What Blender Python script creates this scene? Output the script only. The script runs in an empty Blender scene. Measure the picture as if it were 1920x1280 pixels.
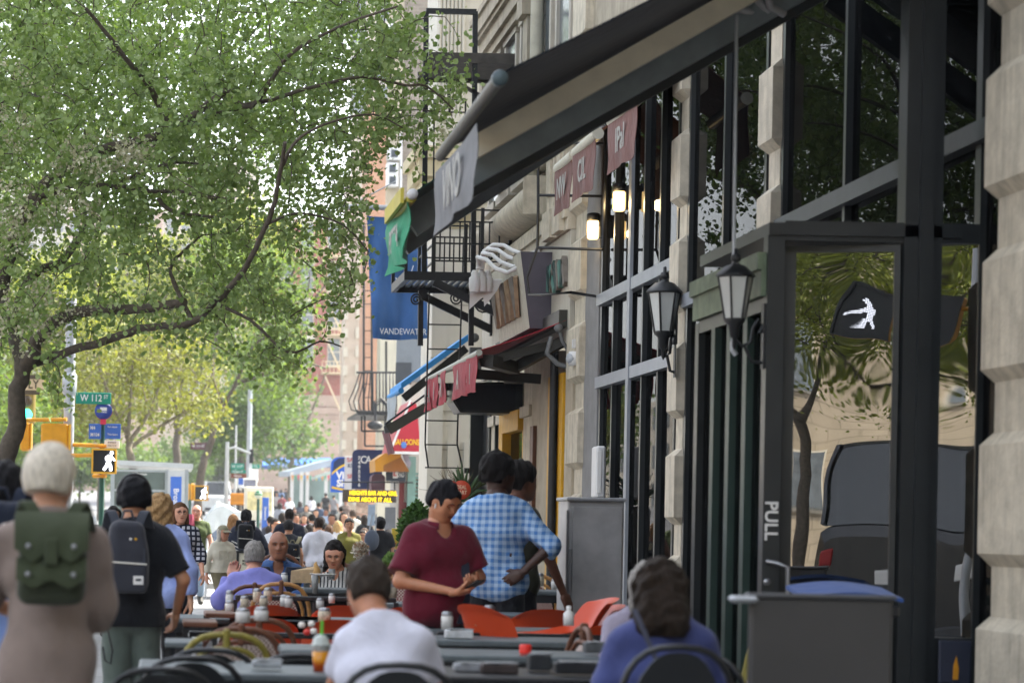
import bpy, math, random
import numpy as np
from mathutils import Vector, Matrix
PI = math.pi
R = math.radians
scene = bpy.context.scene
COL = scene.collection
rng = random.Random(7)
# ---------------------------------------------------------------- camera numbers
FPX = 4533.33            # focal length in photo pixels (85 mm on a 36 mm wide sensor, 1920 px)
VX, VY = 300.0, 977.0    # where the street's own direction meets the picture
CH = 1.45                # eye height
ROLL = R(1.1)
def W(px, py, Y):
 """world point that lies Y metres down the street behind photo pixel px, py"""
 u, v = px - VX, py - VY
 c, s = math.cos(ROLL), math.sin(ROLL)
 return Vector(((u * c + v * s) * Y / FPX, Y, CH - (-u * s + v * c) * Y / FPX))
def YX(px, py, X):
 """distance down the street at which the plane x = X shows at this pixel"""
 u, v = px - VX, py - VY
 return X * FPX / (u * math.cos(ROLL) + v * math.sin(ROLL))
def S(Y):
 return FPX / Y
def G(y):
 """height of the ground along the street: flat, a slight dip at the crossing, then uphill"""
 if y < 44: return 0.0
 if y < 58: return -0.13
 if y < 75: return -0.02
 if y < 180: return -0.02 + 0.0225 * (y - 75)
 return -0.02 + 0.0225 * 105 + 0.024 * (y - 180)
# ---------------------------------------------------------------- colour / materials
def lin(h):
 h = h.lstrip('#')
 o = []
 for i in (0, 2, 4):
  c = int(h[i:i + 2], 16) / 255.0
  o.append(c / 12.92 if c <= 0.04045 else ((c + 0.055) / 1.055) ** 2.4)
 return (o[0], o[1], o[2], 1.0)
def mul(c, k):
 return (min(1, c[0] * k), min(1, c[1] * k), min(1, c[2] * k), 1.0)
MATS = {}
def newmat(name):
 m = bpy.data.materials.new(name)
 m.use_nodes = True
 nt = m.node_tree
 b = nt.nodes['Principled BSDF']
 return m, nt, b
def nd(nt, t, **kw):
 n = nt.nodes.new(t)
 for k, v in kw.items():
  setattr(n, k, v)
 return n
def coords(nt, scale=(1, 1, 1), kind='Object', rot=(0, 0, 0)):
 tc = nd(nt, 'ShaderNodeTexCoord')
 mp = nd(nt, 'ShaderNodeMapping')
 mp.inputs['Scale'].default_value = scale
 mp.inputs['Rotation'].default_value = rot
 nt.links.new(tc.outputs[kind], mp.inputs['Vector'])
 return mp.outputs['Vector']
def mixc(nt, fac, a, b, blend='MIX'):
 n = nd(nt, 'ShaderNodeMix', data_type='RGBA', blend_type=blend)
 for sock, v in (('Factor', fac), ('A', a), ('B', b)):
  i = {'Factor': 0, 'A': 6, 'B': 7}[sock]
  if hasattr(v, 'is_output') or isinstance(v, bpy.types.NodeSocket):
   nt.links.new(v, n.inputs[i])
  else:
   n.inputs[i].default_value = v
 return n.outputs[2]
def math_(nt, op, a, b=None, c=None):
 n = nd(nt, 'ShaderNodeMath', operation=op)
 for i, v in enumerate((a, b, c)):
  if v is None: continue
  if isinstance(v, bpy.types.NodeSocket): nt.links.new(v, n.inputs[i])
  else: n.inputs[i].default_value = v
 return n.outputs[0]
def noise(nt, vec, scale, detail=4, rough=.55):
 n = nd(nt, 'ShaderNodeTexNoise')
 n.inputs['Scale'].default_value = scale
 n.inputs['Detail'].default_value = detail
 n.inputs['Roughness'].default_value = rough
 nt.links.new(vec, n.inputs['Vector'])
 return n.outputs['Fac']
def ramp(nt, fac, p0, p1, c0=(0, 0, 0, 1), c1=(1, 1, 1, 1)):
 n = nd(nt, 'ShaderNodeValToRGB')
 e = n.color_ramp.elements
 e[0].position, e[1].position = p0, p1
 e[0].color, e[1].color = c0, c1
 nt.links.new(fac, n.inputs['Fac'])
 return n.outputs['Color']
def bump(nt, b, h, strength=.3, dist=.01):
 n = nd(nt, 'ShaderNodeBump')
 n.inputs['Strength'].default_value = strength
 n.inputs['Distance'].default_value = dist
 nt.links.new(h, n.inputs['Height'])
 nt.links.new(n.outputs['Normal'], b.inputs['Normal'])
def M(name, hexc, rough=.6, var=.12, scale=6, bmp=0.0, bscale=40, metal=0.0, spec=.4, streak=0.0, dirt=None, sheen=0.0):
 """plain surface: base colour broken up by noise, optional vertical weather streaks and bump"""
 if name in MATS: return MATS[name]
 m, nt, b = newmat(name)
 c = lin(hexc)
 v = coords(nt)
 f = noise(nt, v, scale)
 col = mixc(nt, ramp(nt, f, .3, .7), mul(c, 1 - var), mul(c, 1 + var))
 if streak:
  v2 = coords(nt, (5, 5, .35))
  f2 = noise(nt, v2, 2.2, 5, .65)
  col = mixc(nt, ramp(nt, f2, .48, .78, (0, 0, 0, 1), (streak, streak, streak, 1)), col, lin(dirt or '#4a463e'))
 nt.links.new(col, b.inputs['Base Color'])
 b.inputs['Roughness'].default_value = rough
 b.inputs['Metallic'].default_value = metal
 b.inputs['Specular IOR Level'].default_value = spec
 if sheen:
  b.inputs['Sheen Weight'].default_value = sheen
 if bmp:
  bump(nt, b, noise(nt, v, bscale, 5), bmp)
 MATS[name] = m
 return m
def cloth(name, hexc, bmp=.5, var=.13, rough=.85):
 """woven fabric: fine weave plus broad creases in the bump"""
 if name in MATS: return MATS[name]
 m, nt, b = newmat(name)
 c = lin(hexc)
 v = coords(nt)
 col = mixc(nt, ramp(nt, noise(nt, v, 5, 3), .3, .7), mul(c, 1 - var), mul(c, 1 + var))
 nt.links.new(col, b.inputs['Base Color'])
 b.inputs['Roughness'].default_value = rough
 b.inputs['Specular IOR Level'].default_value = .2
 b.inputs['Sheen Weight'].default_value = .15
 w = nd(nt, 'ShaderNodeTexNoise'); w.inputs['Scale'].default_value = 9; w.inputs['Detail'].default_value = 3
 w.inputs['Distortion'].default_value = .4
 nt.links.new(coords(nt, (1, 1, .6), rot=(.3, .2, .4)), w.inputs['Vector'])
 bump(nt, b, w.outputs['Fac'], bmp, .05)
 MATS[name] = m
 return m
def lines(nt, vec, axis, freq, width):
 """1 on thin bands across one axis"""
 sep = nd(nt, 'ShaderNodeSeparateXYZ'); nt.links.new(vec, sep.inputs[0])
 x = math_(nt, 'MULTIPLY', sep.outputs[axis], freq)
 f = math_(nt, 'FRACT', math_(nt, 'ADD', x, 100.0))
 return math_(nt, 'LESS_THAN', f, width)
def patterned(name, base, line, fx=0, fz=0, wx=.15, wz=.15, soft=False, third=None, fr=None):
 """checked or striped cloth in object space"""
 if name in MATS: return MATS[name]
 m, nt, b = newmat(name)
 v = coords(nt)
 w = nd(nt, 'ShaderNodeTexNoise'); w.inputs['Scale'].default_value = 4
 nt.links.new(v, w.inputs['Vector'])
 add = nd(nt, 'ShaderNodeVectorMath', operation='MULTIPLY_ADD')
 nt.links.new(w.outputs['Color'], add.inputs[0]); add.inputs[1].default_value = (.03, .03, .03); nt.links.new(v, add.inputs[2])
 vec = add.outputs[0]
 col = None
 if fx and fz:
  a = lines(nt, vec, 0, fx, wx); bb = lines(nt, vec, 2, fz, wz)
  if soft:
   s = math_(nt, 'MULTIPLY', math_(nt, 'ADD', a, bb), .5)
   col = mixc(nt, s, lin(base), lin(line))
  else:
   col = mixc(nt, math_(nt, 'MAXIMUM', a, bb), lin(base), lin(line))
 else:
  a = lines(nt, vec, 0 if fx else 2, fx or fz, wx if fx else wz)
  col = mixc(nt, a, lin(base), lin(line))
 nt.links.new(col, b.inputs['Base Color'])
 b.inputs['Roughness'].default_value = .85
 b.inputs['Specular IOR Level'].default_value = .2
 bump(nt, b, noise(nt, v, 10, 3), .5, .03)
 MATS[name] = m
 return m
def bricks(name, c1, c2, mortar, bw=.22, bh=.07, axis='y', msize=.012, rough=.85, streak=0):
 if name in MATS: return MATS[name]
 m, nt, b = newmat(name)
 tc = nd(nt, 'ShaderNodeTexCoord')
 sep = nd(nt, 'ShaderNodeSeparateXYZ'); nt.links.new(tc.outputs['Object'], sep.inputs[0])
 cmb = nd(nt, 'ShaderNodeCombineXYZ')
 nt.links.new(math_(nt, 'ADD', sep.outputs[0], sep.outputs[1]), cmb.inputs[0])
 nt.links.new(sep.outputs[2], cmb.inputs[1])
 t = nd(nt, 'ShaderNodeTexBrick')
 t.inputs['Scale'].default_value = 1
 t.inputs['Brick Width'].default_value = bw; t.inputs['Row Height'].default_value = bh
 t.inputs['Mortar Size'].default_value = msize
 t.inputs['Color1'].default_value = lin(c1); t.inputs['Color2'].default_value = lin(c2); t.inputs['Mortar'].default_value = lin(mortar)
 nt.links.new(cmb.outputs[0], t.inputs['Vector'])
 f = noise(nt, tc.outputs['Object'], .8, 4)
 col = mixc(nt, .35, t.outputs['Color'], ramp(nt, f, .3, .7, mul(lin(c2), .7), mul(lin(c1), 1.15)))
 nt.links.new(col, b.inputs['Base Color'])
 b.inputs['Roughness'].default_value = rough
 bump(nt, b, t.outputs['Fac'], -.3, .01)
 MATS[name] = m
 return m
def emis(name, hexc, strength):
 if name in MATS: return MATS[name]
 m, nt, b = newmat(name)
 b.inputs['Base Color'].default_value = mul(lin(hexc), .6)
 b.inputs['Emission Color'].default_value = lin(hexc)
 b.inputs['Emission Strength'].default_value = strength
 MATS[name] = m
 return m
def glass(name, tint='#20292a', opacity=.6, rough=.0, ior=1.5):
 """window glass: mirror-like at a glancing angle, dark tinted see-through otherwise"""
 if name in MATS: return MATS[name]
 m, nt, b = newmat(name)
 nt.nodes.remove(b)
 out = [n for n in nt.nodes if n.type == 'OUTPUT_MATERIAL'][0]
 tr = nd(nt, 'ShaderNodeBsdfTransparent'); tr.inputs[0].default_value = (1 - opacity,) * 3 + (1,)
 df = nd(nt, 'ShaderNodeBsdfDiffuse'); df.inputs[0].default_value = lin(tint)
 mx0 = nd(nt, 'ShaderNodeMixShader'); mx0.inputs[0].default_value = .35
 nt.links.new(tr.outputs[0], mx0.inputs[1]); nt.links.new(df.outputs[0], mx0.inputs[2])
 gl = nd(nt, 'ShaderNodeBsdfGlossy'); gl.inputs['Roughness'].default_value = rough
 fr = nd(nt, 'ShaderNodeFresnel'); fr.inputs['IOR'].default_value = ior
 mx = nd(nt, 'ShaderNodeMixShader')
 nt.links.new(fr.outputs[0], mx.inputs[0]); nt.links.new(mx0.outputs[0], mx.inputs[1]); nt.links.new(gl.outputs[0], mx.inputs[2])
 nt.links.new(mx.outputs[0], out.inputs[0])
 MATS[name] = m
 return m
# ---------------------------------------------------------------- mesh builder
class MB:
 def __init__(s):
  s.v, s.f, s.mi, s.sm = [], [], [], []
 def add(s, verts, faces, mi=0, smooth=False):
  o = len(s.v)
  s.v.extend([tuple(p) for p in verts])
  for f in faces:
   s.f.append(tuple(i + o for i in f)); s.mi.append(mi); s.sm.append(smooth)
  return s
 def box(s, a, b, mi=0):
  (x0, y0, z0), (x1, y1, z1) = a, b
  if x0 > x1: x0, x1 = x1, x0
  if y0 > y1: y0, y1 = y1, y0
  if z0 > z1: z0, z1 = z1, z0
  return s.add([(x0, y0, z0), (x1, y0, z0), (x1, y1, z0), (x0, y1, z0), (x0, y0, z1), (x1, y0, z1), (x1, y1, z1), (x0, y1, z1)],
      [(0, 3, 2, 1), (4, 5, 6, 7), (0, 1, 5, 4), (1, 2, 6, 5), (2, 3, 7, 6), (3, 0, 4, 7)], mi)
 def cbox(s, c, size, mi=0, rot=None):
  hx, hy, hz = size[0] / 2, size[1] / 2, size[2] / 2
  pts = [Vector(p) for p in ((-hx, -hy, -hz), (hx, -hy, -hz), (hx, hy, -hz), (-hx, hy, -hz), (-hx, -hy, hz), (hx, -hy, hz), (hx, hy, hz), (-hx, hy, hz))]
  if rot is not None: pts = [rot @ p for p in pts]
  c = Vector(c)
  return s.add([p + c for p in pts], [(0, 3, 2, 1), (4, 5, 6, 7), (0, 1, 5, 4), (1, 2, 6, 5), (2, 3, 7, 6), (3, 0, 4, 7)], mi)
 def bbox(s, c, size, bev=.01, mi=0, rot=None):
  """box with chamfered edges"""
  h = [x / 2 for x in size]
  bev = min(bev, min(h) * .9)
  vs, idx = [], {}
  for sx in (-1, 1):
   for sy in (-1, 1):
    for sz in (-1, 1):
     for k in range(3):
      p = [sx * h[0], sy * h[1], sz * h[2]]
      for j, sg in enumerate((sx, sy, sz)):
       if j != k: p[j] -= sg * bev
      idx[(sx, sy, sz, k)] = len(vs); vs.append(Vector(p))
  F = []
  for k in range(3):
   a, b = [(1, 2), (2, 0), (0, 1)][k]
   for sg in (-1, 1):
    q = []
    for (sa, sb) in ((-1, -1), (1, -1), (1, 1), (-1, 1)):
     t = [0, 0, 0]; t[k] = sg; t[a] = sa; t[b] = sb
     q.append(idx[(t[0], t[1], t[2], k)])
    F.append(q if sg > 0 else q[::-1])
    for sa in (-1, 1):
     pass
  for k in range(3):
   a, b = [(1, 2), (2, 0), (0, 1)][k]
   for sa in (-1, 1):
    for sb in (-1, 1):
     t0 = [0, 0, 0]; t1 = [0, 0, 0]
     t0[k] = -1; t1[k] = 1; t0[a] = t1[a] = sa; t0[b] = t1[b] = sb
     q = [idx[(*t0, a)], idx[(*t1, a)], idx[(*t1, b)], idx[(*t0, b)]]
     F.append(q if sa * sb < 0 else q[::-1])
  for sx in (-1, 1):
   for sy in (-1, 1):
    for sz in (-1, 1):
     q = [idx[(sx, sy, sz, k)] for k in range(3)]
     F.append(q if sx * sy * sz > 0 else q[::-1])
  if rot is not None: vs = [rot @ p for p in vs]
  c = Vector(c)
  return s.add([p + c for p in vs], F, mi)
 def tube(s, pts, r, n=8, mi=0, cap=True, closed=False):
  pts = [Vector(p) for p in pts]
  N = len(pts)
  rs = r if isinstance(r, (list, tuple)) else [r] * N
  vs, fs = [], []
  up = None
  for i, p in enumerate(pts):
   if closed: d = pts[(i + 1) % N] - pts[i - 1]
   else: d = pts[min(i + 1, N - 1)] - pts[max(i - 1, 0)]
   if d.length < 1e-9: d = Vector((0, 0, 1))
   d.normalize()
   if up is None:
    up = Vector((0, 0, 1)) if abs(d.z) < .9 else Vector((1, 0, 0))
   a = d.cross(up)
   if a.length < 1e-6: a = d.orthogonal()
   a.normalize(); b = a.cross(d); up = b
   for k in range(n):
    t = 2 * PI * k / n
    vs.append(p + (a * math.cos(t) + b * math.sin(t)) * rs[i])
  for i in range(N if closed else N - 1):
   j = (i + 1) % N
   for k in range(n):
    k2 = (k + 1) % n
    fs.append((i * n + k, j * n + k, j * n + k2, i * n + k2))
  s.add(vs, fs, mi, True)
  if cap and not closed:
   s.add([vs[k] for k in range(n)], [tuple(range(n))], mi)
   s.add([vs[(N - 1) * n + k] for k in range(n)], [tuple(range(n))[::-1]], mi)
  return s
 def bar(s, a, b, w, h=None, mi=0, up=(0, 0, 1)):
  """square bar from a to b"""
  a, b = Vector(a), Vector(b); h = h or w
  d = (b - a); L = d.length; d.normalize()
  u = Vector(up)
  if abs(d.dot(u)) > .98: u = Vector((0, 1, 0))
  x = d.cross(u).normalized(); z = x.cross(d)
  rot = Matrix((x, d, z)).transposed()
  return s.cbox((a + b) / 2, (w, L, h), mi, rot)
 def cyl(s, c, r, h, n=16, mi=0, r2=None):
  c = Vector(c)
  return s.tube([c, c + Vector((0, 0, h))], [r, r if r2 is None else r2], n, mi)
 def lathe(s, c, prof, n=16, mi=0, axis='z'):
  c = Vector(c)
  vs, fs = [], []
  for (r, z) in prof:
   for k in range(n):
    t = 2 * PI * k / n
    p = (r * math.cos(t), r * math.sin(t), z)
    if axis == 'y': p = (p[0], z, -p[1])
    if axis == 'x': p = (z, p[0], p[1])
    vs.append(c + Vector(p))
  for i in range(len(prof) - 1):
   for k in range(n):
    k2 = (k + 1) % n
    fs.append((i * n + k, i * n + k2, (i + 1) * n + k2, (i + 1) * n + k))
  return s.add(vs, fs, mi, True)
 def sphere(s, c, r, n=12, m=8, mi=0, sc=(1, 1, 1), rot=None):
  c = Vector(c); vs, fs = [], []
  for i in range(m + 1):
   ph = PI * i / m
   for k in range(n):
    t = 2 * PI * k / n
    p = Vector((r * sc[0] * math.sin(ph) * math.cos(t), r * sc[1] * math.sin(ph) * math.sin(t), r * sc[2] * math.cos(ph)))
    if rot is not None: p = rot @ p
    vs.append(c + p)
  for i in range(m):
   for k in range(n):
    k2 = (k + 1) % n
    fs.append((i * n + k, (i + 1) * n + k, (i + 1) * n + k2, i * n + k2))
  return s.add(vs, fs, mi, True)
 def prism(s, poly, a, b, axis='y', mi=0):
  """polygon (list of 2-D points) swept from a to b along an axis. axis y: points are x,z; x: y,z; z: x,y"""
  def P(p, t):
   return {'y': (p[0], t, p[1]), 'x': (t, p[0], p[1]), 'z': (p[0], p[1], t)}[axis]
  n = len(poly)
  vs = [P(p, a) for p in poly] + [P(p, b) for p in poly]
  fs = [tuple(range(n)), tuple(range(n, 2 * n))[::-1]]
  for k in range(n):
   k2 = (k + 1) % n
   fs.append((k2, k, n + k, n + k2))
  return s.add(vs, fs, mi)
 def grid(s, fn, nu, nv, mi=0, smooth=True):
  vs = [fn(i / nu, j / nv) for i in range(nu + 1) for j in range(nv + 1)]
  fs = []
  for i in range(nu):
   for j in range(nv):
    a = i * (nv + 1) + j
    fs.append((a, a + 1, a + nv + 2, a + nv + 1))
  return s.add(vs, fs, mi, smooth)
 def sheet(s, fn, nu, nv, th, mi=0):
  """a curved sheet with real thickness (second surface moved by th)"""
  th = Vector(th)
  f = lambda u, v: Vector(fn(u, v))
  s.grid(f, nu, nv, mi)
  s.grid(lambda u, v: f(u, 1 - v) + th, nu, nv, mi)
  for e in (0, 1):
   s.grid(lambda u, v: f(e, u) + th * v, nv, 1, mi, False)
   s.grid(lambda u, v: f(u, e) + th * v, nu, 1, mi, False)
  return s
 def build(s, name, mats, parent=None, world=False, mod=None):
  if not isinstance(mats, (list, tuple)): mats = [mats]
  me = bpy.data.meshes.new(name)
  v = s.v
  if world and parent is not None:
   off = Vector((0, 0, 0)); p = parent
   while p is not None:
    off += p.location; p = p.parent
   v = [(a[0] - off.x, a[1] - off.y, a[2] - off.z) for a in s.v]
  me.from_pydata(v, [], s.f)
  for m in mats: me.materials.append(m)
  me.polygons.foreach_set('material_index', s.mi)
  me.polygons.foreach_set('use_smooth', s.sm)
  me.update()
  o = bpy.data.objects.new(name, me)
  COL.objects.link(o)
  if parent is not None: o.parent = parent
  return o
# ---------------------------------------------------------------- object bookkeeping
def tag(o, label=None, cat=None, group=None, kind=None):
 if label: o['label'] = label
 if cat: o['category'] = cat
 if group: o['group'] = group
 if kind: o['kind'] = kind
 return o
def thing(name, label, cat, loc=(0, 0, 0), rz=0, group=None):
 o = bpy.data.objects.new(name, None)
 o.empty_display_size = .1
 COL.objects.link(o)
 o.location = loc; o.rotation_euler = (0, 0, rz)
 return tag(o, label, cat, group)
def one(name, mb, mats, label, cat, loc=(0, 0, 0), rz=0, group=None):
 """a thing that is a single mesh (local coordinates)"""
 o = mb.build(name, mats)
 o.location = loc; o.rotation_euler = (0, 0, rz)
 return tag(o, label, cat, group)
def kids(o):
 return [c for c in COL.objects if c.parent == o]
_children = {}
def copy_tree(o, parent=None):
 c = o.copy(); COL.objects.link(c)
 if parent is not None: c.parent = parent
 for ch in list(o.children):
  copy_tree(ch, c)
 return c
def dup(root, loc, rz=0, label=None, group=None, scale=None):
 c = copy_tree(root)
 c.location = loc; c.rotation_euler = (0, 0, rz)
 if scale: c.scale = (scale,) * 3
 if label: c['label'] = label
 if group: c['group'] = group
 return c
def text(body, size, mat, parent=None, loc=(0, 0, 0), rot=(PI / 2, 0, 0), bold=0.0, ext=.004, align='CENTER', sx=1.0, name='lettering', spacing=1.0, lines_=1.0):
 """letters as a real mesh, a few millimetres thick"""
 cu = bpy.data.curves.new(name, 'FONT')
 cu.body = body; cu.size = size; cu.extrude = ext; cu.offset = bold * size
 cu.align_x = align; cu.align_y = 'CENTER'; cu.space_character = spacing; cu.space_line = lines_
 cu.resolution_u = 3
 t = bpy.data.objects.new(name, cu); COL.objects.link(t)
 dg = bpy.context.evaluated_depsgraph_get(); dg.update()
 me = bpy.data.meshes.new_from_object(t.evaluated_get(dg))
 bpy.data.objects.remove(t)
 me.materials.clear(); me.materials.append(mat)
 o = bpy.data.objects.new(name, me)
 COL.objects.link(o)
 o.location = loc; o.rotation_euler = rot; o.scale = (sx, 1, 1)
 if parent is not None: o.parent = parent
 return o
# ---------------------------------------------------------------- ground
def groad(y):
 return -.14 if y < 75 else G(y) - .12
def ground_mats():
 m, nt, b = newmat('asphalt')
 v = coords(nt)
 c = mixc(nt, ramp(nt, noise(nt, v, .5, 6), .3, .7), lin('#4a4b4d'), lin('#6a6a6a'))
 c = mixc(nt, ramp(nt, noise(nt, v, 60, 2), .45, .6), c, mul(lin('#77777a'), 1), 'MIX')
 nt.links.new(c, b.inputs['Base Color']); b.inputs['Roughness'].default_value = .85
 bump(nt, b, noise(nt, v, 120, 3), .3, .005)
 MATS['asphalt'] = m
 m, nt, b = newmat('sidewalk')
 tc = nd(nt, 'ShaderNodeTexCoord')
 t = nd(nt, 'ShaderNodeTexBrick'); t.offset = 0
 t.inputs['Scale'].default_value = 1; t.inputs['Brick Width'].default_value = 1.5; t.inputs['Row Height'].default_value = 1.5
 t.inputs['Mortar Size'].default_value = .012
 t.inputs['Color1'].default_value = lin('#8d8e8e'); t.inputs['Color2'].default_value = lin('#818282'); t.inputs['Mortar'].default_value = lin('#5d5c59')
 nt.links.new(tc.outputs['Object'], t.inputs['Vector'])
 f = noise(nt, tc.outputs['Object'], 1.3, 6, .65)
 c = mixc(nt, ramp(nt, f, .35, .72, (0, 0, 0, 1), (.5, .5, .5, 1)), t.outputs['Color'], lin('#77756f'))
 sp = nd(nt, 'ShaderNodeTexVoronoi'); sp.inputs['Scale'].default_value = 3.2; nt.links.new(tc.outputs['Object'], sp.inputs['Vector'])
 c = mixc(nt, math_(nt, 'LESS_THAN', sp.outputs['Distance'], .10), c, lin('#55524d'))
 nt.links.new(c, b.inputs['Base Color']); b.inputs['Roughness'].default_value = .8
 bump(nt, b, t.outputs['Fac'], -.3, .01)
 MATS['sidewalk'] = m
ground_mats()
KERB = M('kerb_stone', '#97958f', .8, .12, 3, .2)
WHITE_PAINT = M('road_paint', '#c9c9c4', .7, .15, 9)
mb = MB()
ys = [-90, -60, 0, 20, 40, 60, 75, 100, 140, 180, 240, 320, 420, 500, 580, 660]
xs = [-200, -60, -20, 0, 20, 60, 200]
mb.add([(x, y, groad(max(y, 0))) for y in ys for x in xs],
  [(i * 7 + j, i * 7 + j + 1, i * 7 + j + 8, i * 7 + j + 7) for i in range(len(ys) - 1) for j in range(6)])
tag(mb.build('ground', MATS['asphalt']), kind='structure')
def slab(name, poly_of_y, y0, y1, n, zf):
 """sidewalk with a real kerb: left edge and right edge given as functions of y"""
 mb = MB(); L = MB()
 Y = [y0 + (y1 - y0) * i / n for i in range(n + 1)]
 vs = []
 for y in Y:
  l, r = poly_of_y(y); z = zf(y)
  vs += [(l + .15, y, z), (r, y, z), (l, y, z - .3), (r, y, z - .3)]
 fs = [(4 * i, 4 * i + 1, 4 * i + 5, 4 * i + 4) for i in range(n)]
 mb.add(vs, fs)
 mb.add([vs[0], vs[1], vs[3], vs[2]], [(0, 2, 3, 1) if False else (0, 3, 2, 1)])
 tag(mb.build(name, MATS['sidewalk']), kind='structure')
 for i in range(n):
  y, y2 = Y[i], Y[i + 1]; l, l2 = poly_of_y(y)[0], poly_of_y(y2)[0]; z, z2 = zf(y), zf(y2)
  L.add([(l, y, z - .3), (l + .15, y, z - .3), (l + .15, y, z + .003), (l, y, z + .003), (l2, y2, z2 - .3), (l2 + .15, y2, z2 - .3), (l2 + .15, y2, z2 + .003), (l2, y2, z2 + .003)],
    [(0, 1, 2, 3), (7, 6, 5, 4), (3, 2, 6, 7), (0, 3, 7, 4), (2, 1, 5, 6)])
 r = poly_of_y(y0)[1]
 L.box((poly_of_y(y0)[0], y0 - .15, zf(y0) - .3), (r, y0 - .001, zf(y0) + .003))
 r = poly_of_y(y1)[1]
 L.box((poly_of_y(y1)[0], y1 + .001, zf(y1) - .3), (r, y1 + .15, zf(y1) + .003))
 tag(L.build('kerb', KERB), kind='structure')
slab('sidewalk', lambda y: (-2.9, 6.0), -60, 43.8, 1, lambda y: 0.0)
def far_edge(y):
 t = (y - 58.2)
 return (-1.7 + max(0, t) * .042 + max(0, t - 40) * .02 + max(0, t - 120) * .012, 60)
slab('sidewalk', far_edge, 58.2, 420, 40, lambda y: G(max(y, 58.3)))
mb = MB()
for i in range(9):
 x = -4.6 + i * 1.15
 mb.box((x, 45.2, -.139), (x + .55, 48.8, -.133))
 mb.box((x + 4.2 * 0, 54.0, -.139), (x + .55, 57.2, -.133))
mb.box((-3.6, 40, -.139), (-3.45, 43, -.133))
tag(mb.build('crossing_markings', WHITE_PAINT), kind='structure')
# ---------------------------------------------------------------- shared facade materials
STONE = M('cream_stone', '#bfb7a5', .8, .18, 7, .6, 35, streak=.55, dirt='#6d675c')
STONE2 = M('grey_stone', '#9a9281', .8, .18, 4, .4, 40, streak=.5, dirt='#57534b')
WHITESTONE = M('white_stone', '#c6c3b8', .75, .05, 2, .12, 30, streak=.22, dirt='#9a978c')
CONC = M('concrete_grey', '#7d7d7d', .85, .12, 5, .35, 60)
FRAME = M('black_frame', '#232729', .35, .15, 4, spec=.5)
GFRAME = M('grey_frame', '#8a8f95', .45, .1, 4)
GREENF = M('dark_green_frame', '#2b3d37', .4, .15, 4)
IRON = M('black_iron', '#1b1d20', .5, .25, 20, .3, 80)
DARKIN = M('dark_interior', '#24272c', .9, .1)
GLASS = glass('dark_glass', '#0a0c0e', .88, .0, 1.11)
YELLOW = M('yellow_paint', '#c99712', .5, .12, 8, .1)
BROWN = M('brown_wood', '#5c3823', .55, .2, 8, .2)
STEEL = M('brushed_steel', '#8e9094', .38, .12, 3, metal=.75)
WHITEM = M('white_metal', '#c9cacb', .4, .05)
GALV = M('galvanised_pole', '#a3a8ad', .45, .1, 4, metal=.3)
XF = 4.8
def pier(mb, y, w=.5, z0=0.0, z1=9.0, x=XF, first=.35, proud=.10, step=1.0, blk=.62, mi=0):
 """stone pier whose long blocks stand proud of the narrow ones, with splayed edges"""
 mb.box((x - .02, y, z0), (x + .4, y + w, z1), mi)
 z = z0 + first
 while z < z1:
  t = min(z + blk, z1); s = .07
  a, b = y - .05, y + w + .05
  mb.add([(x - .021, a + .04, z - s), (x - .021, b - .04, z - s), (x - proud, a, z), (x - proud, b, z), (x - proud, a, t), (x - proud, b, t), (x - .021, a + .04, t + s), (x - .021, b - .04, t + s),
    (x + .2, a + .04, z - s), (x + .2, a, z), (x + .2, a, t), (x + .2, a + .04, t + s), (x + .2, b - .04, z - s), (x + .2, b, z), (x + .2, b, t), (x + .2, b - .04, t + s)],
    [(0, 2, 3, 1), (2, 4, 5, 3), (4, 6, 7, 5), (0, 8, 9, 2), (2, 9, 10, 4), (4, 10, 11, 6), (1, 3, 13, 12), (3, 5, 14, 13), (5, 7, 15, 14)], mi)
  z += step
def window_bay(root, y0, y1, z0, z1, x=XF, n=5, transoms=(3.85,), frame=FRAME, bars=GFRAME, depth=.16, posts=()):
 """tall dark shop window: deep mullions, one pane per light"""
 f = MB()
 depth = .09; f.box((x - .02, y0, z0), (x + depth, y0 + .07, z1)); f.box((x - .02, y1 - .07, z0), (x + depth, y1, z1))
 f.box((x - .02, y0 + .07, z1 - .09), (x + depth, y1 - .07, z1)); f.box((x - .02, y0 + .07, z0), (x + depth, y1 - .07, z0 + .14))
 for i in range(1, n):
  y = y0 + (y1 - y0) * i / n
  f.box((x - .03, y - .03, z0 + .14), (x + depth, y + .03, z1 - .09))
 fo = f.build('window_frame', frame, root, True)
 t = MB()
 for z in transoms:
  t.box((x - .075, y0 + .03, z - .06), (x + .04, y1 - .03, z + .06))
 for py_ in posts:
  t.box((x - .085, py_, z0), (x - .052, py_ + .13, z1))
 if t.v: t.build('transom_bar', bars, root, True)
 g = MB()
 g.box((x + .02, y0 + .07, z0 + .14), (x + .03, y1 - .07, z1 - .09))
 g.build('window_pane', GLASS, root, True)
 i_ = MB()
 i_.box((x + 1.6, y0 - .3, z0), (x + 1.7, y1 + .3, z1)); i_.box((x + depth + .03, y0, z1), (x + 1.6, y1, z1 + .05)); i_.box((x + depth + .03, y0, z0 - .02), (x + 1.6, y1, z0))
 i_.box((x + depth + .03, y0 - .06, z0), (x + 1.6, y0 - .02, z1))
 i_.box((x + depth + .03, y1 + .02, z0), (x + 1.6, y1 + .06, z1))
 i_.build('dark_room', DARKIN, root, True)
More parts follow.
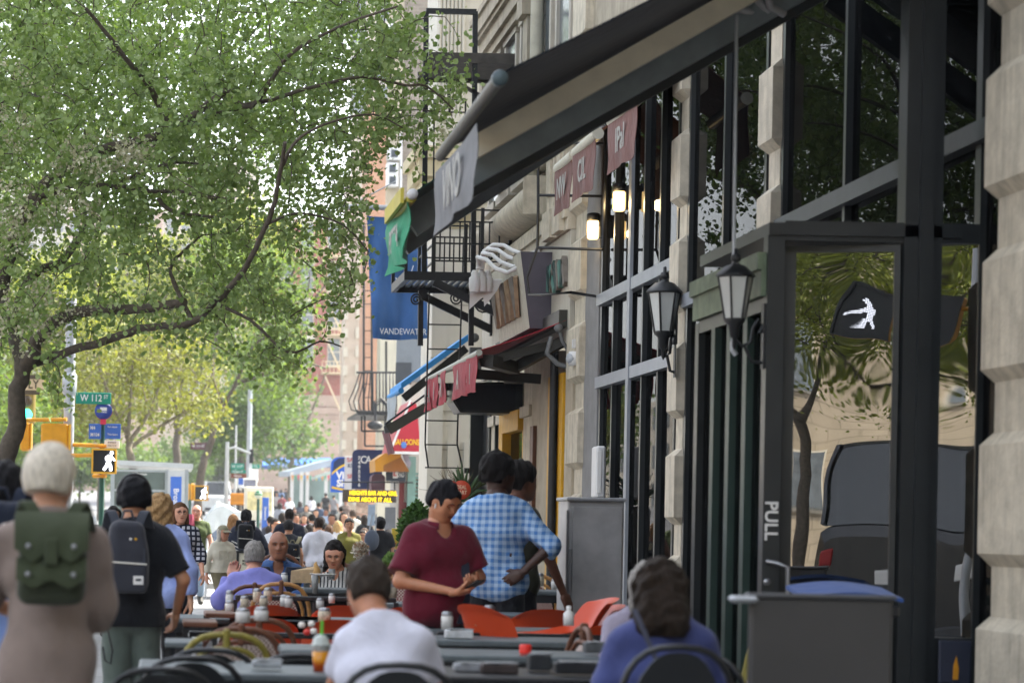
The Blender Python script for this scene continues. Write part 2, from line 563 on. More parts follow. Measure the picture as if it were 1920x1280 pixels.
# ---------------------------------------------------------------- near restaurant building (right edge of the picture)
rb = thing('restaurant_building', 'pale stone building with tall black shop windows between blocky piers', 'building', (5.5, 18, 0))
NP = 13.45      # far side of the nearest pillar
mb = MB()
pier(mb, 12.0, NP - 12.0, 0, 9, XF - .15, .34, .085, 1.02, .60)
mb.build('near_pier', STONE, rb, True)
P2, P3, P4 = YX(1462, 200, XF), YX(1283, 600, XF), YX(1103, 700, XF)
for (yy, w) in ((P2, .34), (P3, .30)):
 mb = MB(); pier(mb, yy - .12, w, 0, 9, XF, .60, .10, .98, .56); mb.build('pier', STONE, rb, True)
mb = MB(); pier(mb, P4 + .1, .75, 0, 9, XF, .25, .10, .98, .56); mb.build('pier', STONE, rb, True)
mb = MB(); mb.box((XF - .03, P4 - .75, 0), (XF + .3, P4 + .1, 6.5)); mb.build('concrete_panel', CONC, rb, True)
window_bay(rb, NP, P2 - .15, .3, 6.2, n=3, transoms=(3.82,), bars=M('dark_grey_bar', '#454b4d', .5, .15))
window_bay(rb, P2 + .30, P3 - .15, .3, 6.2, n=2, transoms=(3.55,))
window_bay(rb, P3 + .25, P4 - .80, .3, 6.2, n=5, transoms=(3.95, 3.05), posts=(YX(1193, 700, XF),))
mb = MB()
mb.box((XF - .25, NP, 6.2), (XF + .3, P4 + .9, 6.5)); mb.box((XF, -40, 6.5), (XF + 14, P4 + .9, 19))
mb.box((XF, -40, 0), (XF + .4, 12.0, 6.5)); mb.box((XF - .12, NP, 0), (XF + .2, P4 - .8, .28))
mb.box((XF + 2, P4, 0), (XF + 14, P4 + .9, 6.5)); mb.box((XF + .42, -40, 6.0), (XF + 14, 11.9, 6.5))
mb.build('wall', STONE2, rb, True)
VY0, VY1 = 14.2, 16.0
vx = 3.54
ve = thing('glass_vestibule', 'black framed glass vestibule with a tall door marked PULL beside the near pillar', 'vestibule', (vx, VY0, 0))
f = MB()
f.box((vx, VY0, 0), (vx + .10, VY0 + .10, 3.2)); 
xd = W(1690, 700, VY0).x; xd2 = W(1760, 700, VY0).x; xr = W(1832, 700, VY0).x
f.box((xd, VY0 - .02, 0), (xd2, VY0 + .14, 6.0)); f.box((xd + .08, VY0 - .05, 0), (xd2 - .06, VY0 - .021, 6.0))
f.box((xr, VY0, 0), (xr + .06, VY0 + .1, 6.0))
zt0, zt1 = W(1560, 452, VY0).z, W(1560, 415, VY0).z
f.box((vx + .10, VY0 + .002, zt0), (xd, VY0 + .098, zt1)); f.box((xd2, VY0 + .002, zt0), (xr, VY0 + .098, zt1))
f.box((vx, VY1, 0), (vx + .10, VY1 + .1, 2.83)); f.box((vx + .002, VY0 + .10, 2.76), (vx + .098, VY1, 2.84))
f.box((vx, VY0 + .1, 0), (vx + .06, VY1, .12))
f.box((xd2, VY0 + .002, 0), (xr, VY0 + .098, W(1790, 1195, VY0).z))
f.build('frame', FRAME, ve, True)
f = MB()
f.box((vx - .03, VY0 + .03, 2.845), (vx + .07, VY1 + .06, 3.10)); f.box((vx - .055, VY0 + .02, 3.00), (vx - .031, VY1 + .06, 3.10))
f.build('fascia', M('moss_green_fascia', '#62705a', .6, .3, 9, .2, streak=.4, dirt='#8f9a78'), ve, True)
f = MB(); f.box((vx, VY0 - .02, 3.2), (XF - .13, VY1, 3.27)); f.build('roof', FRAME, ve, True)
f = MB()
ya = VY0 + .1
for k in range(1, 4):
 y = ya + (VY1 - ya) * k / 4
 f.box((vx, y - .05, .12), (vx + .08, y + .05, 2.76))
f.build('side_mullions', GREENF, ve, True)
f = MB(); f.box((vx + .045, ya, .12), (vx + .055, VY1, 2.76)); f.build('side_pane', GLASS, ve, True)
MIRROR = glass('door_glass', '#141a17', .62, .0, 4.6)
_n = MIRROR.node_tree; _b = nd(_n, 'ShaderNodeBump'); _b.inputs['Strength'].default_value = .10; _b.inputs['Distance'].default_value = .05
_n.links.new(noise(_n, coords(_n, (1, 1, .8)), 1.6, 1), _b.inputs['Height'])
for q in _n.nodes:
 if q.type == 'BSDF_GLOSSY': _n.links.new(_b.outputs[0], q.inputs['Normal'])
f = MB(); _z = W(1790, 1195, VY0).z; f.add([(x_, y_ + d_, z_) for z_ in (_z, zt0) for (x_, y_, d_) in ((xd2, VY0 + .085, 0), (xr, VY0 + .022, 0), (xr, VY0 + .022, .006), (xd2, VY0 + .085, .006))], [(0, 3, 2, 1), (4, 5, 6, 7), (0, 1, 5, 4), (1, 2, 6, 5), (2, 3, 7, 6), (3, 0, 4, 7)]); f.build('side_light', MIRROR, ve, True)
dr = bpy.data.objects.new('door', None)
f = MB()
w_ = xd - vx - .104
ang = R(-14.0)
def dpt(lx, ly, z):   # hinge at the right side, the leaf swung slightly outwards
 c, s = math.cos(ang), math.sin(ang)
 return (xd - .004 - lx * c - ly * s * 1, VY0 + .05 - lx * s * 1 + ly * c, z)
def dbox(mbx, l0, l1, d0, d1, z0, z1, mi=0):
 p = [dpt(l, d, z) for z in (z0, z1) for (l, d) in ((l0, d0), (l0, d1), (l1, d1), (l1, d0))]
 mbx.add(p, [(0, 3, 2, 1), (4, 5, 6, 7), (0, 1, 5, 4), (1, 2, 6, 5), (2, 3, 7, 6), (3, 0, 4, 7)], mi)
dbox(f, 0, .035, -.03, .03, .05, zt0 - .01); dbox(f, w_ - .10, w_, -.03, .03, .05, zt0 - .01)
dbox(f, .035, w_ - .10, -.03, .03, .05, .5); dbox(f, .035, w_ - .10, -.03, .03, zt0 - .05, zt0 - .01)
dbox(f, .035, w_ - .10, -.012, .012, 1.13, 1.16)
door = f.build('door', FRAME, ve, True)
f = MB(); dbox(f, .035, w_ - .10, -.006, .006, .5, zt0 - .05); f.build('pane', MIRROR, door, True)
f = MB()
hz0, hz1 = .75, W(1450, 1052, VY0).z
f.tube([(vx + .03, VY0 - .002, hz1), (vx + .07, VY0 - .07, hz1 - .01), (vx + .13, VY0 - .08, hz1 - .03), (vx + .14, VY0 - .08, hz0)], .014, 10)
f.build('handle', STEEL, door, True)
f = MB(); f.lathe((vx + .03, VY0 - .002, W(1424, 1090, VY0).z), [(0, -.012), (.022, -.01), (.022, 0)], 14, axis='y'); f.build('lock', STEEL, door, True)
lp = (vx + .045, VY0 - .004, W(1428, 975, VY0).z)
t = text('PULL', .105, M('sign_white', '#d8d8d6', .5, .02), door, (0, 0, 0), (PI / 2, 0, 0), .02)
off = Vector(ve.location)
t.location = Vector(lp) - off; t.rotation_euler = (Matrix.Rotation(PI / 2, 3, 'Y') @ Matrix.Rotation(PI / 2, 3, 'X')).to_euler()
# ---------------------------------------------------------------- carved stone building with the red awning (y 27.5 .. 36)
Y3, Y4 = P4 + .95, 36.0
sb = thing('stone_building', 'carved grey stone building above the cafe with the red awning', 'building', (5.6, 31.5, 0))
mb = MB()
mb.box((XF, Y3, 4.2), (XF + 12, Y4, 20)); mb.box((XF + 1.2, Y3, 0), (XF + 12, Y4, 4.2))
mb.build('wall', STONE2, sb, True)
mb = MB()
mb.box((XF - .06, Y3 + .02, 3.62), (XF - .002, Y4 - .02, 4.95))
mb.build('fascia', M('white_fascia', '#b9b5a8', .7, .06, 2, .1, streak=.45, dirt='#7d776b'), sb, True)
mb = MB()
yk = YX(1060, 400, XF); yk2 = YX(945, 470, XF)
N = 12
def mould(u, v):
 t = PI * v
 return (XF - .02 - .30 * math.sin(t), Y3 + 2.0 + (Y4 - Y3 - 2.1) * u, 5.62 - .24 * math.cos(t))
mb.grid(mould, 10, N)
mb.box((XF - .34, Y3 + 1.99, 5.38), (XF, Y3 + 2.02, 5.86))
mb.box((XF - .10, Y3 + .05, 4.96), (XF - .003, Y4 - .05, 5.30)); mb.box((XF - .14, Y3 + .05, 5.10), (XF - .101, Y4 - .05, 5.20))
mb.build('round_moulding', STONE, sb, True)
mb = MB()
for (a, b) in ((.3, .75), (1.0, 1.5)):
 mb.box((XF - .12, Y3 + a, 5.32), (XF - .003, Y3 + b, 6.25)); mb.box((XF - .19, Y3 + a - .05, 6.26), (XF - .003, Y3 + b + .05, 6.42))
 mb.box((XF - .15, Y3 + a + .1, 5.5), (XF - .121, Y3 + b - .1, 6.1))
 mb.box((XF - .17, Y3 + a - .04, 4.97), (XF - .101, Y3 + b + .04, 5.31))
mb.build('console_bracket', STONE, sb, True)
cols = [Y3 + .2 + (Y4 - Y3 - .4) * i / 5 for i in range(6)]
for fl, (z0, z1) in enumerate(((6.15, 8.1), (9.4, 11.4), (12.6, 14.6))):
 for i in range(5):
  y0, y1 = cols[i] + .28, cols[i + 1] - .28
  wf = MB()
  wf.box((XF - .06, y0 - .12, z0 - .05), (XF - .003, y0, z1 + .12)); wf.box((XF - .06, y1, z0 - .05), (XF - .003, y1 + .12, z1 + .12))
  wf.box((XF - .08, y0 - .16, z1 + .121), (XF - .003, y1 + .16, z1 + .25)); wf.box((XF - .14, y0 - .18, z0 - .16), (XF - .003, y1 + .18, z0 - .051))
  w_o = wf.build('window', M('window_trim', '#aaa59a', .7, .1, 3, .2, streak=.3), sb, True)
  pn = MB(); pn.box((XF - .02, y0, z0 - .05), (XF - .004, y1, z1 + .12)); pn.box((XF - .035, y0, (z0 + z1) / 2 - .03), (XF - .021, y1, (z0 + z1) / 2 + .03))
  pn.build('pane', M('upper_pane', '#5d6468', .15, .3, 2, spec=.6), w_o, True)
  if fl == 0 and i in (1, 3):
   ac = MB(); ac.bbox((XF - .22, (y0 + y1) / 2, z0 + .2), (.42, .62, .40), .02); ac.build('air_conditioner', M('ac_beige', '#b5b2a8', .6, .08), w_o, True)
mb = MB()   # heavy cornice and arched hood at first storey, far half
ya, yb = YX(1012, 60, XF), Y4 - .05
for (z0, z1, pr_) in ((8.30, 8.42, .28), (8.42, 8.60, .40), (8.60, 8.66, .52), (8.66, 8.86, .60), (8.86, 8.95, .68), (10.6, 10.8, .4), (10.8, 11.0, .55)):
 mb.box((XF - pr_ * .5, ya, z0), (XF, yb, z1))
def arch(u, v):
 t = PI * u
 rr = [.86, .98, 1.02, 1.12, 1.2][min(4, int(v * 4 + .5))]; pj = [.10, .22, .26, .40, .40][min(4, int(v * 4 + .5))]
 yc = (ya + yb) / 2
 return (XF - pj, yc - rr * (yb - ya) * .46 * math.cos(t), 7.0 + rr * 1.15 * math.sin(t))
mb.box((XF - .2, ya - .25, 7.05), (XF, ya + .12, 8.3)); mb.box((XF - .28, ya - .3, 8.05), (XF, ya + .16, 8.29))
mb.box((XF - .18, yb - .3, 7.05), (XF, yb, 8.3))
mb.build('cornice', STONE2, sb, True)
mb = MB(); mb.tube([(XF - .12, ya - .55, 5.9), (XF - .12, ya - .55, 12.5)], .085, 10); mb.build('drain_pipe', M('pipe_cream', '#a7a393', .6, .15, 4), sb, True)
TAN = M('tan_stone', '#a99f8c', .75, .12, 5, .3, 25, streak=.2)
for (pa, pb, z0, z1) in ((1003, 1042, 0, 3.62), (1066, 1080, 0, 3.62)):
 y0, y1 = YX(pb, 850, XF), YX(pa, 850, XF)
 mp = MB(); mp.box((XF - .05, y0, z0), (XF + .5, y1, z1)); mp.build('stone_pilaster', TAN, sb, True)
for (pa, pb) in ((925, 935), (940, 947), (986, 1002)):
 y0, y1 = YX(pb, 850, XF), YX(pa, 850, XF)
 mp = MB(); mp.box((XF - .04, y0, 0), (XF + .35, y1, 3.61))
 for z in (.4, 1.3, 2.15, 2.9):
  mp.box((XF - .09, y0 - .03, z), (XF + .1, y1 + .03, z + .14))
 mp.build('stone_pilaster', STONE, sb, True)
mb = MB()
for (pa, pb, z1) in ((1036, 1053, 3.3), (1057, 1064, 3.3)):
 y0, y1 = YX(pb, 850, XF), YX(pa, 850, XF); mp = MB(); mp.box((XF - .07, y0, 0), (XF + .1, y1, z1)); mp.build('yellow_post', YELLOW, sb, True)
y0, y1 = YX(984, 850, XF), YX(948, 850, XF)
mb.box((XF - .10, y1 - .35, 0), (XF + .1, y1, 3.02)); mb.box((XF - .10, y0, 2.75), (XF + .1, y1 - .351, 3.02)); mb.box((XF - .02, y0, 0), (XF + .6, y0 + .12, 2.74))
mb.build('yellow_door_frame', YELLOW, sb, True)
mb = MB(); mb.box((XF + .5, Y3, 0), (XF + .55, Y4, 3.62)); mb.box((XF + .02, y0 + .13, .05), (XF + .06, y1 - .36, 2.74))
mb.build('shop_glass', GLASS, sb, True)
mb = MB(); mb.tube([(XF - .12, YX(1055, 850, XF), .25), (XF - .12, YX(1055, 850, XF), 3.6)], .05, 10); mb.lathe((XF - .12, YX(1055, 850, XF), .25), [(.05, 0), (.08, .05), (.08, .16), (.05, .2)], 10)
mb.build('downpipe', IRON, sb, True)
mb = MB(); yc = YX(1010, 880, XF); mb.box((XF - .10, yc - .12, 1.35), (XF - .051, yc + .12, 2.75)); mc = mb.build('menu_case', BROWN, sb, True)
mb = MB()   # black recess and door panels at the far end
y0, y1 = YX(946, 850, XF), Y4
mb.box((XF - .03, y0, 0), (XF + .1, y1 - .02, 3.6)); mb.box((XF - .07, y0 + .5, .1), (XF - .031, y0 + .56, 3.2)); mb.box((XF - .07, y0 + 1.1, .1), (XF - .031, y0 + 1.16, 3.2))
mb.box((XF - .22, Y4 - .12, 0), (XF - .031, Y4 - .021, 3.6)); mb.box((XF - .30, Y4 - .12, 2.25), (XF - .221, Y4 - .06, 2.33))
mb.build('black_shutter', FRAME, sb, True)
# ---------------------------------------------------------------- white corner building set back past a small gap
XW = 4.55
wb = thing('white_corner_building', 'white stone corner building with fluted pilasters behind the fire escape', 'building', (5, 42, 0))
mb = MB()
mb.box((XW, 41.02, 0), (XW + 12, 42.7, 21))
mb.build('wall', WHITESTONE, wb, True)
mb = MB()
for i in range(7):
 x = XW + .04 + i * .066
 mb.tube([(x, 41.0, 8.4), (x, 41.0, 20)], .03, 8)
mb.box((XW - .03, 40.93, 8.1), (XW + .52, 41.018, 8.4))
mb.box((XW - .05, 40.90, .0), (XW + .2, 41.018, 4.0))
mb.build('fluted_pilaster', WHITESTONE, wb, True)
mb = MB()
for (z0, z1, p_) in ((7.0, 7.2, .1), (7.2, 7.35, .2), (7.35, 7.65, .3), (7.65, 7.85, .38)):
 mb.box((XW - p_, 41.02 - p_, z0), (XW + .9, 41.02 - .001, z1)); mb.box((XW - p_, 41.02, z0), (XW - .001, 42.7, z1))
mb.prism([(41.0, 6.5), (40.6, 7.0), (41.0, 7.0)], XW + .25, XW + .6, 'x')
mb.build('string_course', M('cream_course', '#c2b899', .7, .08, 3, .1, streak=.2), wb, True)
mb = MB()
for z in (2.0, 2.75, 3.4, 4.3, 5.2):
 mb.box((XW - .012, 41.008, z), (XW + .95, 41.019, z + .02))
tag(mb.build('stone_joints', M('joint', '#9c998e', .8, .05), wb, True), kind='stuff')
mb = MB()
for (xx, z0) in ((XW + .30, .9), (XW + .58, .9)):
 mb.box((xx, 41.0 - .03, z0), (xx + .2, 41.019, z0 + 2.0))
mb.build('panel_moulding', WHITESTONE, wb, True)
# ---------------------------------------------------------------- low shops across 112th street
XA = W(742, 800, 62).x
sa = thing('corner_shop_building', 'low grey corner shop with red painted window frames across the side street', 'building', (XA + 2, 68, G(62)))
mb = MB()
mb.box((XA, 61.0, -.2), (XA + 12, 63.2, 2.9)); mb.box((XA + .25, 61.0, 2.9), (XA + 12, 63.2, W(770, 640, 62).z))
mb.build('wall', M('pale_render', '#b6b3aa', .8, .1, 2, .2, streak=.3), sa, True)
mb = MB(); mb.box((XA - .12, 60.9, W(760, 720, 62).z), (XA + .55, 61.0, W(760, 600, 62).z)); mb.build('sign_box', M('slate_panel', '#6b747c', .5, .08), sa, True)
mb = MB(); mb.box((XA - .14, 60.86, W(760, 725, 62).z), (XA + .26, 60.89, W(760, 685, 62).z)); mb.build('dark_panel', M('dark_slate', '#343b43', .5, .1), sa, True)
mb = MB()
for x in (XA + .02, XA + .52, XA + 1.3):
 mb.box((x, 60.93, 0), (x + .12, 60.999, 2.7))
mb.box((XA + .14, 60.94, 1.9), (XA + 2.4, 60.999, 2.05)); mb.box((XA + .14, 60.94, .7), (XA + 2.4, 60.999, .8))
mb.build('red_window_frame', M('maroon_paint', '#6b2326', .5, .1), sa, True)
mb = MB(); mb.box((XA + .14, 60.97, .8), (XA + 2.4, 60.998, 1.9)); mb.build('window', M('shop_pane', '#70787a', .2, .4, 1.5, spec=.6), sa, True)
mb = MB()
for i in range(28):
 y = 61.05; z = 0.05 + i * .10
 mb.box((W(786, 900, 61).x - .12, 60.80, z), (W(786, 900, 61).x + .14, 60.89, z + .045))
mb.box((W(770, 900, 61).x - .10, 60.75, 0), (W(770, 900, 61).x + .10, 60.88, 3.2))
mb.build('green_louvre', M('teal_louvre', '#6f8f86', .6, .1), sa, True)
def block(name, label, Y, px0, px1, ytop, mat, depth=20, win=None, wmat=None, trim=None, rows=None, cols=None, wh=1.7, ww=.9, zb=None):
 x0, x1 = W(px0, 700, Y).x, W(px1, 700, Y).x
 zt = W((px0 + px1) / 2, ytop, Y).z
 r = thing(name, label, 'building', ((x0 + x1) / 2, Y + depth / 2, G(Y)))
 mb = MB(); mb.box((x0, Y, G(Y) - 1), (x1, Y + depth, zt)); mb.build('wall', mat, r, True)
 if cols:
  for cx in cols:
   for ry in rows:
    c = W(cx, ry, Y)
    f = MB()
    f.box((c.x - ww / 2 - .12, Y - .10, c.z + wh / 2), (c.x + ww / 2 + .12, Y - .003, c.z + wh / 2 + .32))
    f.box((c.x - ww / 2 - .12, Y - .14, c.z - wh / 2 - .2), (c.x + ww / 2 + .12, Y - .003, c.z - wh / 2))
    f.box((c.x - .03 - ww / 2, Y - .05, c.z - wh / 2), (c.x + .03 - ww / 2, Y - .003, c.z + wh / 2)); f.box((c.x - .03 + ww / 2, Y - .05, c.z - wh / 2), (c.x + .03 + ww / 2, Y - .003, c.z + wh / 2))
    f.box((c.x - ww / 2 + .03, Y - .05, c.z - .04), (c.x + ww / 2 - .03, Y - .021, c.z + .04))
    wo = f.build('window', trim, r, True)
    pn = MB(); pn.box((c.x - ww / 2 + .031, Y - .02, c.z - wh / 2), (c.x + ww / 2 - .031, Y - .004, c.z + wh / 2)); pn.build('pane', MATS['upper_pane'], wo, True)
 return r
TRIM = M('pale_trim', '#bdb5a4', .7, .08)
RB = bricks('red_brick', '#9a5344', '#834236', '#9c8a7c', .5, .16)
b1 = block('brick_apartment_block', 'red brick apartment block with pale window trim and cream fire escape at the far end', 205, 470, 652, 410, RB, 20,
   rows=(443, 520, 590, 660, 790), cols=(500, 538, 576, 626), trim=TRIM, wh=2.2, ww=1.05)
x0, x1 = W(470, 800, 204.6).x, W(655, 800, 204.6).x
mb = MB(); mb.box((x0, 204.5, G(205) - 1), (x1, 204.99, W(560, 775, 204.6).z)); mb.box((x0 - .2, 204.2, W(560, 775, 204.6).z), (x1 + .2, 204.99, W(560, 764, 204.6).z))
for i in range(9):
 z = G(205) + .5 + i * 1.0
 mb.box((x0, 204.46, z), (x1, 204.499, z + .93))
mb.build('sandstone_base', M('sandstone', '#a58f80', .8, .12, 1.5, .2), b1, True)
mb = MB()
xa, xb = W(606, 600, 203).x, W(650, 600, 203).x
for ry in (480, 555, 628, 700):
 z = W(630, ry, 203).z
 mb.box((xa, 203.2, z), (xb, 204.99, z + .10))
 mb.box((xa, 203.2, z + 1.0), (xb, 203.26, z + 1.06)); mb.box((xa, 203.2, z + .55), (xb, 203.26, z + .6))
 for i in range(7): mb.box((xa + (xb - xa) * i / 6 - .03, 203.2, z + .1), (xa + (xb - xa) * i / 6 + .03, 203.26, z + 1.0))
 mb.bar((xa + .2, 203.6, z), (xb - .3, 203.6, z - 3.2), .25, .12)
mb.build('fire_escape', M('cream_paint', '#c6b491', .6, .1), b1, True)
b2 = block('peach_brick_block', 'narrow peach brick block rising behind the blue banner', 132, 683, 735, 190, bricks('peach_brick', '#b98868', '#a9795c', '#b59a84', .35, .1), 4)
b2b = block('pale_brick_house', 'pale pink brick house with stone corner beside the red brick block', 150, 645, 690, 330, M('pale_pinkish', '#b3a392', .8, .14, .5, .1), 3)
mb = MB()
for i in range(18):
 z = G(150) + 1 + i * 1.15
 mb.box((W(645, 600, 149.8).x, 149.8, z), (W(653, 600, 149.8).x, 149.99, z + .6)); mb.box((W(668, 600, 149.8).x, 149.85, z), (W(676, 600, 149.8).x, 149.99, z + .7))
tag(mb.build('quoin', TRIM, b2b, True), kind='stuff')
b3 = block('tall_tan_tower', 'tall tan tower with dark window strip beyond the peach brick block', 240, 655, 745, -380, M('tan_tower', '#b5aa98', .8, .06, .4), 4,
   rows=(20, 75, 130, 185), cols=(672, 720), trim=TRIM, wh=3, ww=1.6)
b4 = block('grey_brick_building', 'grey brown brick building wall with air conditioners left of the fire escape', 90, 727, 815, -400, bricks('grey_brick', '#8b8175', '#756b60', '#8f887d', .40, .145, msize=.02), 2)
mb = MB(); c0 = W(727, 300, 89.9).x; c1 = W(752, 300, 89.9).x
mb.box((c0 - .05, 89.75, G(90)), (c1, 89.99, 40)); mb.build('render_strip', M('tan_render', '#a49a86', .8, .1, 1), b4, True)
for (py_, dx) in ((58, 0), (290, 0), (318, -3), (340, -3)):
 ac = MB(); c = W(738 + dx, py_, 89.5); ac.bbox(c, (.42, .5, .45), .03); ac.box((c.x - .12, c.y - .262, c.z - .14), (c.x + .12, c.y - .251, c.z + .14), 1)
 ac.build('air_conditioner', [WHITEM, MATS['dark_slate']], b4, True)
mb = MB(); p0, p1 = W(752, 250, 89.6), W(751, 375, 89.6); mb.tube([p0, p1], .05, 8); mb.build('white_pipe', WHITEM, b4, True)
b5 = block('balcony_building', 'cream house behind the curved black iron balcony', 84, 712, 800, 610, M('cream_render', '#bcb6a4', .8, .08, 1, streak=.2), 1.2)
for i, (Y, a, b_, t_, c_, lb) in enumerate(((330, 300, 480, 300, '#b1a798', 'pale stone block far down the avenue behind the trees'), (300, 120, 300, 390, '#a78e7c', 'brownish block far down the avenue behind the trees'), (360, -160, 125, 330, '#b9b2a4', 'broad pale block far down the avenue at the left edge'))):
 block('distant_building', lb, Y, a, b_, t_, M('far_block_%d' % i, c_, .8, .08, .3), 30, rows=(420, 470, 520, 570, 620, 670, 720), cols=[a + 20 + k * 28 for k in range(int((b_ - a) / 28))], trim=TRIM, wh=2.4, ww=1.2)
# ---------------------------------------------------------------- awnings
def awning(label, Y0, Y1, o0, o1, w0, w1, mat, valances, vmat, bar_mat, arms, bar_r=.06, sag=.05, thick=.012, vh=.4, lets=None, letmat=None, group=None, strip=None, wave=.02, lsize=.2, cassette=None, drop=.04):
 """o0/o1 front corners, w0/w1 wall corners (near / far); valances: list of (t0, t1) along the front edge"""
 o0, o1, w0, w1 = map(Vector, (o0, o1, w0, w1))
 r = thing('awning', label, 'awning', ((o0 + w0) / 2))
 mb = MB()
 def fab(u, v):
  a = o0.lerp(o1, u); b = w0.lerp(w1, u)
  p = a.lerp(b, v); p.z -= sag * math.sin(PI * v) * (1 + .2 * math.sin(u * 9))
  return p
 mb.sheet(fab, 10, 12, (0, 0, thick))
 mb.build('fabric', mat, r, True)
 mb = MB(); mb.tube([o0 + Vector((0, -.03, -.02)), o1 + Vector((0, .03, -.02))], bar_r, 10)
 fb = mb.build('front_bar', bar_mat, r, True)
 for i, (t0, t1) in enumerate(valances):
  a, b = o0.lerp(o1, t0), o0.lerp(o1, t1)
  mb = MB(); ph = i * 1.7
  def val(u, v):
   p = a.lerp(b, u)
   return Vector((p.x - .03 + wave * v * math.sin(u * 11 + ph) + wave * .6 * math.sin(v * 5 + ph + u * 4), p.y, p.z - drop - vh * v * (1 + .04 * math.sin(u * 7 + ph))))
  mb.sheet(val, 10, 6, (.006, 0, 0))
  vo = mb.build('valance', vmat, r, True)
  if lets and i < len(lets) and lets[i]:
   c = a.lerp(b, .5)
   t = text(lets[i], lsize, letmat, vo, Vector((c.x - .044 - wave * .4, c.y, c.z - drop - vh * .52)) - r.location, (PI / 2, 0, -PI / 2), .02, .0015, sx=min(1.0, (b - a).length / (lsize * .62 * max(1, len(lets[i])))))
  if strip:
   mb = MB(); mb.box((a.x - .075, a.y, a.z - .05), (a.x - .05, b.y, a.z + .06)); mb.build('edge_strip', strip, r, True)
 for (ty, zo, zw, wd, ht, m) in arms:
  a = o0.lerp(o1, ty) + Vector((.05, 0, zo)); b = w0.lerp(w1, ty) + Vector((-.05, 0, zw))
  mb = MB(); mb.bar(a, b, wd, ht); mb.build('arm', m, r, True)
 if cassette:
  mb = MB(); a = w0 + Vector((-.02, 0, .02)); b = w1 + Vector((-.02, 0, .02)); mb.bar(a, b, .16, .2); mb.build('cassette', cassette, r, True)
 return r
NAVY = cloth('navy_canvas', '#070e1a', .2); GREYV = cloth('grey_valance', '#66686a', .2)
LETW = M('letter_pale', '#9c9c97', .6, .05)
BEIGE = M('beige_arm', '#e6ddc6', .5, .1); GREYARM = M('grey_arm', '#8f999b', .45, .15); DARKARM = M('dark_arm', '#2b2c29', .5, .2)
aw_o0 = W(936, 142, 13.0); aw_o1 = W(822, 350, 15.7)
slp = .60
dx = XF - aw_o0.x
awn = awning('big black awning with a grey lettered valance reaching out from the tall dark windows', 13.0, 15.7, aw_o0, (aw_o0.x, 15.7, aw_o0.z), (XF - .05, 13.0, aw_o0.z + slp * dx), (XF - .05, 15.7, aw_o0.z + slp * dx),
  NAVY, [(.26, .98)], GREYV, M('bar_putty', '#55544d', .5, .1), [(.62, -.15, -.27, .09, .13, BEIGE), (.88, -.25, -.38, .10, .15, GREYARM), (.99, -.33, -.46, .06, .10, DARKARM)],
  .036, .10, vh=.40, drop=.14, lets=['VINO'], letmat=LETW, lsize=.36, cassette=DARKARM)
mb = MB(); mb.lathe((aw_o0.x, 12.94, aw_o0.z - .02), [(0, 0), (.04, 0), (.045, .02), (.045, .06), (0, .06)], 14, axis='y'); mb.build('end_cap', M('teal_cap', '#45555a', .4, .1), awn, True)
mb = MB(); e = Vector((XF - .2, 15.3, aw_o0.z + slp * dx - .5))
for k in range(5): mb.tube([e + Vector((-1.35 + .12 * k, -.1, -.55 + .07 * k)), e + Vector((-1.28 + .12 * k, 0, -.42 + .09 * (k % 2))), e + Vector((-1.1 + .1 * k, .05, -.45))], .025, 8)
mb.build('arm_joint', WHITEM, awn, True)
g0 = W(772, 366, 17.2)
awn = awning('green awning with a bright green valance and yellow edge behind the black awning', 17.2, 18.5, g0, (g0.x, 18.5, g0.z), (XF - .15, 17.2, g0.z + .78 * (XF - g0.x) * .9), (XF - .15, 18.5, g0.z + .78 * (XF - g0.x) * .9),
  cloth('dark_green_canvas', '#14342c', .2), [(.04, .98)], cloth('bright_green_valance', '#2c8a66', .3), M('yellow_edge_bar', '#a7a03c', .5, .1), [(.5, -.12, -.3, .10, .22, GREYARM), (.95, -.2, -.4, .08, .2, GREYARM)], .035, .05,
  vh=.40, lets=['PIZZA'], letmat=LETW, lsize=.24, strip=M('yellow_edge', '#b6ab45', .5, .1), wave=.05)
mb = MB(); mb.lathe((g0.x, 17.1, g0.z), [(0, 0), (.034, 0), (.038, .03), (.038, .1), (0, .1)], 14, axis='y'); mb.build('end_cap', WHITEM, awn, True)
r0, r1 = W(898, 658, 28.4), W(806, 697, 33.8)
RED = cloth('red_canvas', '#8d1f2c', .2); REDV = cloth('faded_red_valance', '#a83340', .35)
vl = [(0, .16), (.18, .42), (.56, .70), (.72, .84), (.86, .92), (.93, 1)]
awn = awning('dark red awning with pale lettered red flaps over the cafe door', 28.4, 33.8, r0, (r0.x, 33.8, r0.z), (XF - .06, 28.4, W(1070, 600, 28.4).z), (XF - .06, 33.8, W(1070, 600, 28.4).z),
  RED, vl, REDV, M('bar_grey_tube', '#9b9d94', .4, .1), [(.05, -.12, -.25, .07, .10, DARKARM), (.3, -.16, -.6, .08, .12, DARKARM), (.9, -.15, -.5, .07, .10, DARKARM)], .038, .02, vh=.42,
  lets=['l', 'A', 'R', 'I', 'A', 'M'], letmat=LETW, lsize=.34, cassette=DARKARM)
mb = MB(); e = W(1047, 615, 28.3)
mb.tube([e, e + Vector((.05, .0, -.15)), e + Vector((.13, 0, -.28)), e + Vector((.12, 0, -.42))], .022, 8); mb.lathe(e + Vector((0, -.03, 0)), [(0, 0), (.05, 0), (.05, .06), (0, .06)], 12, axis='y')
mb.tube([e + Vector((-.08, 0, -.1)), e + Vector((-.13, 0, -.3)), e + Vector((.0, 0, -.42)), e + Vector((.1, 0, -.45))], .03, 8)
mb.build('arm_joint', M('joint_grey', '#5f6163', .4, .25, 12), awn, True)
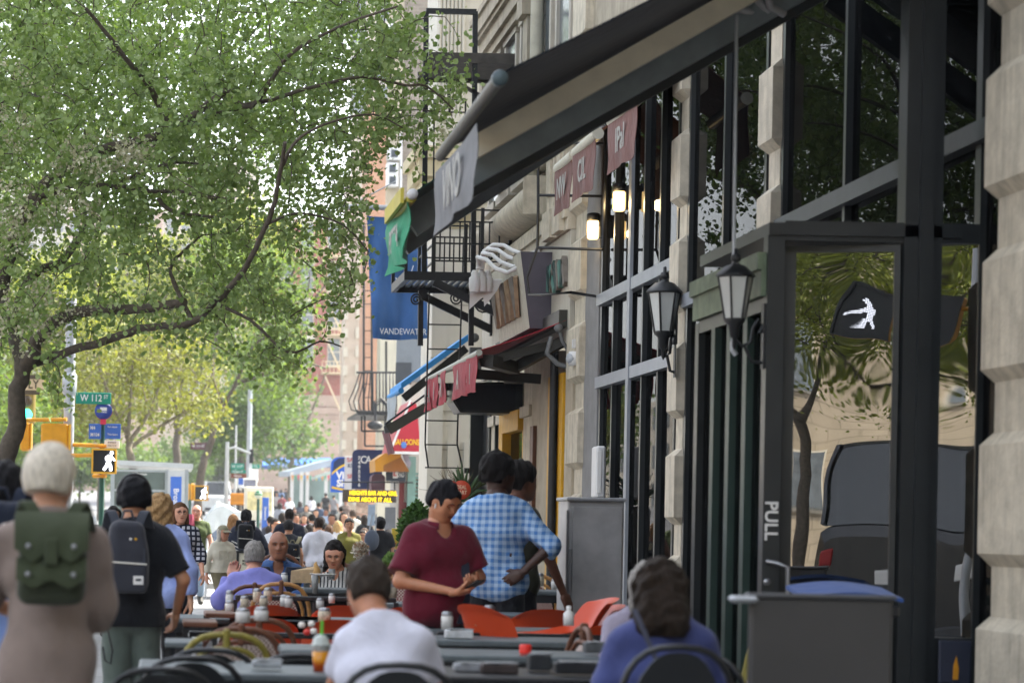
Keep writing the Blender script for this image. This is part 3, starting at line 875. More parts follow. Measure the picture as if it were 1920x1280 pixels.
mb = MB(); c = W(915, 676, 28.5); mb.bar(c, W(965, 690, 29), .14, .14); mb.bar(W(965, 690, 29), W(1055, 640, 28.6), .09, .12); mb.build('folding_arm', DARKARM, awn, True)
BRV = cloth('brown_red_valance', '#68443d', .4)
Xv = 4.33
def yv(px, py): return YX(px, py, Xv)
zt = 5.45
for (pa, pb, let, lb) in ((1048, 1076, 'NW', 'far brown red awning flap lettered NW above the round moulding'), (1081, 1120, 'CIL', 'middle brown red awning flap lettered CIL above the lit wall lamps'), (1147, 1197, 'IPal', 'near brown red awning flap lettered IPal under the black awning')):
 y0, y1 = yv(pb, 290), yv(pa, 290)
 a0, a1 = Vector((Xv, y0, zt)), Vector((Xv, y1, zt))
 awning(lb, y0, y1, a0, a1, a0 + Vector((.45, 0, .35)), a1 + Vector((.45, 0, .35)), BRV, [(0, 1)], BRV, M('cream_tube', '#b8b5a6', .4, .1), [], .06, .02, vh=.50, lets=[let], letmat=LETW, lsize=.32, wave=.02)
q0, q1 = W(752, 730, 36.6), W(882, 636, 36.6)
awn = awning('narrow bright blue awning edge sloping down from the white building', 36.6, 38.4, q0, q0 + Vector((0, 1.8, 0)), q1, q1 + Vector((0, 1.8, 0)), cloth('sky_blue_canvas', '#3f8fcf', .15), [(.3, .98)], cloth('grey_blue_valance', '#9aa3a8', .2), MATS['sky_blue_canvas'], [(.05, -.13, -.13, .07, .12, DARKARM)], .045, .0, .10, vh=.35)
mb = MB(); mb.lathe(q1 + Vector((.05, -.1, .02)), [(0, 0), (.07, 0), (.07, .08), (0, .08)], 14, axis='y'); mb.box(q1 + Vector((.0, -.02, -.5)), q1 + Vector((.18, .1, -.12))); mb.build('bracket', M('joint_grey', '#8b8d90'), awn, True)
aw2 = thing('folding_awning', 'long grey folding awning arm with a thin rod and hanging maroon flap', 'awning', W(790, 770, 36.3))
mb = MB(); mb.bar(W(728, 806, 36.3), W(868, 722, 36.3), .07, .15); mb.build('arm', M('olive_arm', '#4a4a42', .5, .1), aw2, True)
mb = MB(); mb.tube([W(722, 795, 36.3), W(800, 738, 36.3)], .016, 8); mb.build('rod', IRON, aw2, True)
mb = MB(); mb.prism([(0, 0), (.12, .02), (.16, .12), (.05, .2), (-.02, .1)], 0, .08, 'y'); ob = mb.build('elbow', M('joint_grey', '#8b8d90'), aw2); ob.location = W(722, 812, 36.3) - aw2.location
mb = MB(); p = W(724, 806, 36.4); mb.sheet(lambda u, v: p + Vector((.03 + .1 * v + .02 * math.sin(u * 8), u * 1.2, -.34 * v)), 6, 4, (.008, 0, 0)); mb.build('maroon_flap', cloth('maroon_canvas', '#5d1f2a', .3), aw2, True)
# ---------------------------------------------------------------- lamps and fittings on the facades
def lantern(loc, sc, wall_dx, label):
 r = thing('wall_lantern', label, 'lantern', loc, 0, 'black wall lanterns')
 f = MB()
 f.lathe((0, 0, .30 * sc), [(.0, .26 * sc), (.018 * sc, .25 * sc), (.02 * sc, .20 * sc), (.045 * sc, .19 * sc), (.05 * sc, .13 * sc), (.02 * sc, .125 * sc), (.06 * sc, .09 * sc)], 10)
 f.lathe((0, 0, .30 * sc), [(.06 * sc, .09 * sc), (.10 * sc, .085 * sc), (.19 * sc, .0), (.20 * sc, -.02 * sc), (.17 * sc, -.03 * sc), (.0, -.03 * sc)], 6)
 f.build('hood', M('lantern_black', '#202224', .45, .15, 10), r)
 g = MB(); 
 for k in range(6):
  a0, a1 = 2 * PI * k / 6, 2 * PI * (k + 1) / 6
  t0, t1 = Vector((math.cos(a0) * .165, math.sin(a0) * .165, .27)) * sc, Vector((math.cos(a1) * .165, math.sin(a1) * .165, .27)) * sc
  b0, b1 = Vector((math.cos(a0) * .095, math.sin(a0) * .095, -.14)) * sc, Vector((math.cos(a1) * .095, math.sin(a1) * .095, -.14)) * sc
  g.add([t0, t1, b1, b0], [(0, 1, 2, 3)])
 g.build('lantern_glass', M('frosted_glass', '#b9bcb8', .15, .05, spec=.6), r)
 f = MB()
 for k in range(6):
  a0 = 2 * PI * k / 6
  f.tube([Vector((math.cos(a0) * .168, math.sin(a0) * .168, .275)) * sc, Vector((math.cos(a0) * .098, math.sin(a0) * .098, -.145)) * sc], .011 * sc, 6)
 f.lathe((0, 0, -.14 * sc), [(.10 * sc, .01 * sc), (.105 * sc, -.02 * sc), (.06 * sc, -.06 * sc), (.045 * sc, -.17 * sc), (.02 * sc, -.19 * sc), (.022 * sc, -.26 * sc), (0, -.30 * sc)], 8)
 f.build('cage', MATS['lantern_black'], r)
 f = MB()
 d = wall_dx
 f.tube([(0, 0, -.32 * sc), (d * .25, 0, -.40 * sc), (d * .55, 0, -.36 * sc), (d * .62, 0, -.22 * sc), (d * .8, 0, -.14 * sc), (d * .95, 0, -.2 * sc), (d * .85, 0, -.27 * sc)], .017 * sc, 8)
 f.tube([(d * .3, 0, -.38 * sc), (d * .6, 0, -.55 * sc), (d * .95, 0, -.56 * sc)], .017 * sc, 8)
 f.box((d * .93, -.05 * sc, -.62 * sc), (d, .05 * sc, .02 * sc))
 f.build('bracket', MATS['lantern_black'], r)
 return r
lantern(W(1245, 598, P3 - .2), .86, XF - .12 - W(1245, 598, P3 - .2).x, 'black wall lantern on the stone pier, the farther of the two')
lantern(W(1378, 572, VY0 + .05), .60, vx - W(1378, 572, VY0 + .05).x, 'black wall lantern in front of the mossy green fascia')
mb = MB(); p0, p1 = W(1381, 30, 14.3), W(1374, 640, 14.3); mb.tube([p0 - p1, (0, 0, 0)], .011, 8); mb.tube([(0, 0, 0), (.0, 0, -.05), (.02, 0, -.08)], .016, 8)
one('crank_rod', mb, GALV, 'thin grey awning crank rod hanging straight down past the lantern', 'rod', p1)
def bulkhead(px, py, label):
 yv_ = YX(px + 22, py, XF)
 c = W(px, py, yv_)
 r = thing('bulkhead_lamp', label, 'wall lamp', c, 0, 'lit wall lamps')
 k = 1.0
 g = MB(); g.lathe((0, 0, -.12), [(0, 0), (.05, .0), (.062, .02), (.066, .18), (.06, .2)], 14); g.build('lamp_shade', emis('lamp_glow', '#ffd58c', .7), r)
 g = MB(); g.sphere((0, -.0, -.04), .03, 10, 8); 
 g = MB(); g.lathe((0, 0, .08), [(.0, .09), (.06, .085), (.072, .07), (.072, 0), (.0, 0)], 14); g.box((.05, -.03, .02), (XF - c.x, .03, .09)); g.box((XF - c.x - .06, -.06, -.1), (XF - c.x, .06, .14)); g.build('housing', IRON, r)
 b = bpy.data.lights.new('bulb', 'POINT'); b.energy = 1.6; b.color = (1, .72, .35); b.shadow_soft_size = .06
 bo = bpy.data.objects.new('bulb', b); COL.objects.link(bo); bo.parent = r; bo.location = (-.12, -.05, -.06)
bulkhead(1161, 374, 'lit amber wall lamp under the nearest brown red flap')
bulkhead(1112, 428, 'lit amber wall lamp left of and below the other one')
mb = MB(); c = W(1073, 672, YX(1083, 672, XF) - .4)
mb.sphere((0, 0, 0), .075, 14, 10); r = thing('security_camera', 'white dome security camera on the stone pier beside the red awning', 'camera', c)
mb.build('dome', M('dome_grey', '#9aa0a6', .15, .05), r)
mb = MB(); mb.lathe((.03, 0, -.08), [(0, 0), (.075, 0), (.08, .1), (.07, .16), (0, .16)], 12); mb.box((.0, -.04, .12), (.12, .05, .22)); mb.build('housing', WHITEM, r)
mb = MB(); c0 = W(1008, 345, 27.0)
pts = [W(1009, 300, 27), W(1009, 345, 27), W(1009, 400, 27), W(1008, 463, 27), W(988, 520, 27), W(992, 552, 27), W(1020, 553, 26.4), W(1070, 548, 25.4), W(1120, 556, YX(1120, 556, XF - .03))]
mb.tube(pts, .016, 8)
for (a, b) in (((1010, 366), (1132, 368)), ((1008, 464), (1130, 468)), ((1065, 268), (1137, 270))):
 mb.tube([W(*a, 27), W(*b, YX(b[0], b[1], XF - .03))], .016, 8)
mb.tube([W(1136, 235, 25), W(1130, 465, 25.0)], .02, 8)
mb.v = [tuple(Vector(p) - c0) for p in mb.v]
one('sign_bracket', mb, IRON, 'thin black sign bracket of bars and bent rod in front of the stone building', 'bracket', c0)
sg = thing('blade_sign', 'weathered pale projecting sign with stick letters and dark end face', 'sign', W(985, 545, 30))
Ya, Yb = YX(1012, 545, XF - .5), YX(945, 545, XF - .5)
mb = MB(); pA, pB = W(976, 472, 29.6), W(1013, 472, 29.6)
zt_, zb_ = W(995, 472, 29.6).z, W(995, 615, 29.6).z
xw_ = XF - .061
mb.add([(pA.x, 29.6, zt_), (xw_, 29.6, zt_), (xw_, 29.6, zb_), (pA.x + .13, 29.6, zb_), (pA.x, 32.2, zt_), (xw_, 32.2, zt_), (xw_, 32.2, zb_), (pA.x + .13, 32.2, zb_)],
  [(0, 1, 2, 3)[::-1], (4, 5, 6, 7), (0, 4, 5, 1)[::-1], (3, 2, 6, 7), ], 0)
mb.add([(pA.x, 29.6, zt_), (pA.x + .13, 29.6, zb_), (pA.x + .13, 32.2, zb_), (pA.x, 32.2, zt_)], [(0, 1, 2, 3)], 1)
mb.build('panel', [M('plum_grey', '#4b4852', .6, .15, 3, .2), M('pale_boards', '#b3b2a4', .7, .12, 8, .2, streak=.5, dirt='#75766a')], sg, True)
def sticks(parent, spec, x0, x1, col, r=.035):
 """crooked lettering made of sticks; spec = list of (y, z, y2, z2)"""
 for i, (y, z, y2, z2) in enumerate(spec):
  f = (lambda zz: x0 + (x1 - x0) * (zt_ - zz) / (zt_ - zb_) - .03)
  mb = MB(); mb.bar((f(z), y, z), (f(z2), y2, z2), .05, .09)
  mb.build('letter_stroke', col[i % len(col)], parent, True)
TEAL = M('teal_wood', '#4f7a70', .7, .2, 10); DTEAL = M('dark_teal_wood', '#24403c', .7, .2, 10); TANW = M('tan_wood', '#8f7a62', .7, .25, 10); GRW = M('grey_wood', '#6d675f', .7, .25, 10)
h = zt_ - zb_
sp_ = []
for k in range(5):
 y = 30.0 + k * .42
 sp_ += [(y, zt_ - .28 * h, y + .18, zb_ + .2 * h), (y + .2, zb_ + .2 * h, y + .36, zt_ - .26 * h)]
sticks(sg, sp_, pA.x, pA.x + .13, [TANW, GRW, TANW, TANW])
wl = thing('wall_lettering', 'crooked teal and grey stick letters mounted on the pale shop fascia', 'lettering', (XF - .06, 28.8, 4.3))
def wst(spec, cols):
 for i, (a, b) in enumerate(spec):
  ya_, yb_ = YX(a[0], a[1], XF - .1), YX(b[0], b[1], XF - .1)
  mb = MB(); mb.bar((XF - .1, ya_, W(a[0], a[1], ya_).z), (XF - .1, yb_, W(b[0], b[1], yb_).z), .06, .10); mb.build('letter_stroke', cols[i % len(cols)], wl, True)
wst([((1019, 552), (1022, 512)), ((1027, 548), (1028, 504)), ((1034, 545), (1029, 504)), ((1034, 546), (1040, 494)), ((1042, 545), (1034, 502)), ((1047, 544), (1040, 494)), ((1049, 540), (1046, 490)), ((1053, 536), (1050, 492)), ((1054, 535), (1057, 486)), ((1061, 533), (1057, 484))], [GRW, TEAL, DTEAL])
wl2 = thing('wall_lettering', 'dark teal stick letter W on the fascia left of the projecting sign', 'lettering', (XF - .06, 33.4, 4.2))
for (a, b) in (((937, 563), (948, 594)), ((948, 594), (947, 556)), ((951, 592), (953, 552)), ((956, 588), (957, 550))):
 ya_, yb_ = YX(a[0], a[1], XF - .1), YX(b[0], b[1], XF - .1)
 mb = MB(); mb.bar((XF - .1, ya_, W(a[0], a[1], ya_).z), (XF - .1, yb_, W(b[0], b[1], yb_).z), .06, .12); mb.build('letter_stroke', DTEAL, wl2, True)
gl = thing('sign_lamp', 'white sign lamp on four curved gooseneck tubes beside the fire escape', 'lamp', W(910, 540, 31))
for k in range(4):
 mb = MB(); o = k * 11
 pts = [W(1010 - o * .9, 472 + o * .75, 30), W(985 - o, 478 + o, 30.2), W(962 - o, 470 + o, 30.4), W(945 - o, 460 + o * .8, 30.6), W(925 - o * .9, 459 + o * .7, 30.8), W(908 - o * .3, 470 + o * .8, 31), W(900 - o * .0 + 3 * (1.5 - k), 505, 31.0)]
 mb.tube(pts, .027, 8); mb.build('gooseneck', M('white_enamel', '#d9dadb', .35, .03), gl, True)
for k, px in enumerate((890, 903, 914)):
 mb = MB(); mb.lathe(W(px, 530, 31 + .05 * k), [(.06, -.12), (.075, -.05), (.072, .06), (.045, .09), (.05, .12), (.03, .16)], 12); mb.build('lamp_holder', MATS['white_enamel'], gl, True)
mb = MB(); a = [W(*p, 31.1) for p in ((881, 545), (886, 530), (922, 525), (941, 525), (932, 545), (908, 575), (906, 556), (880, 580))]
n_ = len(a); mb.add(a + [p + Vector((.02, .10, .02)) for p in a], [tuple(range(n_)), tuple(range(n_, 2 * n_))[::-1]] + [((i + 1) % n_, i, n_ + i, n_ + (i + 1) % n_) for i in range(n_)])
mb.build('reflector', MATS['white_enamel'], gl, True)
# ---------------------------------------------------------------- fire escape on the stone building
FY = 34.0
fe = thing('fire_escape', 'black iron fire escape with railings and drop ladder hanging on the stone building', 'fire escape', W(850, 530, FY))
def P(px, py, y=FY): return W(px, py, y)
zpl = P(820, 522).z
mb = MB(); xo = P(746, 522).x
mb.box((xo, FY - .9, zpl - .12), (XF, FY - .84, zpl)); mb.box((xo, FY + .9, zpl - .12), (XF, FY + .96, zpl)); mb.box((xo, FY - .839, zpl - .12), (xo + .06, FY + .899, zpl))
for i in range(14):
 x = xo + .1 + i * .095
 if x < XF - .05: mb.box((x, FY - .839, zpl - .05), (x + .05, FY + .899, zpl - .02))
mb.build('platform', IRON, fe, True)
mb = MB()
for yy in (FY - .87, FY + .93):
 for px, t, b in ((750, 610 if False else 520, 522), (800, 405, 522), (889, 400, 522), (940, 402, 522)):
  x = W(px, 450, FY).x
  mb.bar((x, yy, zpl), (x, yy, P(px, 405).z), .045)
 for py_ in (408, 430, 470, 502):
  mb.bar((W(800, py_, FY).x, yy, P(840, py_).z), (XF, yy, P(840, py_).z), .022)
 for k in range(7):
  x = W(812 + k * 18, 450, FY).x
  mb.bar((x, yy, P(840, 502).z), (x, yy, P(840, 430).z), .02)
for py_ in (408, 430, 470, 502):
 x = W(800, py_, FY).x; mb.bar((x, FY - .87, P(800, py_).z), (x, FY + .93, P(800, py_).z), .022)
mb.bar((xo + .03, FY - .87, zpl), (xo + .03, FY - .87, P(750, 500).z), .03)
mb.build('railing', IRON, fe, True)
for yy in (FY - .87, FY + .93):
 mb = MB(); mb.bar((W(800, 550, FY).x, yy, zpl - .14), (XF - .03, yy, P(936, 610).z), .075, .11); mb.box((XF - .09, yy - .05, P(936, 620).z), (XF - .003, yy + .05, zpl - .121)); mb.build('strut', IRON, fe, True)
for (px, py_, rr) in ((780, 562, .085), (856, 560, .10), (908, 570, .16)):
 mb = MB(); c = P(px, py_, FY - .87)
 mb.tube([c + Vector((math.cos(t * .5) * rr * (1 - t / 32), 0, math.sin(t * .5) * rr * (1 - t / 32))) for t in range(29)], .013, 6); mb.build('scroll', IRON, fe, True)
mb = MB()
for px in (799, 891):
 mb.bar(P(px, 22, FY - .6), P(px - 4, 520, FY - .6), .07, .05)
mb.bar(P(799, 21, FY - .6), P(893, 23, FY - .6), .07, .07)
mb.build('post_frame', IRON, fe, True)
mb = MB(); z = P(870, 123).z; mb.box((P(795, 120).x, FY - .66, z - .09), (XF, FY - .60 + 0, z + .05)); mb.box((P(795, 120).x, FY + .8, z - .09), (XF, FY + .86, z + .05)); mb.box((P(795, 120).x, FY - .599, z - .05), (XF, FY + .799, z - .02))
mb.build('upper_platform', M('rusty_iron', '#4b4641', .7, .3, 8, .3), fe, True)
mb = MB(); mb.bar(P(812, 130, FY - .6), P(908, 184, FY - .6), .05); mb.build('brace', MATS['rusty_iron'], fe, True)
mb = MB()
for px in (814, 873): mb.bar(P(px, 186, FY - .7), P(px - 2, 500, FY - .7), .022)
for py_ in (187, 210, 254, 298, 342, 386): mb.bar(P(800 if py_ == 187 else 814, py_, FY - .7), P(873, py_ + 1, FY - .7), .018)
mb.bar(P(843, 150, FY - .7), P(843, 210, FY - .7), .03)
mb.build('upper_ladder', IRON, fe, True)
mb = MB()
for (a, b) in (((805, 545), (797, 832)), ((797, 832), (803, 876)), ((866, 545), (857, 832)), ((857, 832), (867, 876))): mb.bar(P(*a, FY - .75), P(*b, FY - .75), .022)
for py_ in (608, 654, 742, 788, 833, 876): mb.bar(P(803 - (py_ - 600) * .022, py_, FY - .75), P(864 - (py_ - 600) * .022 + (8 if py_ > 850 else 0), py_ + 1, FY - .75), .018)
mb.build('drop_ladder', IRON, fe, True)
for px in (789, 884): mb = MB(); mb.bar(P(px, 545, FY - .6), P(px - 1, 648, FY - .6), .07); mb.build('hanger_post', IRON, fe, True)
for nm, lb, (x0, y0, x1, y1), yy in (('loudspeaker', 'big black loudspeaker box fixed under the red awning beside the white wall', (845, 720, 905, 775), 33.0),):
 c = P((x0 + x1) / 2, (y0 + y1) / 2, yy); mb = MB(); wd, hg = (x1 - x0) / S(yy), (y1 - y0) / S(yy)
 mb.prism([(-wd / 2, hg / 2), (-wd / 2, -hg * .15), (-wd * .28, -hg / 2), (wd / 2 + .5, -hg / 2), (wd / 2 + .5, hg / 2)], -.3, .4, 'y')
 r = thing(nm, lb, 'loudspeaker', c); mb.build('cabinet', FRAME, r)
 mb = MB(); mb.prism([(-wd / 2 + .03, hg / 2 - .03), (-wd / 2 + .03, -hg * .15), (-wd * .27, -hg / 2 + .03), (wd / 2 + .4, -hg / 2 + .03), (wd / 2 + .4, hg / 2 - .03)], -.33, -.301, 'y'); mb.build('grille', M('speaker_grille', '#22262b', .8, .2, 60), r)
# ---------------------------------------------------------------- blue banner
BY = 40.3
bn = thing('banner', 'large blue cloth banner lettered VANDEWATER hanging beside the fire escape', 'banner', W(748, 520, BY))
mb = MB()
def ban(u, v):
 px = 688 + 113 * u + 5 * v * (1 - u) * 2.2; py_ = 404 + 230 * v + 3 * math.sin(u * 3)
 p = W(px, py_, BY)
 p.y += .05 * math.sin(u * 8 + v * 5) + .035 * math.sin(u * 3 - v * 11) + .02 * math.sin(u * 21 + v * 3)
 return p
mb.sheet(ban, 28, 30, (0, .012, 0)); mb.build('cloth', cloth('banner_blue', '#3d6296', .3, .05), bn, True)
t = text('VANDEWATER', .145, M('banner_white', '#d5d9de', .6, .03), bn, W(756, 622, BY - .10) - bn.location, (PI / 2, 0, 0), .0, .003, sx=.80)
mb = MB()
for (a, b) in (((742, 520), (752, 548)), ((760, 500), (768, 520)), ((768, 520), (775, 498))): mb.bar(W(*a, BY - .11), W(*b, BY - .11), .03, .012)
mb.build('emblem', MATS['banner_white'], bn, True)
mb = MB(); mb.tube([W(650, 388, BY), W(800, 391, BY)], .045, 10); mb.sphere(W(650, 388, BY), .06, 10, 8); mb.tube([W(655, 386, BY), W(742, 340, BY)], .012, 6); mb.tube([W(690, 392, BY), W(690, 404, BY)], .01, 6); mb.tube([W(800, 392, BY), W(800, 404, BY)], .01, 6)
mb.build('pole', GALV, bn, True)
# ---------------------------------------------------------------- iron balcony down the street
KY = 80
bl = thing('iron_balcony', 'curved black iron balcony with ladders across the side street', 'balcony', W(705, 740, KY))
mb = MB()
for i in range(13):
 px = 668 + i * 6.3; k = max(0, (5 - i)) / 5
 mb.tube([W(px + 6 * k, 698, KY - .5 + .04 * i), W(px - 2 * k, 725, KY - .55), W(px - 14 * k, 752, KY - .6), W(px - 9 * k, 768, KY - .55), W(px + 4 * k, 772, KY - .5)], .022, 6)
mb.tube([W(668, 698, KY - .5), W(746, 698, KY - .5)], .035, 8); mb.tube([W(668, 772, KY - .5), W(742, 772, KY - .5)], .035, 8)
mb.build('railing', IRON, bl, True)
mb = MB(); a = W(668, 774, KY); b = W(745, 780, KY); mb.box((a.x, KY - .5, b.z), (b.x, KY + 3.9, a.z)); mb.build('platform', IRON, bl, True)
mb = MB()
for px in (682, 697, 724): mb.bar(W(px, 420 if px < 700 else 640, KY), W(px, 780, KY), .07)
for k in range(15): mb.bar(W(682, 420 + k * 25, KY), W(697, 420 + k * 25, KY), .03)
mb.build('ladder_posts', IRON, bl, True)
mb = MB(); 
for (a, b) in (((678, 780), (678, 808)), ((678, 808), (724, 808)), ((684, 780), (684, 836)), ((684, 836), (722, 836)), ((722, 780), (722, 836))): mb.bar(W(*a, KY), W(*b, KY), .06)
mb.build('drop_frame', IRON, bl, True)
lp_ = thing('sign_lamp', 'dark gooseneck sign lamp hanging below the curved balcony', 'lamp', W(705, 790, KY - 1))
for k in range(3):
 mb = MB(); mb.tube([W(742, 770, KY - 1), W(728, 765 - k * 3, KY - 1), W(715, 752 - k * 3, KY - 1), W(706 - k * 2, 760 - k * 4, KY - 1), W(703, 795, KY - 1)], .03, 6); mb.build('gooseneck', IRON, lp_, True)
mb = MB(); mb.sphere(W(703, 797, KY - 1), .22, 12, 8, sc=(1.2, .8, .7)); mb.build('shade', IRON, lp_, True)
# ---------------------------------------------------------------- signs
def board(name, label, cat, Y, px0, py0, px1, py1, mat, th=.06, texts=(), group=None, round_=0, bracket=None):
 a, b = W(px0, py0, Y), W(px1, py1, Y)
 c = (a + b) / 2
 w_, h_ = abs(b.x - a.x), abs(a.z - b.z)
 r = thing(name, label, cat, c, 0, group)
 mb = MB()
 if round_:
  R_ = round_; pts = [(w_ / 2, h_ / 2), (w_ / 2, -h_ / 2), (-w_ / 2, -h_ / 2)] + [(-w_ / 2 + R_ * (1 - math.cos(t)), h_ / 2 - R_ * (1 - math.sin(t))) for t in [PI / 2 * k / 6 for k in range(7)]]
  mb.prism(pts, 0, th, 'y')
 else:
  mb.bbox((0, th / 2, 0), (w_, th, h_), .008)
 mb.build('panel', mat, r)
 for tx in texts:
  s, px, py_, hp, m = tx[:5]; kw = tx[5] if len(tx) > 5 else {}
  p = W(px, py_, Y) - c; p.y = -.004
  text(s, hp / S(Y) / .72, m, r, p, (PI / 2, kw.pop('rot', 0), 0), kw.pop('bold', .015), .003, **kw)
 if bracket:
  for (bx, by, ex, ey) in bracket:
   mb = MB(); mb.tube([W(bx, by, Y) - c + Vector((0, .03, 0)), W(ex, ey, Y) - c + Vector((0, .03, 0))], .02, 6); mb.build('bracket', IRON, r)
 return r
WT = M('sign_white', '#d8d8d6', .5, .02); SGREEN = M('street_sign_green', '#12806a', .45, .05); SBLUE = M('transit_blue', '#3560b0', .45, .05); LED = emis('led_yellow', '#f2c400', .55)
board('led_sign', 'brown message sign reading HEIGHTS BAR AND GRILL in yellow letters', 'sign', 59.5, 643, 917, 743, 942, M('led_board', '#332a20', .6, .15), .15,
  [('HEIGHTS BAR AND GRIL', 700, 924.5, 8.2, LED, dict(sx=.72, bold=.02)), ('DINE ABOVE IT ALL', 694, 936.5, 8.2, LED, dict(sx=.78, bold=.02, spacing=1.05))], bracket=[(640, 903, 775, 904), (690, 904, 690, 918), (740, 904, 740, 918)])
NAVYS = M('navy_sign', '#1b2950', .4, .06)
r = board('blade_sign', 'navy projecting sign with white monogram and vertical number 7495556', 'sign', 63, 661, 842, 716, 917, NAVYS, .12, [('CA', 686, 862, 14, WT, dict(sx=.9, spacing=.7))] + [(d, 673.5, 858.5 + 8.4 * i, 6.4, WT, dict(bold=.03)) for i, d in enumerate('7495556')], round_=.14, bracket=[(716, 850, 748, 850)])
r = board('blade_sign', 'rounded blue projecting sign with white Vi Sh letters and yellow arcs', 'sign', 67, 621, 856, 664, 923, M('royal_blue_sign', '#2456b4', .35, .05), .2, [('Vi', 638, 891, 13, WT, dict(bold=.04)), ('Sh', 640, 906, 13, WT, dict(bold=.04))], round_=.22, bracket=[(650, 860, 748, 860)])
mb = MB(); c = r.location
mb.grid(lambda u, v: W(622 + 32 * u, 886 - 18 * math.sin(u * PI * .5) + 4 * v, 66.99) - c, 8, 1); mb.grid(lambda u, v: W(622 + 42 * u, 911 + 6 * math.sin(u * PI * .5) + 4 * v, 66.99) - c, 8, 1)
mb.build('yellow_arc', M('sign_yellow', '#d6b02a', .4, .05), r)
mb = MB(); mb.add([W(*p, 66.994) - c for p in ((624, 884), (626, 866), (634, 859), (662, 857), (662, 866), (640, 872))], [(0, 1, 2, 3, 4, 5)]); mb.build('navy_corner', NAVYS, r)
REDT = M('sign_red', '#b03430', .5, .05)
board('blade_sign', 'narrow pale grey projecting sign with red and blue lettering', 'sign', 65, 647, 855, 664, 926, M('pale_sign', '#b9b9bd', .5, .05), .1, [('SA', 656.5, 862, 8, REDT), ('83', 656.5, 873, 7, NAVYS), ('SP', 656.5, 893, 8, REDT)], bracket=[(663, 858, 748, 858)])
r = thing('hood_awning', 'bright yellow box awning below the BALLOONS sign', 'awning', W(735, 868, 60.6))
mb = MB(); A = [W(703, 862, 59.8), W(722, 849, 59.8), W(753, 847, 59.8), W(757, 885, 59.8), W(719, 884, 59.8), W(704, 884, 59.8)]
mb.add([A[0], A[1], W(719, 872, 59.8), W(719, 884, 59.8), A[5]], [(0, 1, 2, 3, 4)[::-1]]); mb.add([A[1], A[2], W(752, 856, 59.8), W(719, 872, 59.8)], [(0, 1, 2, 3)[::-1]])
D = Vector((0, 1.6, 0)); mb.add([A[0], A[1], A[1] + D, A[0] + D], [(0, 1, 2, 3)]); mb.add([A[1], A[2], A[2] + D, A[1] + D], [(0, 1, 2, 3)]); mb.add([A[0], A[5], A[5] + D, A[0] + D], [(0, 1, 2, 3)[::-1]])
mb.build('hood', M('yellow_vinyl', '#b07a10', .45, .06), r, True)
mb = MB(); mb.add([W(719, 872, 59.82), W(752, 856, 59.82), W(768, 884, 59.82), W(719, 884, 59.82), W(719, 872, 61.2), W(752, 856, 61.2), W(768, 884, 61.2), W(719, 884, 61.2)], [(0, 3, 2, 1), (4, 5, 6, 7), (0, 1, 5, 4), (1, 2, 6, 5), (3, 0, 4, 7), (2, 3, 7, 6)]); mb.build('side_panel', M('amber_vinyl', '#84500f', .5, .1), r, True)
mb = MB(); mb.add([W(753, 847, 59.9), W(764, 850, 59.9), W(771, 868, 59.9), W(768, 880, 59.9), W(757, 862, 59.9)] + [W(753, 847, 60.9), W(764, 850, 60.9), W(771, 868, 60.9), W(768, 880, 60.9), W(757, 862, 60.9)], [(0, 1, 2, 3, 4)[::-1], (0, 1, 6, 5), (1, 2, 7, 6)]); mb.build('end_flap', M('lilac_grey', '#8d8a93', .5, .08), r, True)
r = thing('shop_awning', 'tapering red awning end panel lettered BALLOONS in yellow', 'awning', W(760, 800, 59))
mb = MB(); A = [W(*p, 58.6) for p in ((768, 752), (781, 757), (787, 822), (787, 847), (731, 847), (745, 800))]; B = [p + Vector((0, 2.2, 0)) for p in A]
mb.add(A + B, [(0, 1, 2, 3, 4, 5)[::-1], tuple(range(6, 12))] + [(i, (i + 1) % 6, 6 + (i + 1) % 6, 6 + i) for i in range(6)]); mb.build('panel', M('crimson_vinyl', '#a3192f', .45, .06), r, True)
text('BALLOONS', 11 / S(58.6) / .72, M('letter_yellow', '#e0b21c', .5, .03), r, W(762, 829, 58.58) - r.location, (PI / 2, 0, 0), .02, .003, sx=.62)
mb = MB(); mb.sphere(W(757, 834, 58.55), .07, 8, 6, sc=(1, .3, 1.2)); mb.build('balloon_mark', M('balloon_blue', '#4a6fb0', .4), r, True)
mb = MB(); mb.bar(W(729, 848, 58.6), W(788, 849, 58.6), .05, .06); mb.bar(W(770, 750, 58.6), W(732, 845, 58.58), .05, .05); mb.build('edge_trim', WHITEM, r, True)
board('shop_sign', 'small red and white vertical sign hanging under the yellow awning', 'sign', 60.2, 737, 880, 746, 896, WT, .06, [('L', 740.5, 888, 9, REDT, dict(bold=.05))])
board('shop_sign', 'dark blue hanging sign with white squiggle letters under the yellow awning', 'sign', 60.4, 724, 884, 760, 902, M('dark_blue_panel', '#2a3440', .5, .1), .08, [('KNO', 751, 890, 9, WT, dict(sx=.5))])
mb = MB(); c = W(709, 918, 61.5); k = 1 / S(61.5)
mb.prism([(-13 * k, 0), (13 * k, 0), (13 * k, 22 * k)] + [(13 * k * math.cos(t), 22 * k + 9 * k * math.sin(t)) for t in [PI * i / 8 for i in range(1, 8)]] + [(-13 * k, 22 * k)], 0, .6, 'y')
one('round_canopy', mb, M('plum_canopy', '#5a4048', .6, .1), 'plum coloured round topped door canopy behind the message sign', 'canopy', c)
board('menu_poster', 'small framed food poster under the message sign', 'poster', 60, 668, 940, 690, 962, M('poster_food', '#b8a090', .4, .45, 9), .04)
board('advert_poster', 'blue and white narrow poster board beside the shop door', 'poster', 61, 690, 945, 703, 985, M('poster_blue', '#7d8ea0', .4, .3, 4), .04)
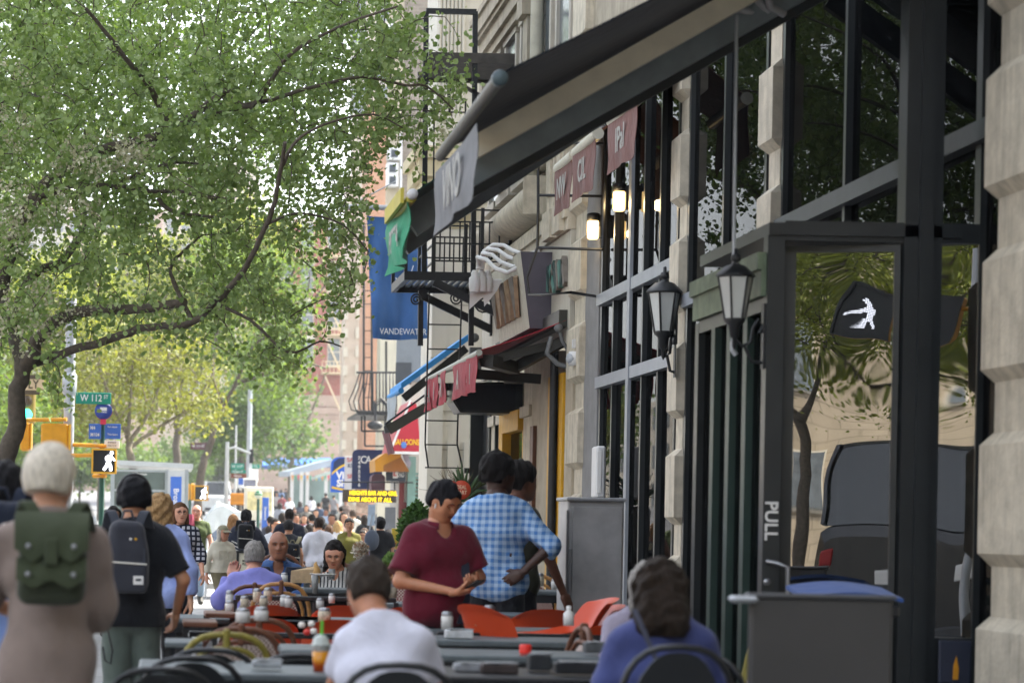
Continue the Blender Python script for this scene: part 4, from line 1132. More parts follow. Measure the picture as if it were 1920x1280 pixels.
board('shop_door', 'grey framed glass shop door under the message sign', 'door', 60.9, 722, 950, 741, 1005, M('grey_door', '#5d6168', .4, .2, 3), .05)
board('sandwich_board', 'tall yellow pavement board beside the woman in black', 'sign', 41.2, 735, 990, 768, 1072, M('board_yellow', '#d2bd4a', .6, .08), .05, [('x', 742, 1018, 5, REDT), ('MENU', 748, 1032, 5, REDT)])
# ---------------------------------------------------------------- corner with the signals
def walkman(parent, c, h, mat):
 mb = MB(); k = h / 24.
 def L(pts, r): mb.tube([Vector((p[0] * k, -.004, p[1] * k)) + c for p in pts], [q * k for q in r], 8)
 mb.sphere(c + Vector((3.2 * k, -.004, 10.2 * k)), 2.1 * k, 10, 8, sc=(1, .3, 1))
 L([(1.2, 7), (0, 3), (-.5, -1)], [2.2, 3.0, 2.2]); L([(2, 6.5), (4.5, 3), (7.5, 1)], [1.3, 1.2, 1.0]); L([(-.6, 6.5), (-3.6, 4), (-3.4, 1)], [1.3, 1.2, 1.0])
 L([(-.6, -1), (1.8, -6), (2.5, -11.5)], [2.0, 1.6, 1.5]); L([(-.6, -1), (-3, -6), (-6.3, -11)], [2.0, 1.6, 1.5])
 mb.build('walking_man', mat, parent)
SIGY = M('signal_yellow', '#c98d12', .5, .1, 8); SIGB = M('signal_black', '#16191e', .35, .1); WALK = emis('walk_white', '#f4f6ff', 1.6)
def ped_signal(Y, px, py, wpx, hpx, label, depth=.22, flip=False):
 c = W(px, py, Y); w_, h_ = wpx / S(Y), hpx / S(Y)
 r = thing('pedestrian_signal', label, 'signal', c, 0, 'pedestrian signals')
 mb = MB(); mb.bbox((0, depth / 2 + .02, 0), (w_, depth, h_), .03); mb.build('housing', SIGY, r)
 mb = MB(); 
 for (x0, z0, x1, z1) in ((-w_ / 2, -h_ / 2, w_ / 2, -h_ / 2 + .03), (-w_ / 2, h_ / 2 - .03, w_ / 2, h_ / 2), (-w_ / 2, -h_ / 2 + .03, -w_ / 2 + .03, h_ / 2 - .03), (w_ / 2 - .03, -h_ / 2 + .03, w_ / 2, h_ / 2 - .03)): mb.box((x0, -.035, z0), (x1, .03, z1))
 mb.build('visor_frame', M('signal_yellow_bright', '#d9a32a', .5, .08), r)
 mb = MB(); mb.box((-w_ / 2 + .03, -.002, -h_ / 2 + .03), (w_ / 2 - .03, .019, h_ / 2 - .03)); mb.build('screen', SIGB, r)
 walkman(r, Vector((w_ * (.20 if not flip else -.2), -.006, 0)), h_ * .78, WALK)
 return r
ped_signal(42.6, 195, 864, 47, 47, 'lit walking man signal on the green pole above the crowd')
ped_signal(78, 377, 924, 26, 28, 'far lit walking man signal beyond the bus shelter')
def sigback(Y, x0, y0, x1, y1, label):
 c = W((x0 + x1) / 2, (y0 + y1) / 2, Y); w_, h_ = (x1 - x0) / S(Y), (y1 - y0) / S(Y)
 r = thing('pedestrian_signal', label, 'signal', c, 0, 'yellow signal boxes seen from behind')
 mb = MB(); mb.bbox((0, 0, 0), (w_ * .92, .28, h_), .03); mb.build('housing', SIGY, r)
 mb = MB(); mb.box((w_ * .46 + .002, -.13, -h_ * .48), (w_ * .5 + .02, .2, h_ * .48)); mb.build('visor_frame', MATS['signal_yellow_bright'], r)
 return r
sigback(43, 75, 794, 131, 845, 'yellow signal box seen from behind, beside the white pole')
sigback(43.4, 38, 792, 58, 845, 'narrow yellow signal box half hidden by the dark tree trunk')
sigback(78.2, 350, 906, 364, 938, 'small yellow signal box beside the far walking man signal')
r = thing('signal_pole', 'tall white traffic signal pole with yellow arms behind the grey haired woman', 'pole', (W(129, 800, 43).x, 43, 0))
mb = MB(); mb.tube([(0, 0, 0), (0, 0, W(131, 560, 43).z)], .095, 12); mb.lathe((0, 0, W(129, 720, 43).z), [(.1, -.2), (.13, -.15), (.13, .15), (.1, .2)], 12); mb.build('pole', GALV, r)
mb = MB()
for (a, b) in (((50, 787), (125, 786)), ((52, 855), (172, 853)), ((130, 833), (200, 836)), ((175, 892), (198, 892))): mb.tube([W(*a, 43) - r.location, W(*b, 42.8) - r.location], .035, 8)
mb.build('yellow_arm', SIGY, r)
def streetsign(label, Y, x0, y0, x1, y1, txt, small, hp, mat=None):
 m = mat or SGREEN
 rr = board('street_sign', label, 'street sign', Y, x0, y0, x1, y1, m, .02, [(txt, x0 + (x1 - x0) * .44, (y0 + y1) / 2, hp, WT, dict(bold=.01, sx=.8))] + ([(small, x1 - (x1 - x0) * .14, (y0 + y1) / 2 - hp * .18, hp * .55, WT, dict(bold=.01, sx=.8))] if small else []), 'street name signs')
 return rr
streetsign('green street sign reading W 112 ST on the white pole', 42.7, 142, 735, 208, 758, 'W 112', 'ST', 13)
streetsign('far green street sign with W 111 ST above the brown sign', 88, 433, 868, 458, 880, 'W 111', 'ST', 6)
streetsign('small green street sign on the pale pole further right', 105, 468, 870, 487, 878, 'W 111', '', 4.5)
streetsign('green sign panel reading Campus W under the far W 111 sign', 88, 433, 880.5, 461, 887, 'Campus W', '', 4)
streetsign('small brown sign panel under the far green signs', 88, 433, 887.5, 462, 896, 'Historic', '', 4, M('sign_brown', '#6d3a24', .5, .06))
streetsign('brown street sign under the far tree canopy', 95, 357, 829, 391, 843, 'W 111 ST', '', 5, M('sign_plum', '#4d2a30', .5, .06))
rr = board('street_sign', 'brown square sign with a letter Y on a tan panel beside the tree', 'street sign', 43.5, 44, 702, 75, 740, M('sign_dark_brown', '#4d4230', .5, .08), .03, [])
mb = MB(); mb.box((-.18, -.012, -.10), (.22, -.001, .10)); mb.build('tan_panel', M('tan_panel', '#c9b592', .5, .04), rr)
text('LY', .22, MATS['sign_dark_brown'], rr, (.03, -.016, 0), (PI / 2, 0, 0), .02, .003, sx=.8)
r = thing('traffic_light', 'traffic light with green lamp lit beside the dark trunk', 'traffic light', W(50, 762, 60))
mb = MB(); mb.bbox((0, .15, .12), (.42, .3, 1.1), .04); mb.build('housing', M('signal_olive', '#7d6a2a', .5, .1), r)
for k, (m_, z) in enumerate(((M('lamp_dark_red', '#3a1210', .3), .48), (M('lamp_dark_amber', '#3a2a10', .3), .14), (emis('lamp_green', '#2ee6b0', 2.0), -.2))):
 mb = MB(); mb.sphere((0, -.01, z), .14, 12, 8, sc=(1, .4, 1)); mb.build('lens', m_, r)
r = thing('bus_stop_pole', 'green bus stop pole with round blue bus sign and M4 M104 route panels', 'bus stop', (W(191, 900, 42.9).x, 42.9, 0))
o = r.location
mb = MB(); mb.tube([(0, 0, 0), (0, 0, W(194, 765, 42.9).z)], .05, 10); mb.build('pole', M('pole_green', '#1f4a3e', .45, .1), r)
mb = MB(); c = W(194, 770, 42.75) - o
mb.lathe(c + Vector((0, -.02, 0)), [(0, 0), (.155, 0), (.155, .02), (0, .02)], 24, axis='y'); rs = mb.build('round_sign', M('transit_navy', '#2a3f8f', .4, .04), r)
mb = MB()
mb.grid(lambda u, v: Vector((c.x + (.105 + .052 * v) * math.cos(PI + PI * u), -.195 + .17, c.z + (.105 + .052 * v) * math.sin(PI + PI * u))), 14, 1); mb.build('red_band', M('transit_red', '#c0304a', .4, .04), r)
mb = MB(); mb.bbox(c + Vector((0, -.025, .03)), (.12, .008, .06), .002); mb.bbox(c + Vector((0, -.025, -.025)), (.12, .008, .012), .002); mb.build('bus_pictogram', WT, r)
mb = MB(); mb.box(c + Vector((-.05, -.03, -.24)), c + Vector((.05, -.01, -.15))); mb.build('red_tab', MATS['transit_red'], r)
for i, (x0, y0, x1, y1, m_, txts) in enumerate(((167, 794, 189, 823, SBLUE, [('M4', 174, 802, 7), ('M104', 178, 815, 7)]), (197, 794, 226, 823, SBLUE, [('Penn Station', 211, 800, 3.4), ('Times Square', 211, 814, 3.4)]), (196, 825, 224, 840, WT, [('Broadway &', 210, 829, 3), ('West 112 St', 210, 835, 3)]))):
 a, b = W(x0, y0, 42.8) - o, W(x1, y1, 42.8) - o
 mb = MB(); mb.bbox((a + b) / 2, (b.x - a.x, .02, a.z - b.z), .004); pn = mb.build('route_panel', m_, r)
 for (s_, px, py_, hp) in txts:
  text(s_, hp / S(42.8) / .72, WT if m_ is SBLUE else NAVYS, pn, W(px, py_, 42.8) - o + Vector((0, -.014, 0)), (PI / 2, 0, 0), .012, .002, sx=.75)
BYY = 62
r = thing('bus_shelter', 'glass and steel bus shelter with a blue vertical Broadway sign', 'bus shelter', (W(285, 900, BYY).x, BYY, -.02))
o = r.location
mb = MB(); a, b = W(217, 862, BYY) - o, W(362, 878, BYY) - o
mb.add([(a.x, 0, a.z), (b.x, 0, b.z + .12), (b.x, 0, b.z), (a.x, 0, a.z - .12), (a.x, 4.2, a.z), (b.x, 4.2, b.z + .12), (b.x, 4.2, b.z), (a.x, 4.2, a.z - .12)], [(0, 1, 2, 3)[::-1], (4, 5, 6, 7), (0, 4, 5, 1)[::-1], (3, 2, 6, 7), (1, 5, 6, 2)[::-1]])
mb.build('roof', M('shelter_steel', '#a9aeb0', .4, .06), r)
SH = M('shelter_grey', '#8c9496', .4, .06)
mb = MB()
for px in (211, 313, 350):
 x = (W(px, 900, BYY) - o).x; mb.box((x - .05, .02, 0), (x + .05, .1, (W(px, 880, BYY) - o).z))
xA, xB = (W(211, 900, BYY) - o).x, (W(313, 900, BYY) - o).x
for py_ in (882, 919): z = (W(260, py_, BYY) - o).z; mb.box((xA + .05, .03, z - .03), (xB - .05, .09, z + .03))
mb.build('frame', SH, r)
mb = MB(); mb.box((xA + .05, .05, .3), (xB - .05, .062, (W(260, 882, BYY) - o).z - .03)); pn = mb.build('glass_panel', M('shelter_glass', '#55625f', .12, .2, 2, spec=.7), r)
text('JCDecaux', .09, WT, pn, (.2 + xA + .5, .045, (W(260, 888, BYY) - o).z), (PI / 2, 0, 0), .005, .002)
mb = MB(); a, b = W(315, 882, BYY) - o, W(345, 980, BYY) - o; mb.box((a.x, -.05, b.z), (b.x, .019, a.z)); mb.build('sign_case', MATS['shelter_steel'], r)
a, b = W(320, 893, BYY) - o, W(339, 975, BYY) - o; mb = MB(); mb.box((a.x, -.06, b.z), (b.x, -.051, a.z)); pn = mb.build('blue_sign', SBLUE, r)
text('Broadway', .19, WT, pn, W(329.5, 943, BYY) - o + Vector((0, -.064, 0)), (PI / 2, PI / 2, 0), .012, .002)
def pole(label, px, Y, ptop, r_, mat, name='street_pole', cat='pole', arm=None):
 rr = thing(name, label, cat, (W(px, 900, Y).x, Y, G(Y)))
 mb = MB(); mb.tube([(0, 0, 0), (0, 0, W(px, ptop, Y).z - G(Y))], [r_, r_ * .7], 10); mb.lathe((0, 0, 0), [(r_ * 1.8, 0), (r_ * 1.8, .3), (r_ * 1.1, .5)], 10); mb.build('pole', mat, rr)
 if arm:
  mb = MB(); mb.tube([W(*p, Y) - rr.location for p in arm], r_ * .45, 8); mb.build('arm', mat, rr)
 return rr
PALEP = M('pale_pole', '#b4b6b4', .5, .08)
pole('cream street pole holding the far green street signs', 425, 88, 828, .10, PALEP, arm=[(425, 842), (440, 838), (470, 850)])
pole('tall grey lamp post in front of the far trees', 466, 104, 730, .14, GALV, 'lamp_post', 'lamp post')
pole('thin pale sign pole right of the far walking man', 441, 92, 797, .05, PALEP)
pole('dark thin pole under the second walking man signal', 357, 78.1, 905, .06, MATS['pole_green'])
rr = pole('subway entrance lamp with a green and white globe', 485, 70, 935, .06, MATS['pole_green'], 'globe_lamp', 'lamp')
c = W(484.5, 927, 70) - rr.location
mb = MB(); mb.sphere(c, .115, 14, 10); mb.build('globe', M('globe_white', '#c6cabb', .3, .05), rr)
mb = MB(); mb.lathe(c, [(0, .119), (.06, .104), (.10, .062), (.119, .002), (.117, -.02)], 14); mb.build('green_cap', M('globe_green', '#17663f', .3, .05), rr)
board('subway_sign', 'tall blue subway entrance sign beside the globe lamp', 'sign', 72, 492, 932, 503, 992, SBLUE, .1, [('Downtown', 497.5, 962, 5, WT, dict(rot=PI / 2, sx=.8))])
board('hanging_sign', 'white double sided sign panel on the grey lamp post', 'sign', 103.6, 467, 879, 475, 903, WT, .05); board('hanging_sign', 'second white sign panel right of the lamp post', 'sign', 103.7, 476.5, 879, 484, 903, WT, .05)
board('black_signal', 'dark signal head on the grey lamp post', 'signal', 103.8, 468, 842, 475, 868, SIGB, .3)
def boxy(name, label, cat, Y, x0, y0, x1, y1, mat, depth=.5, legs=False, top=None):
 c = W((x0 + x1) / 2, y1, Y); w_, h_ = (x1 - x0) / S(Y), (y1 - y0) / S(Y)
 r = thing(name, label, cat, (c.x, Y, c.z))
 mb = MB(); mb.bbox((0, depth / 2, h_ / 2), (w_, depth, h_), .03); mb.build('body', mat, r)
 mb = MB(); mb.box((-w_ * .42, -.012, h_ * .3), (w_ * .42, -.001, h_ * .85)); mb.build('front_panel', top or M('panel_shade', '#8f8c80', .5, .2, 6), r)
 for sx in (-1, 1):
  mb = MB(); zb = G(Y) - c.z if abs(G(Y) - c.z) > .02 else -.1
  mb.box((sx * w_ * .42 - .03, .05, min(zb, -.02)), (sx * w_ * .42 + .03, depth - .05, 0)); mb.build('leg', IRON, r)
 return r
boxy('signal_box', 'orange yellow signal cabinet on the cream street pole', 'signal box', 87, 432, 924, 462, 946, M('orange_paint', '#d38a1c', .5, .08), .4, top=M('orange_dark', '#c07a16', .5, .1))
CREAM = M('vendor_cream', '#c9c4b2', .6, .15, 5)
boxy('vendor_stall', 'cream book stall with yellow poster beside the globe lamp', 'stall', 76, 459, 912, 512, 975, CREAM, 1.2, top=M('stall_front', '#bdb384', .6, .4, 5))
boxy('vendor_stall', 'white newspaper stall under the white sign panels', 'stall', 95, 444, 896, 482, 918, M('vendor_white', '#cfccc4', .6, .1, 5), 1.0, top=M('stall_print', '#7e7f8c', .6, .5, 12))
boxy('news_box', 'white and blue newspaper box by the far pole', 'news box', 91, 446, 893, 457, 915, WT, .4, top=SBLUE)
r = thing('tarp_stall', 'stall covered with a shiny white plastic tarpaulin', 'stall', (W(425, 960, 50).x, 50, -.13))
o = r.location
mb = MB(); a, b = W(384, 972, 50) - o, W(466, 972, 50) - o
def tarp(u, v):
 x = a.x + (b.x - a.x) * u
 pk = (W(410, 938, 50) - o).z - a.z
 prof = min(1, (u / .3)) if u < .3 else 1 - .75 * ((u - .3) / .7) ** 1.1
 return Vector((x, 2.2 * v, a.z + pk * prof * (.75 + .25 * math.sin(PI * v)) + .02 * math.sin(u * 17 + v * 9)))
mb.sheet(tarp, 22, 10, (0, 0, -.01)); mb.sheet(lambda u, v: Vector((a.x + (b.x - a.x) * u, -.03 - .05 * v + .03 * math.sin(u * 23) * v, tarp(u, 0).z - .01 - .45 * v)), 22, 4, (0, .01, 0)); mb.build('tarpaulin', M('tarp_white', '#c4ccd0', .25, .08, 4, .4, 9, spec=.6), r)
mb = MB()
for x in (a.x + .05, b.x - .05):
 for y in (.05, 2.1): mb.tube([(x, y, 0), (x, y, a.z + .06)], .02, 6)
mb.build('frame', GALV, r)
mb = MB(); mb.box((a.x + .1, .15, .5), (b.x - .1, 2.0, .62)); mb.build('table', M('stall_dark', '#4b5550', .6, .3, 6), r)
r = thing('shop_canopy', 'long blue shop awning lettered YOU WISH CLEANERS far down the street', 'awning', W(556, 868, 185))
mb = MB(); A = [W(*p, 184.5) for p in ((494, 859), (624, 858))]; Bq = [W(*p, 182.5) for p in ((490, 872), (622, 868))]; Cq = [W(*p, 182.5) for p in ((490, 879), (622, 876))]
mb.add([A[0], A[1], Bq[1], Bq[0]], [(0, 1, 2, 3)[::-1]], 0); mb.add([Bq[0], Bq[1], Cq[1], Cq[0]], [(0, 1, 2, 3)[::-1]], 1); mb.add([A[0], Bq[0], Cq[0]], [(0, 1, 2)], 0); mb.add([A[1], Cq[1], Bq[1]], [(0, 1, 2)], 0)
mb.build('fabric', [M('canopy_blue', '#2f66b8', .5, .06), M('canopy_navy', '#274a83', .5, .08)], r, True)
text('YOU WISH CLEANERS', 5 / S(182.4) / .72, WT, r, W(553, 874.5, 182.35) - r.location, (PI / 2, 0, 0), .02, .01, sx=1.0)
r = thing('cafe_enclosure', 'glassy pavement enclosure with a sloping pale canopy and coloured bunting', 'enclosure', W(590, 935, 150))
mb = MB(); A = [W(*p, 148) for p in ((540, 883), (624, 860), (626, 872), (541, 893))]; mb.add(A + [p + Vector((0, 12, .2)) for p in A], [(0, 1, 2, 3)[::-1], (4, 5, 6, 7), (0, 4, 5, 1)[::-1], (3, 2, 6, 7), (0, 3, 7, 4)]); mb.build('canopy', M('canopy_pale', '#9aa7b5', .4, .1, .8), r, True)
mb = MB(); A = [W(*p, 140) for p in ((591, 891), (626, 881), (626, 886), (592, 897))]; mb.add(A + [p + Vector((0, 4, 0)) for p in A], [(0, 1, 2, 3)[::-1], (4, 5, 6, 7), (0, 4, 5, 1)[::-1], (3, 2, 6, 7), (0, 3, 7, 4)]); mb.build('small_canopy', M('canopy_mint', '#a9bfba', .4, .1), r, True)
for px in (548, 566, 577, 612, 640): 
 mb = MB(); a = W(px, 884, 147); mb.box((a.x - .1, 147, G(147)), (a.x + .1, 147.2, a.z)); mb.build('post', WHITEM, r, True)
mb = MB(); a, b = W(548, 895, 148.4), W(645, 950, 148.4); mb.box((a.x, 148.4, G(148)), (b.x, 148.5, a.z)); mb.build('glazing', M('enclosure_glass', '#6f8380', .2, .3, .6), r, True)
for i in range(14):
 mb = MB(); px = 546 + i * 5.6; a, b, c = W(px, 891, 146.8), W(px + 5, 890.5, 146.8), W(px + 2.5, 902, 146.8); d = Vector((0, .03, 0))
 mb.add([a, b, c, a + d, b + d, c + d], [(0, 2, 1), (3, 4, 5), (0, 1, 4, 3), (1, 2, 5, 4), (2, 0, 3, 5)]); mb.build('pennant', M('pennant_%d' % (i % 5), ['#c98a4a', '#4a9a7a', '#c25a72', '#c9b04a', '#5a8fb8'][i % 5], .7, .05), r, True)
# ---------------------------------------------------------------- vehicles
TYRE = M('tyre', '#161616', .8, .1)
def car(label, px, py, Y, paint, L=4.5, w=1.8, h=1.5, rz=0, suv=False, x=None, cat='car', name='parked_car'):
 c = W(px, py, Y)
 z = groad(Y)
 r = thing(name, label, cat, (c.x if x is None else x, Y, z), rz, 'vehicles along the avenue')
 b = MB(); hb = h * (.58 if not suv else .62)
 def sec(y, zt, zb, wd):
  return [(-wd, y, zb), (-wd * 1.02, y, (zb + zt) / 2), (-wd * .95, y, zt - .06), (-wd * .82, y, zt), (wd * .82, y, zt), (wd * .95, y, zt - .06), (wd * 1.02, y, (zb + zt) / 2), (wd, y, zb)]
 secs = [sec(-L / 2, hb * .86, .35, w * .42), sec(-L / 2 + .12, hb * .96, .26, w * .49), sec(-L * .2, hb, .24, w * .5), sec(L * .2, hb, .24, w * .5), sec(L / 2 - .5, hb * .93, .24, w * .49), sec(L / 2, hb * .75, .36, w * .42)]
 vs = [p for s_ in secs for p in s_]; n = 8
 fs = [tuple(range(8))[::-1], tuple(range(40, 48))]
 for i in range(5):
  for k in range(8): fs.append((i * 8 + k, i * 8 + (k + 1) % 8, (i + 1) * 8 + (k + 1) % 8, (i + 1) * 8 + k))
 b.add(vs, fs); bd = b.build('body', paint, r)
 y0, y1, y2, y3 = (-L * .46, -L * .40, L * .10, L * .26) if suv else (-L * .38, -L * .22, L * .08, L * .24)
 b = MB(); tw, bw = w * .38, w * .455
 V = [(-bw, y0, hb - .02), (bw, y0, hb - .02), (bw, y3, hb - .02), (-bw, y3, hb - .02), (-tw, y1, h), (tw, y1, h), (tw, y2, h), (-tw, y2, h)]
 b.add(V, [(4, 5, 6, 7)]); b.box((-tw, y1, h - .05), (tw, y2, h - .001)); 
 for (i, j) in ((0, 4), (1, 5), (2, 6), (3, 7)): b.bar(V[i], V[j], .09, .09)
 b.build('roof', paint, r)
 b = MB(); b.add([Vector(q) * .985 for q in V], [(0, 1, 5, 4), (1, 2, 6, 5), (2, 3, 7, 6), (3, 0, 4, 7)]); b.build('window', M('car_glass', '#1b2226', .06, .2, 1, spec=.8), r)
 for sx in (-1, 1):
  for yy in (-L * .31, L * .31):
   t = MB(); t.lathe((sx * w * .5 - (.2 if sx > 0 else 0), yy, .32), [(.12, 0), (.30, .0), (.33, .04), (.33, .16), (.30, .2), (.12, .2)], 18, axis='x'); wl = t.build('wheel', TYRE, r)
   t = MB(); t.lathe((sx * w * .5 + (.005 if sx > 0 else -.015), yy, .32), [(0, 0), (.2, 0), (.2, .01), (0, .01)], 14, axis='x'); t.build('rim', GALV, wl)
  t = MB(); t.bbox((sx * w * .36, -L / 2 - .0, hb * .74), (.26, .06, .16), .02); t.build('tail_light', M('tail_red', '#8f1418', .25), r)
 t = MB(); t.bbox((0, -L / 2 - .03, hb * .66), (.42, .03, .14), .01); t.build('number_plate', WT, r)
 t = MB(); t.bbox((0, -L / 2 - .02, .42), (w * .86, .1, .18), .03); t.build('bumper', M('bumper_dark', '#3a3c3f', .5, .1), r)
 return r
WHITEC = M('car_white', '#c9ccce', .25, .03, spec=.6); SILV = M('car_silver', '#8f9498', .3, .04, metal=.5); DARKC = M('car_dark', '#20242a', .25, .05, spec=.6)
car('white sedan seen from behind at the left edge', 82, 930, 74, WHITEC)
car('white sedan parked behind the green bus pole', 188, 930, 70, M('car_pearl', '#d2d4d4', .25, .02, spec=.6))
car('dark car in the far lane at the left edge', 35, 930, 92, DARKC)
car('white delivery van seen from behind beside the leaning tree', 406, 930, 168, WHITEC, 5.4, 2.0, 2.3, suv=True, cat='van', name='delivery_van')
car('white sport utility car parked far uphill', 560, 905, 300, M('car_offwhite', '#c4c6c4', .3, .03), 4.9, 1.95, 1.9, suv=True, rz=R(-75))
car('yellow truck parked far uphill under the blue awning', 512, 900, 290, M('truck_yellow', '#b0862a', .5, .06), 6, 2.3, 2.8, suv=True, cat='truck', name='parked_truck', rz=R(-60))
car('silver car on the avenue between the trees', 265, 930, 120, SILV)
for (px, Y, m_, lb) in ((140, 84, SILV, 'silver car in the far lane between the white pole and the bus pole'), (225, 100, WHITEC, 'white car seen through the bus shelter glass'), (330, 135, DARKC, 'dark car far down the avenue right of the shelter'), (105, 112, WHITEC, 'white car far down the avenue at the left'), (300, 155, SILV, 'silver car far down the avenue under the olive tree'), (20, 130, WHITEC, 'white car farthest down the avenue at the left edge'), (440, 200, DARKC, 'dark car uphill behind the cream street pole'), (478, 225, SILV, 'silver car uphill behind the lamp post')):
 car(lb, px, 930, Y, m_)
car('black van parked out of sight beside the photographer', 0, 0, -4.6, M('van_black', '#0c0e10', .15, .02, spec=.7), 5.2, 2.1, 2.75, suv=True, x=1.12, cat='van', name='parked_van', rz=PI)
sp = thing('signal_pole', 'signal pole near the photographer, mirrored in the door glass', 'pole', (2.25, 3.0, 0))
mb = MB(); mb.tube([(0, 0, 0), (0, 0, 4.4)], .07, 10); mb.build('pole', GALV, sp)
mb = MB(); mb.tube([(0, -.1, 3.78), (-.3, -.1, 3.78)], .03, 8); mb.build('yellow_arm', SIGY, sp)
ps = ped_signal(42.6, 195, 864, 56, 56, 'lit walking man signal near the photographer, mirrored in the door glass')
ps.location = (1.80, 3.0, 3.74); ps.rotation_euler = (0, R(-12), PI)
for ch in list(ps.children):
 if ch.name.startswith('visor'): ch.data.materials.clear(); ch.data.materials.append(SIGB)
 if ch.name.startswith('walking'):
  k = .36 * .78 / 24; mb = MB()
  for i in range(-9, 10):
   for j in range(-13, 15):
    x, z = i * 1.3, j * 1.3
    segs = (((3.2, 10.2), (3.2, 10.2), 2.1), ((1.2, 7), (-.5, -1), 2.5), ((2, 6.5), (4.5, 3), 1.2), ((4.5, 3), (7.5, 1), 1.1), ((-.6, 6.5), (-3.6, 4), 1.2), ((-3.6, 4), (-3.4, 1), 1.1), ((-.6, -1), (1.8, -6), 1.7), ((1.8, -6), (2.5, -11.5), 1.4), ((-.6, -1), (-3, -6), 1.7), ((-3, -6), (-6.3, -11), 1.4))
    for (a, b, r_) in segs:
     ab = (b[0] - a[0], b[1] - a[1]); L = ab[0] ** 2 + ab[1] ** 2
     t = max(0, min(1, ((x - a[0]) * ab[0] + (z - a[1]) * ab[1]) / L)) if L else 0
     if math.hypot(x - a[0] - t * ab[0], z - a[1] - t * ab[1]) < r_:
      mb.cbox((x * k + .09, -.008, z * k), (k * .85, .006, k * .85)); break
  bpy.data.objects.remove(ch); mb.build('walking_man', emis('walk_dim', '#eef2ff', .8), ps)
for i, (y0, y1, c_, lb) in enumerate(((30, 120, '#8a7468', 'long brown brick building across the avenue, mirrored in the shop windows'), (124, 300, '#a09a8e', 'long grey stone building across the avenue, mirrored in the shop windows'), (-60, 26, '#978b7c', 'tan brick building across the avenue near the photographer, mirrored in the shop windows'))):
 bo_ = thing('building', lb, 'building', (-48, (y0 + y1) / 2, 0)); mb = MB(); mb.box((-54, y0, -.2), (-42, y1, 15)); mb.build('wall', bricks('across_%d' % i, c_, c_, '#5a5048', .6, .2), bo_, True)
 for k in range(int((y1 - y0) / 6)):
  for z in (4, 8, 12):
   f = MB(); f.box((-42.05, y0 + 2 + k * 6, z), (-41.9, y0 + 4 + k * 6, z + 2.4)); f.build('window', MATS['upper_pane'], bo_, True)
bb = thing('building', 'stone building behind the photographer, mirrored in the shop glass', 'building', (-10, -60, 0))
mb = MB(); mb.box((-45, -70, -.2), (14, -58, 22)); mb.build('wall', bricks('behind_stone', '#a89a84', '#948772', '#7d725f', 1.2, .5, msize=.03), bb, True)
for i in range(14):
 for j in range(4):
  x = -42 + i * 4; z = 2.2 + j * 4.6
  f = MB(); f.box((x - .1, -57.99, z - .1), (x + 1.5, -57.9, z + 2.5)); wo = f.build('window', TRIM, bb, True)
  f = MB(); f.box((x, -57.89, z), (x + 1.4, -57.86, z + 2.4)); f.build('pane', MATS['upper_pane'], wo, True)
# ---------------------------------------------------------------- trees
def leafmat(name, cols, trans=.45, tcol=None):
 if name in MATS: return MATS[name]
 m, nt, b = newmat(name)
 g = nd(nt, 'ShaderNodeNewGeometry')
 r = nd(nt, 'ShaderNodeValToRGB')
 e = r.color_ramp.elements
 while len(e) < len(cols): e.new(.5)
 for i, c in enumerate(cols):
  e[i].position = i / (len(cols) - 1); e[i].color = lin(c)
 nt.links.new(g.outputs['Random Per Island'], r.inputs['Fac'])
 b.inputs['Roughness'].default_value = .55; b.inputs['Specular IOR Level'].default_value = .25
 nt.links.new(r.outputs[0], b.inputs['Base Color'])
 t = nd(nt, 'ShaderNodeBsdfTranslucent')
 nt.links.new(mixc(nt, 1.0, r.outputs[0], lin(tcol or '#ffff90'), 'MULTIPLY'), t.inputs['Color'])
 mx = nd(nt, 'ShaderNodeMixShader'); mx.inputs[0].default_value = trans
 out = [n for n in nt.nodes if n.type == 'OUTPUT_MATERIAL'][0]
 nt.links.new(b.outputs[0], mx.inputs[1]); nt.links.new(t.outputs[0], mx.inputs[2]); nt.links.new(mx.outputs[0], out.inputs[0])
 MATS[name] = m
 return m
BARK = M('bark', '#51493f', .9, .3, 14, .7, 30)
BARK2 = M('bark_light', '#6f6758', .9, .3, 10, .6, 25)
def leaf_mesh(name, C, size, rs, droop=.5, aspect=.9):
 """C: (n,3) leaf bases; six-sided leaves with a fold along the middle"""
 n = len(C)
 d = rs.normal(size=(n, 3)); d[:, 2] -= droop; d /= np.linalg.norm(d, axis=1)[:, None]
 q = rs.normal(size=(n, 3)); s = np.cross(d, q); s /= np.linalg.norm(s, axis=1)[:, None] + 1e-9
 nn = np.cross(s, d)
 L = size * (.45 + 1.0 * rs.rand(n))[:, None]; Wd = L * aspect * .5
 v = np.stack([C, C + d * L * .30 + s * Wd + nn * L * .10, C + d * L * .72 + s * Wd * .72 + nn * L * .08, C + d * L, C + d * L * .72 - s * Wd * .72 + nn * L * .08, C + d * L * .30 - s * Wd + nn * L * .10], 1).reshape(-1, 3)
 base = np.arange(n)[:, None] * 6
 f = np.concatenate([base + np.array([[0, 1, 2, 3]]), base + np.array([[0, 3, 4, 5]])], 0)
 me = bpy.data.meshes.new(name)
 me.from_pydata(v.tolist(), [], f.tolist())
 return me
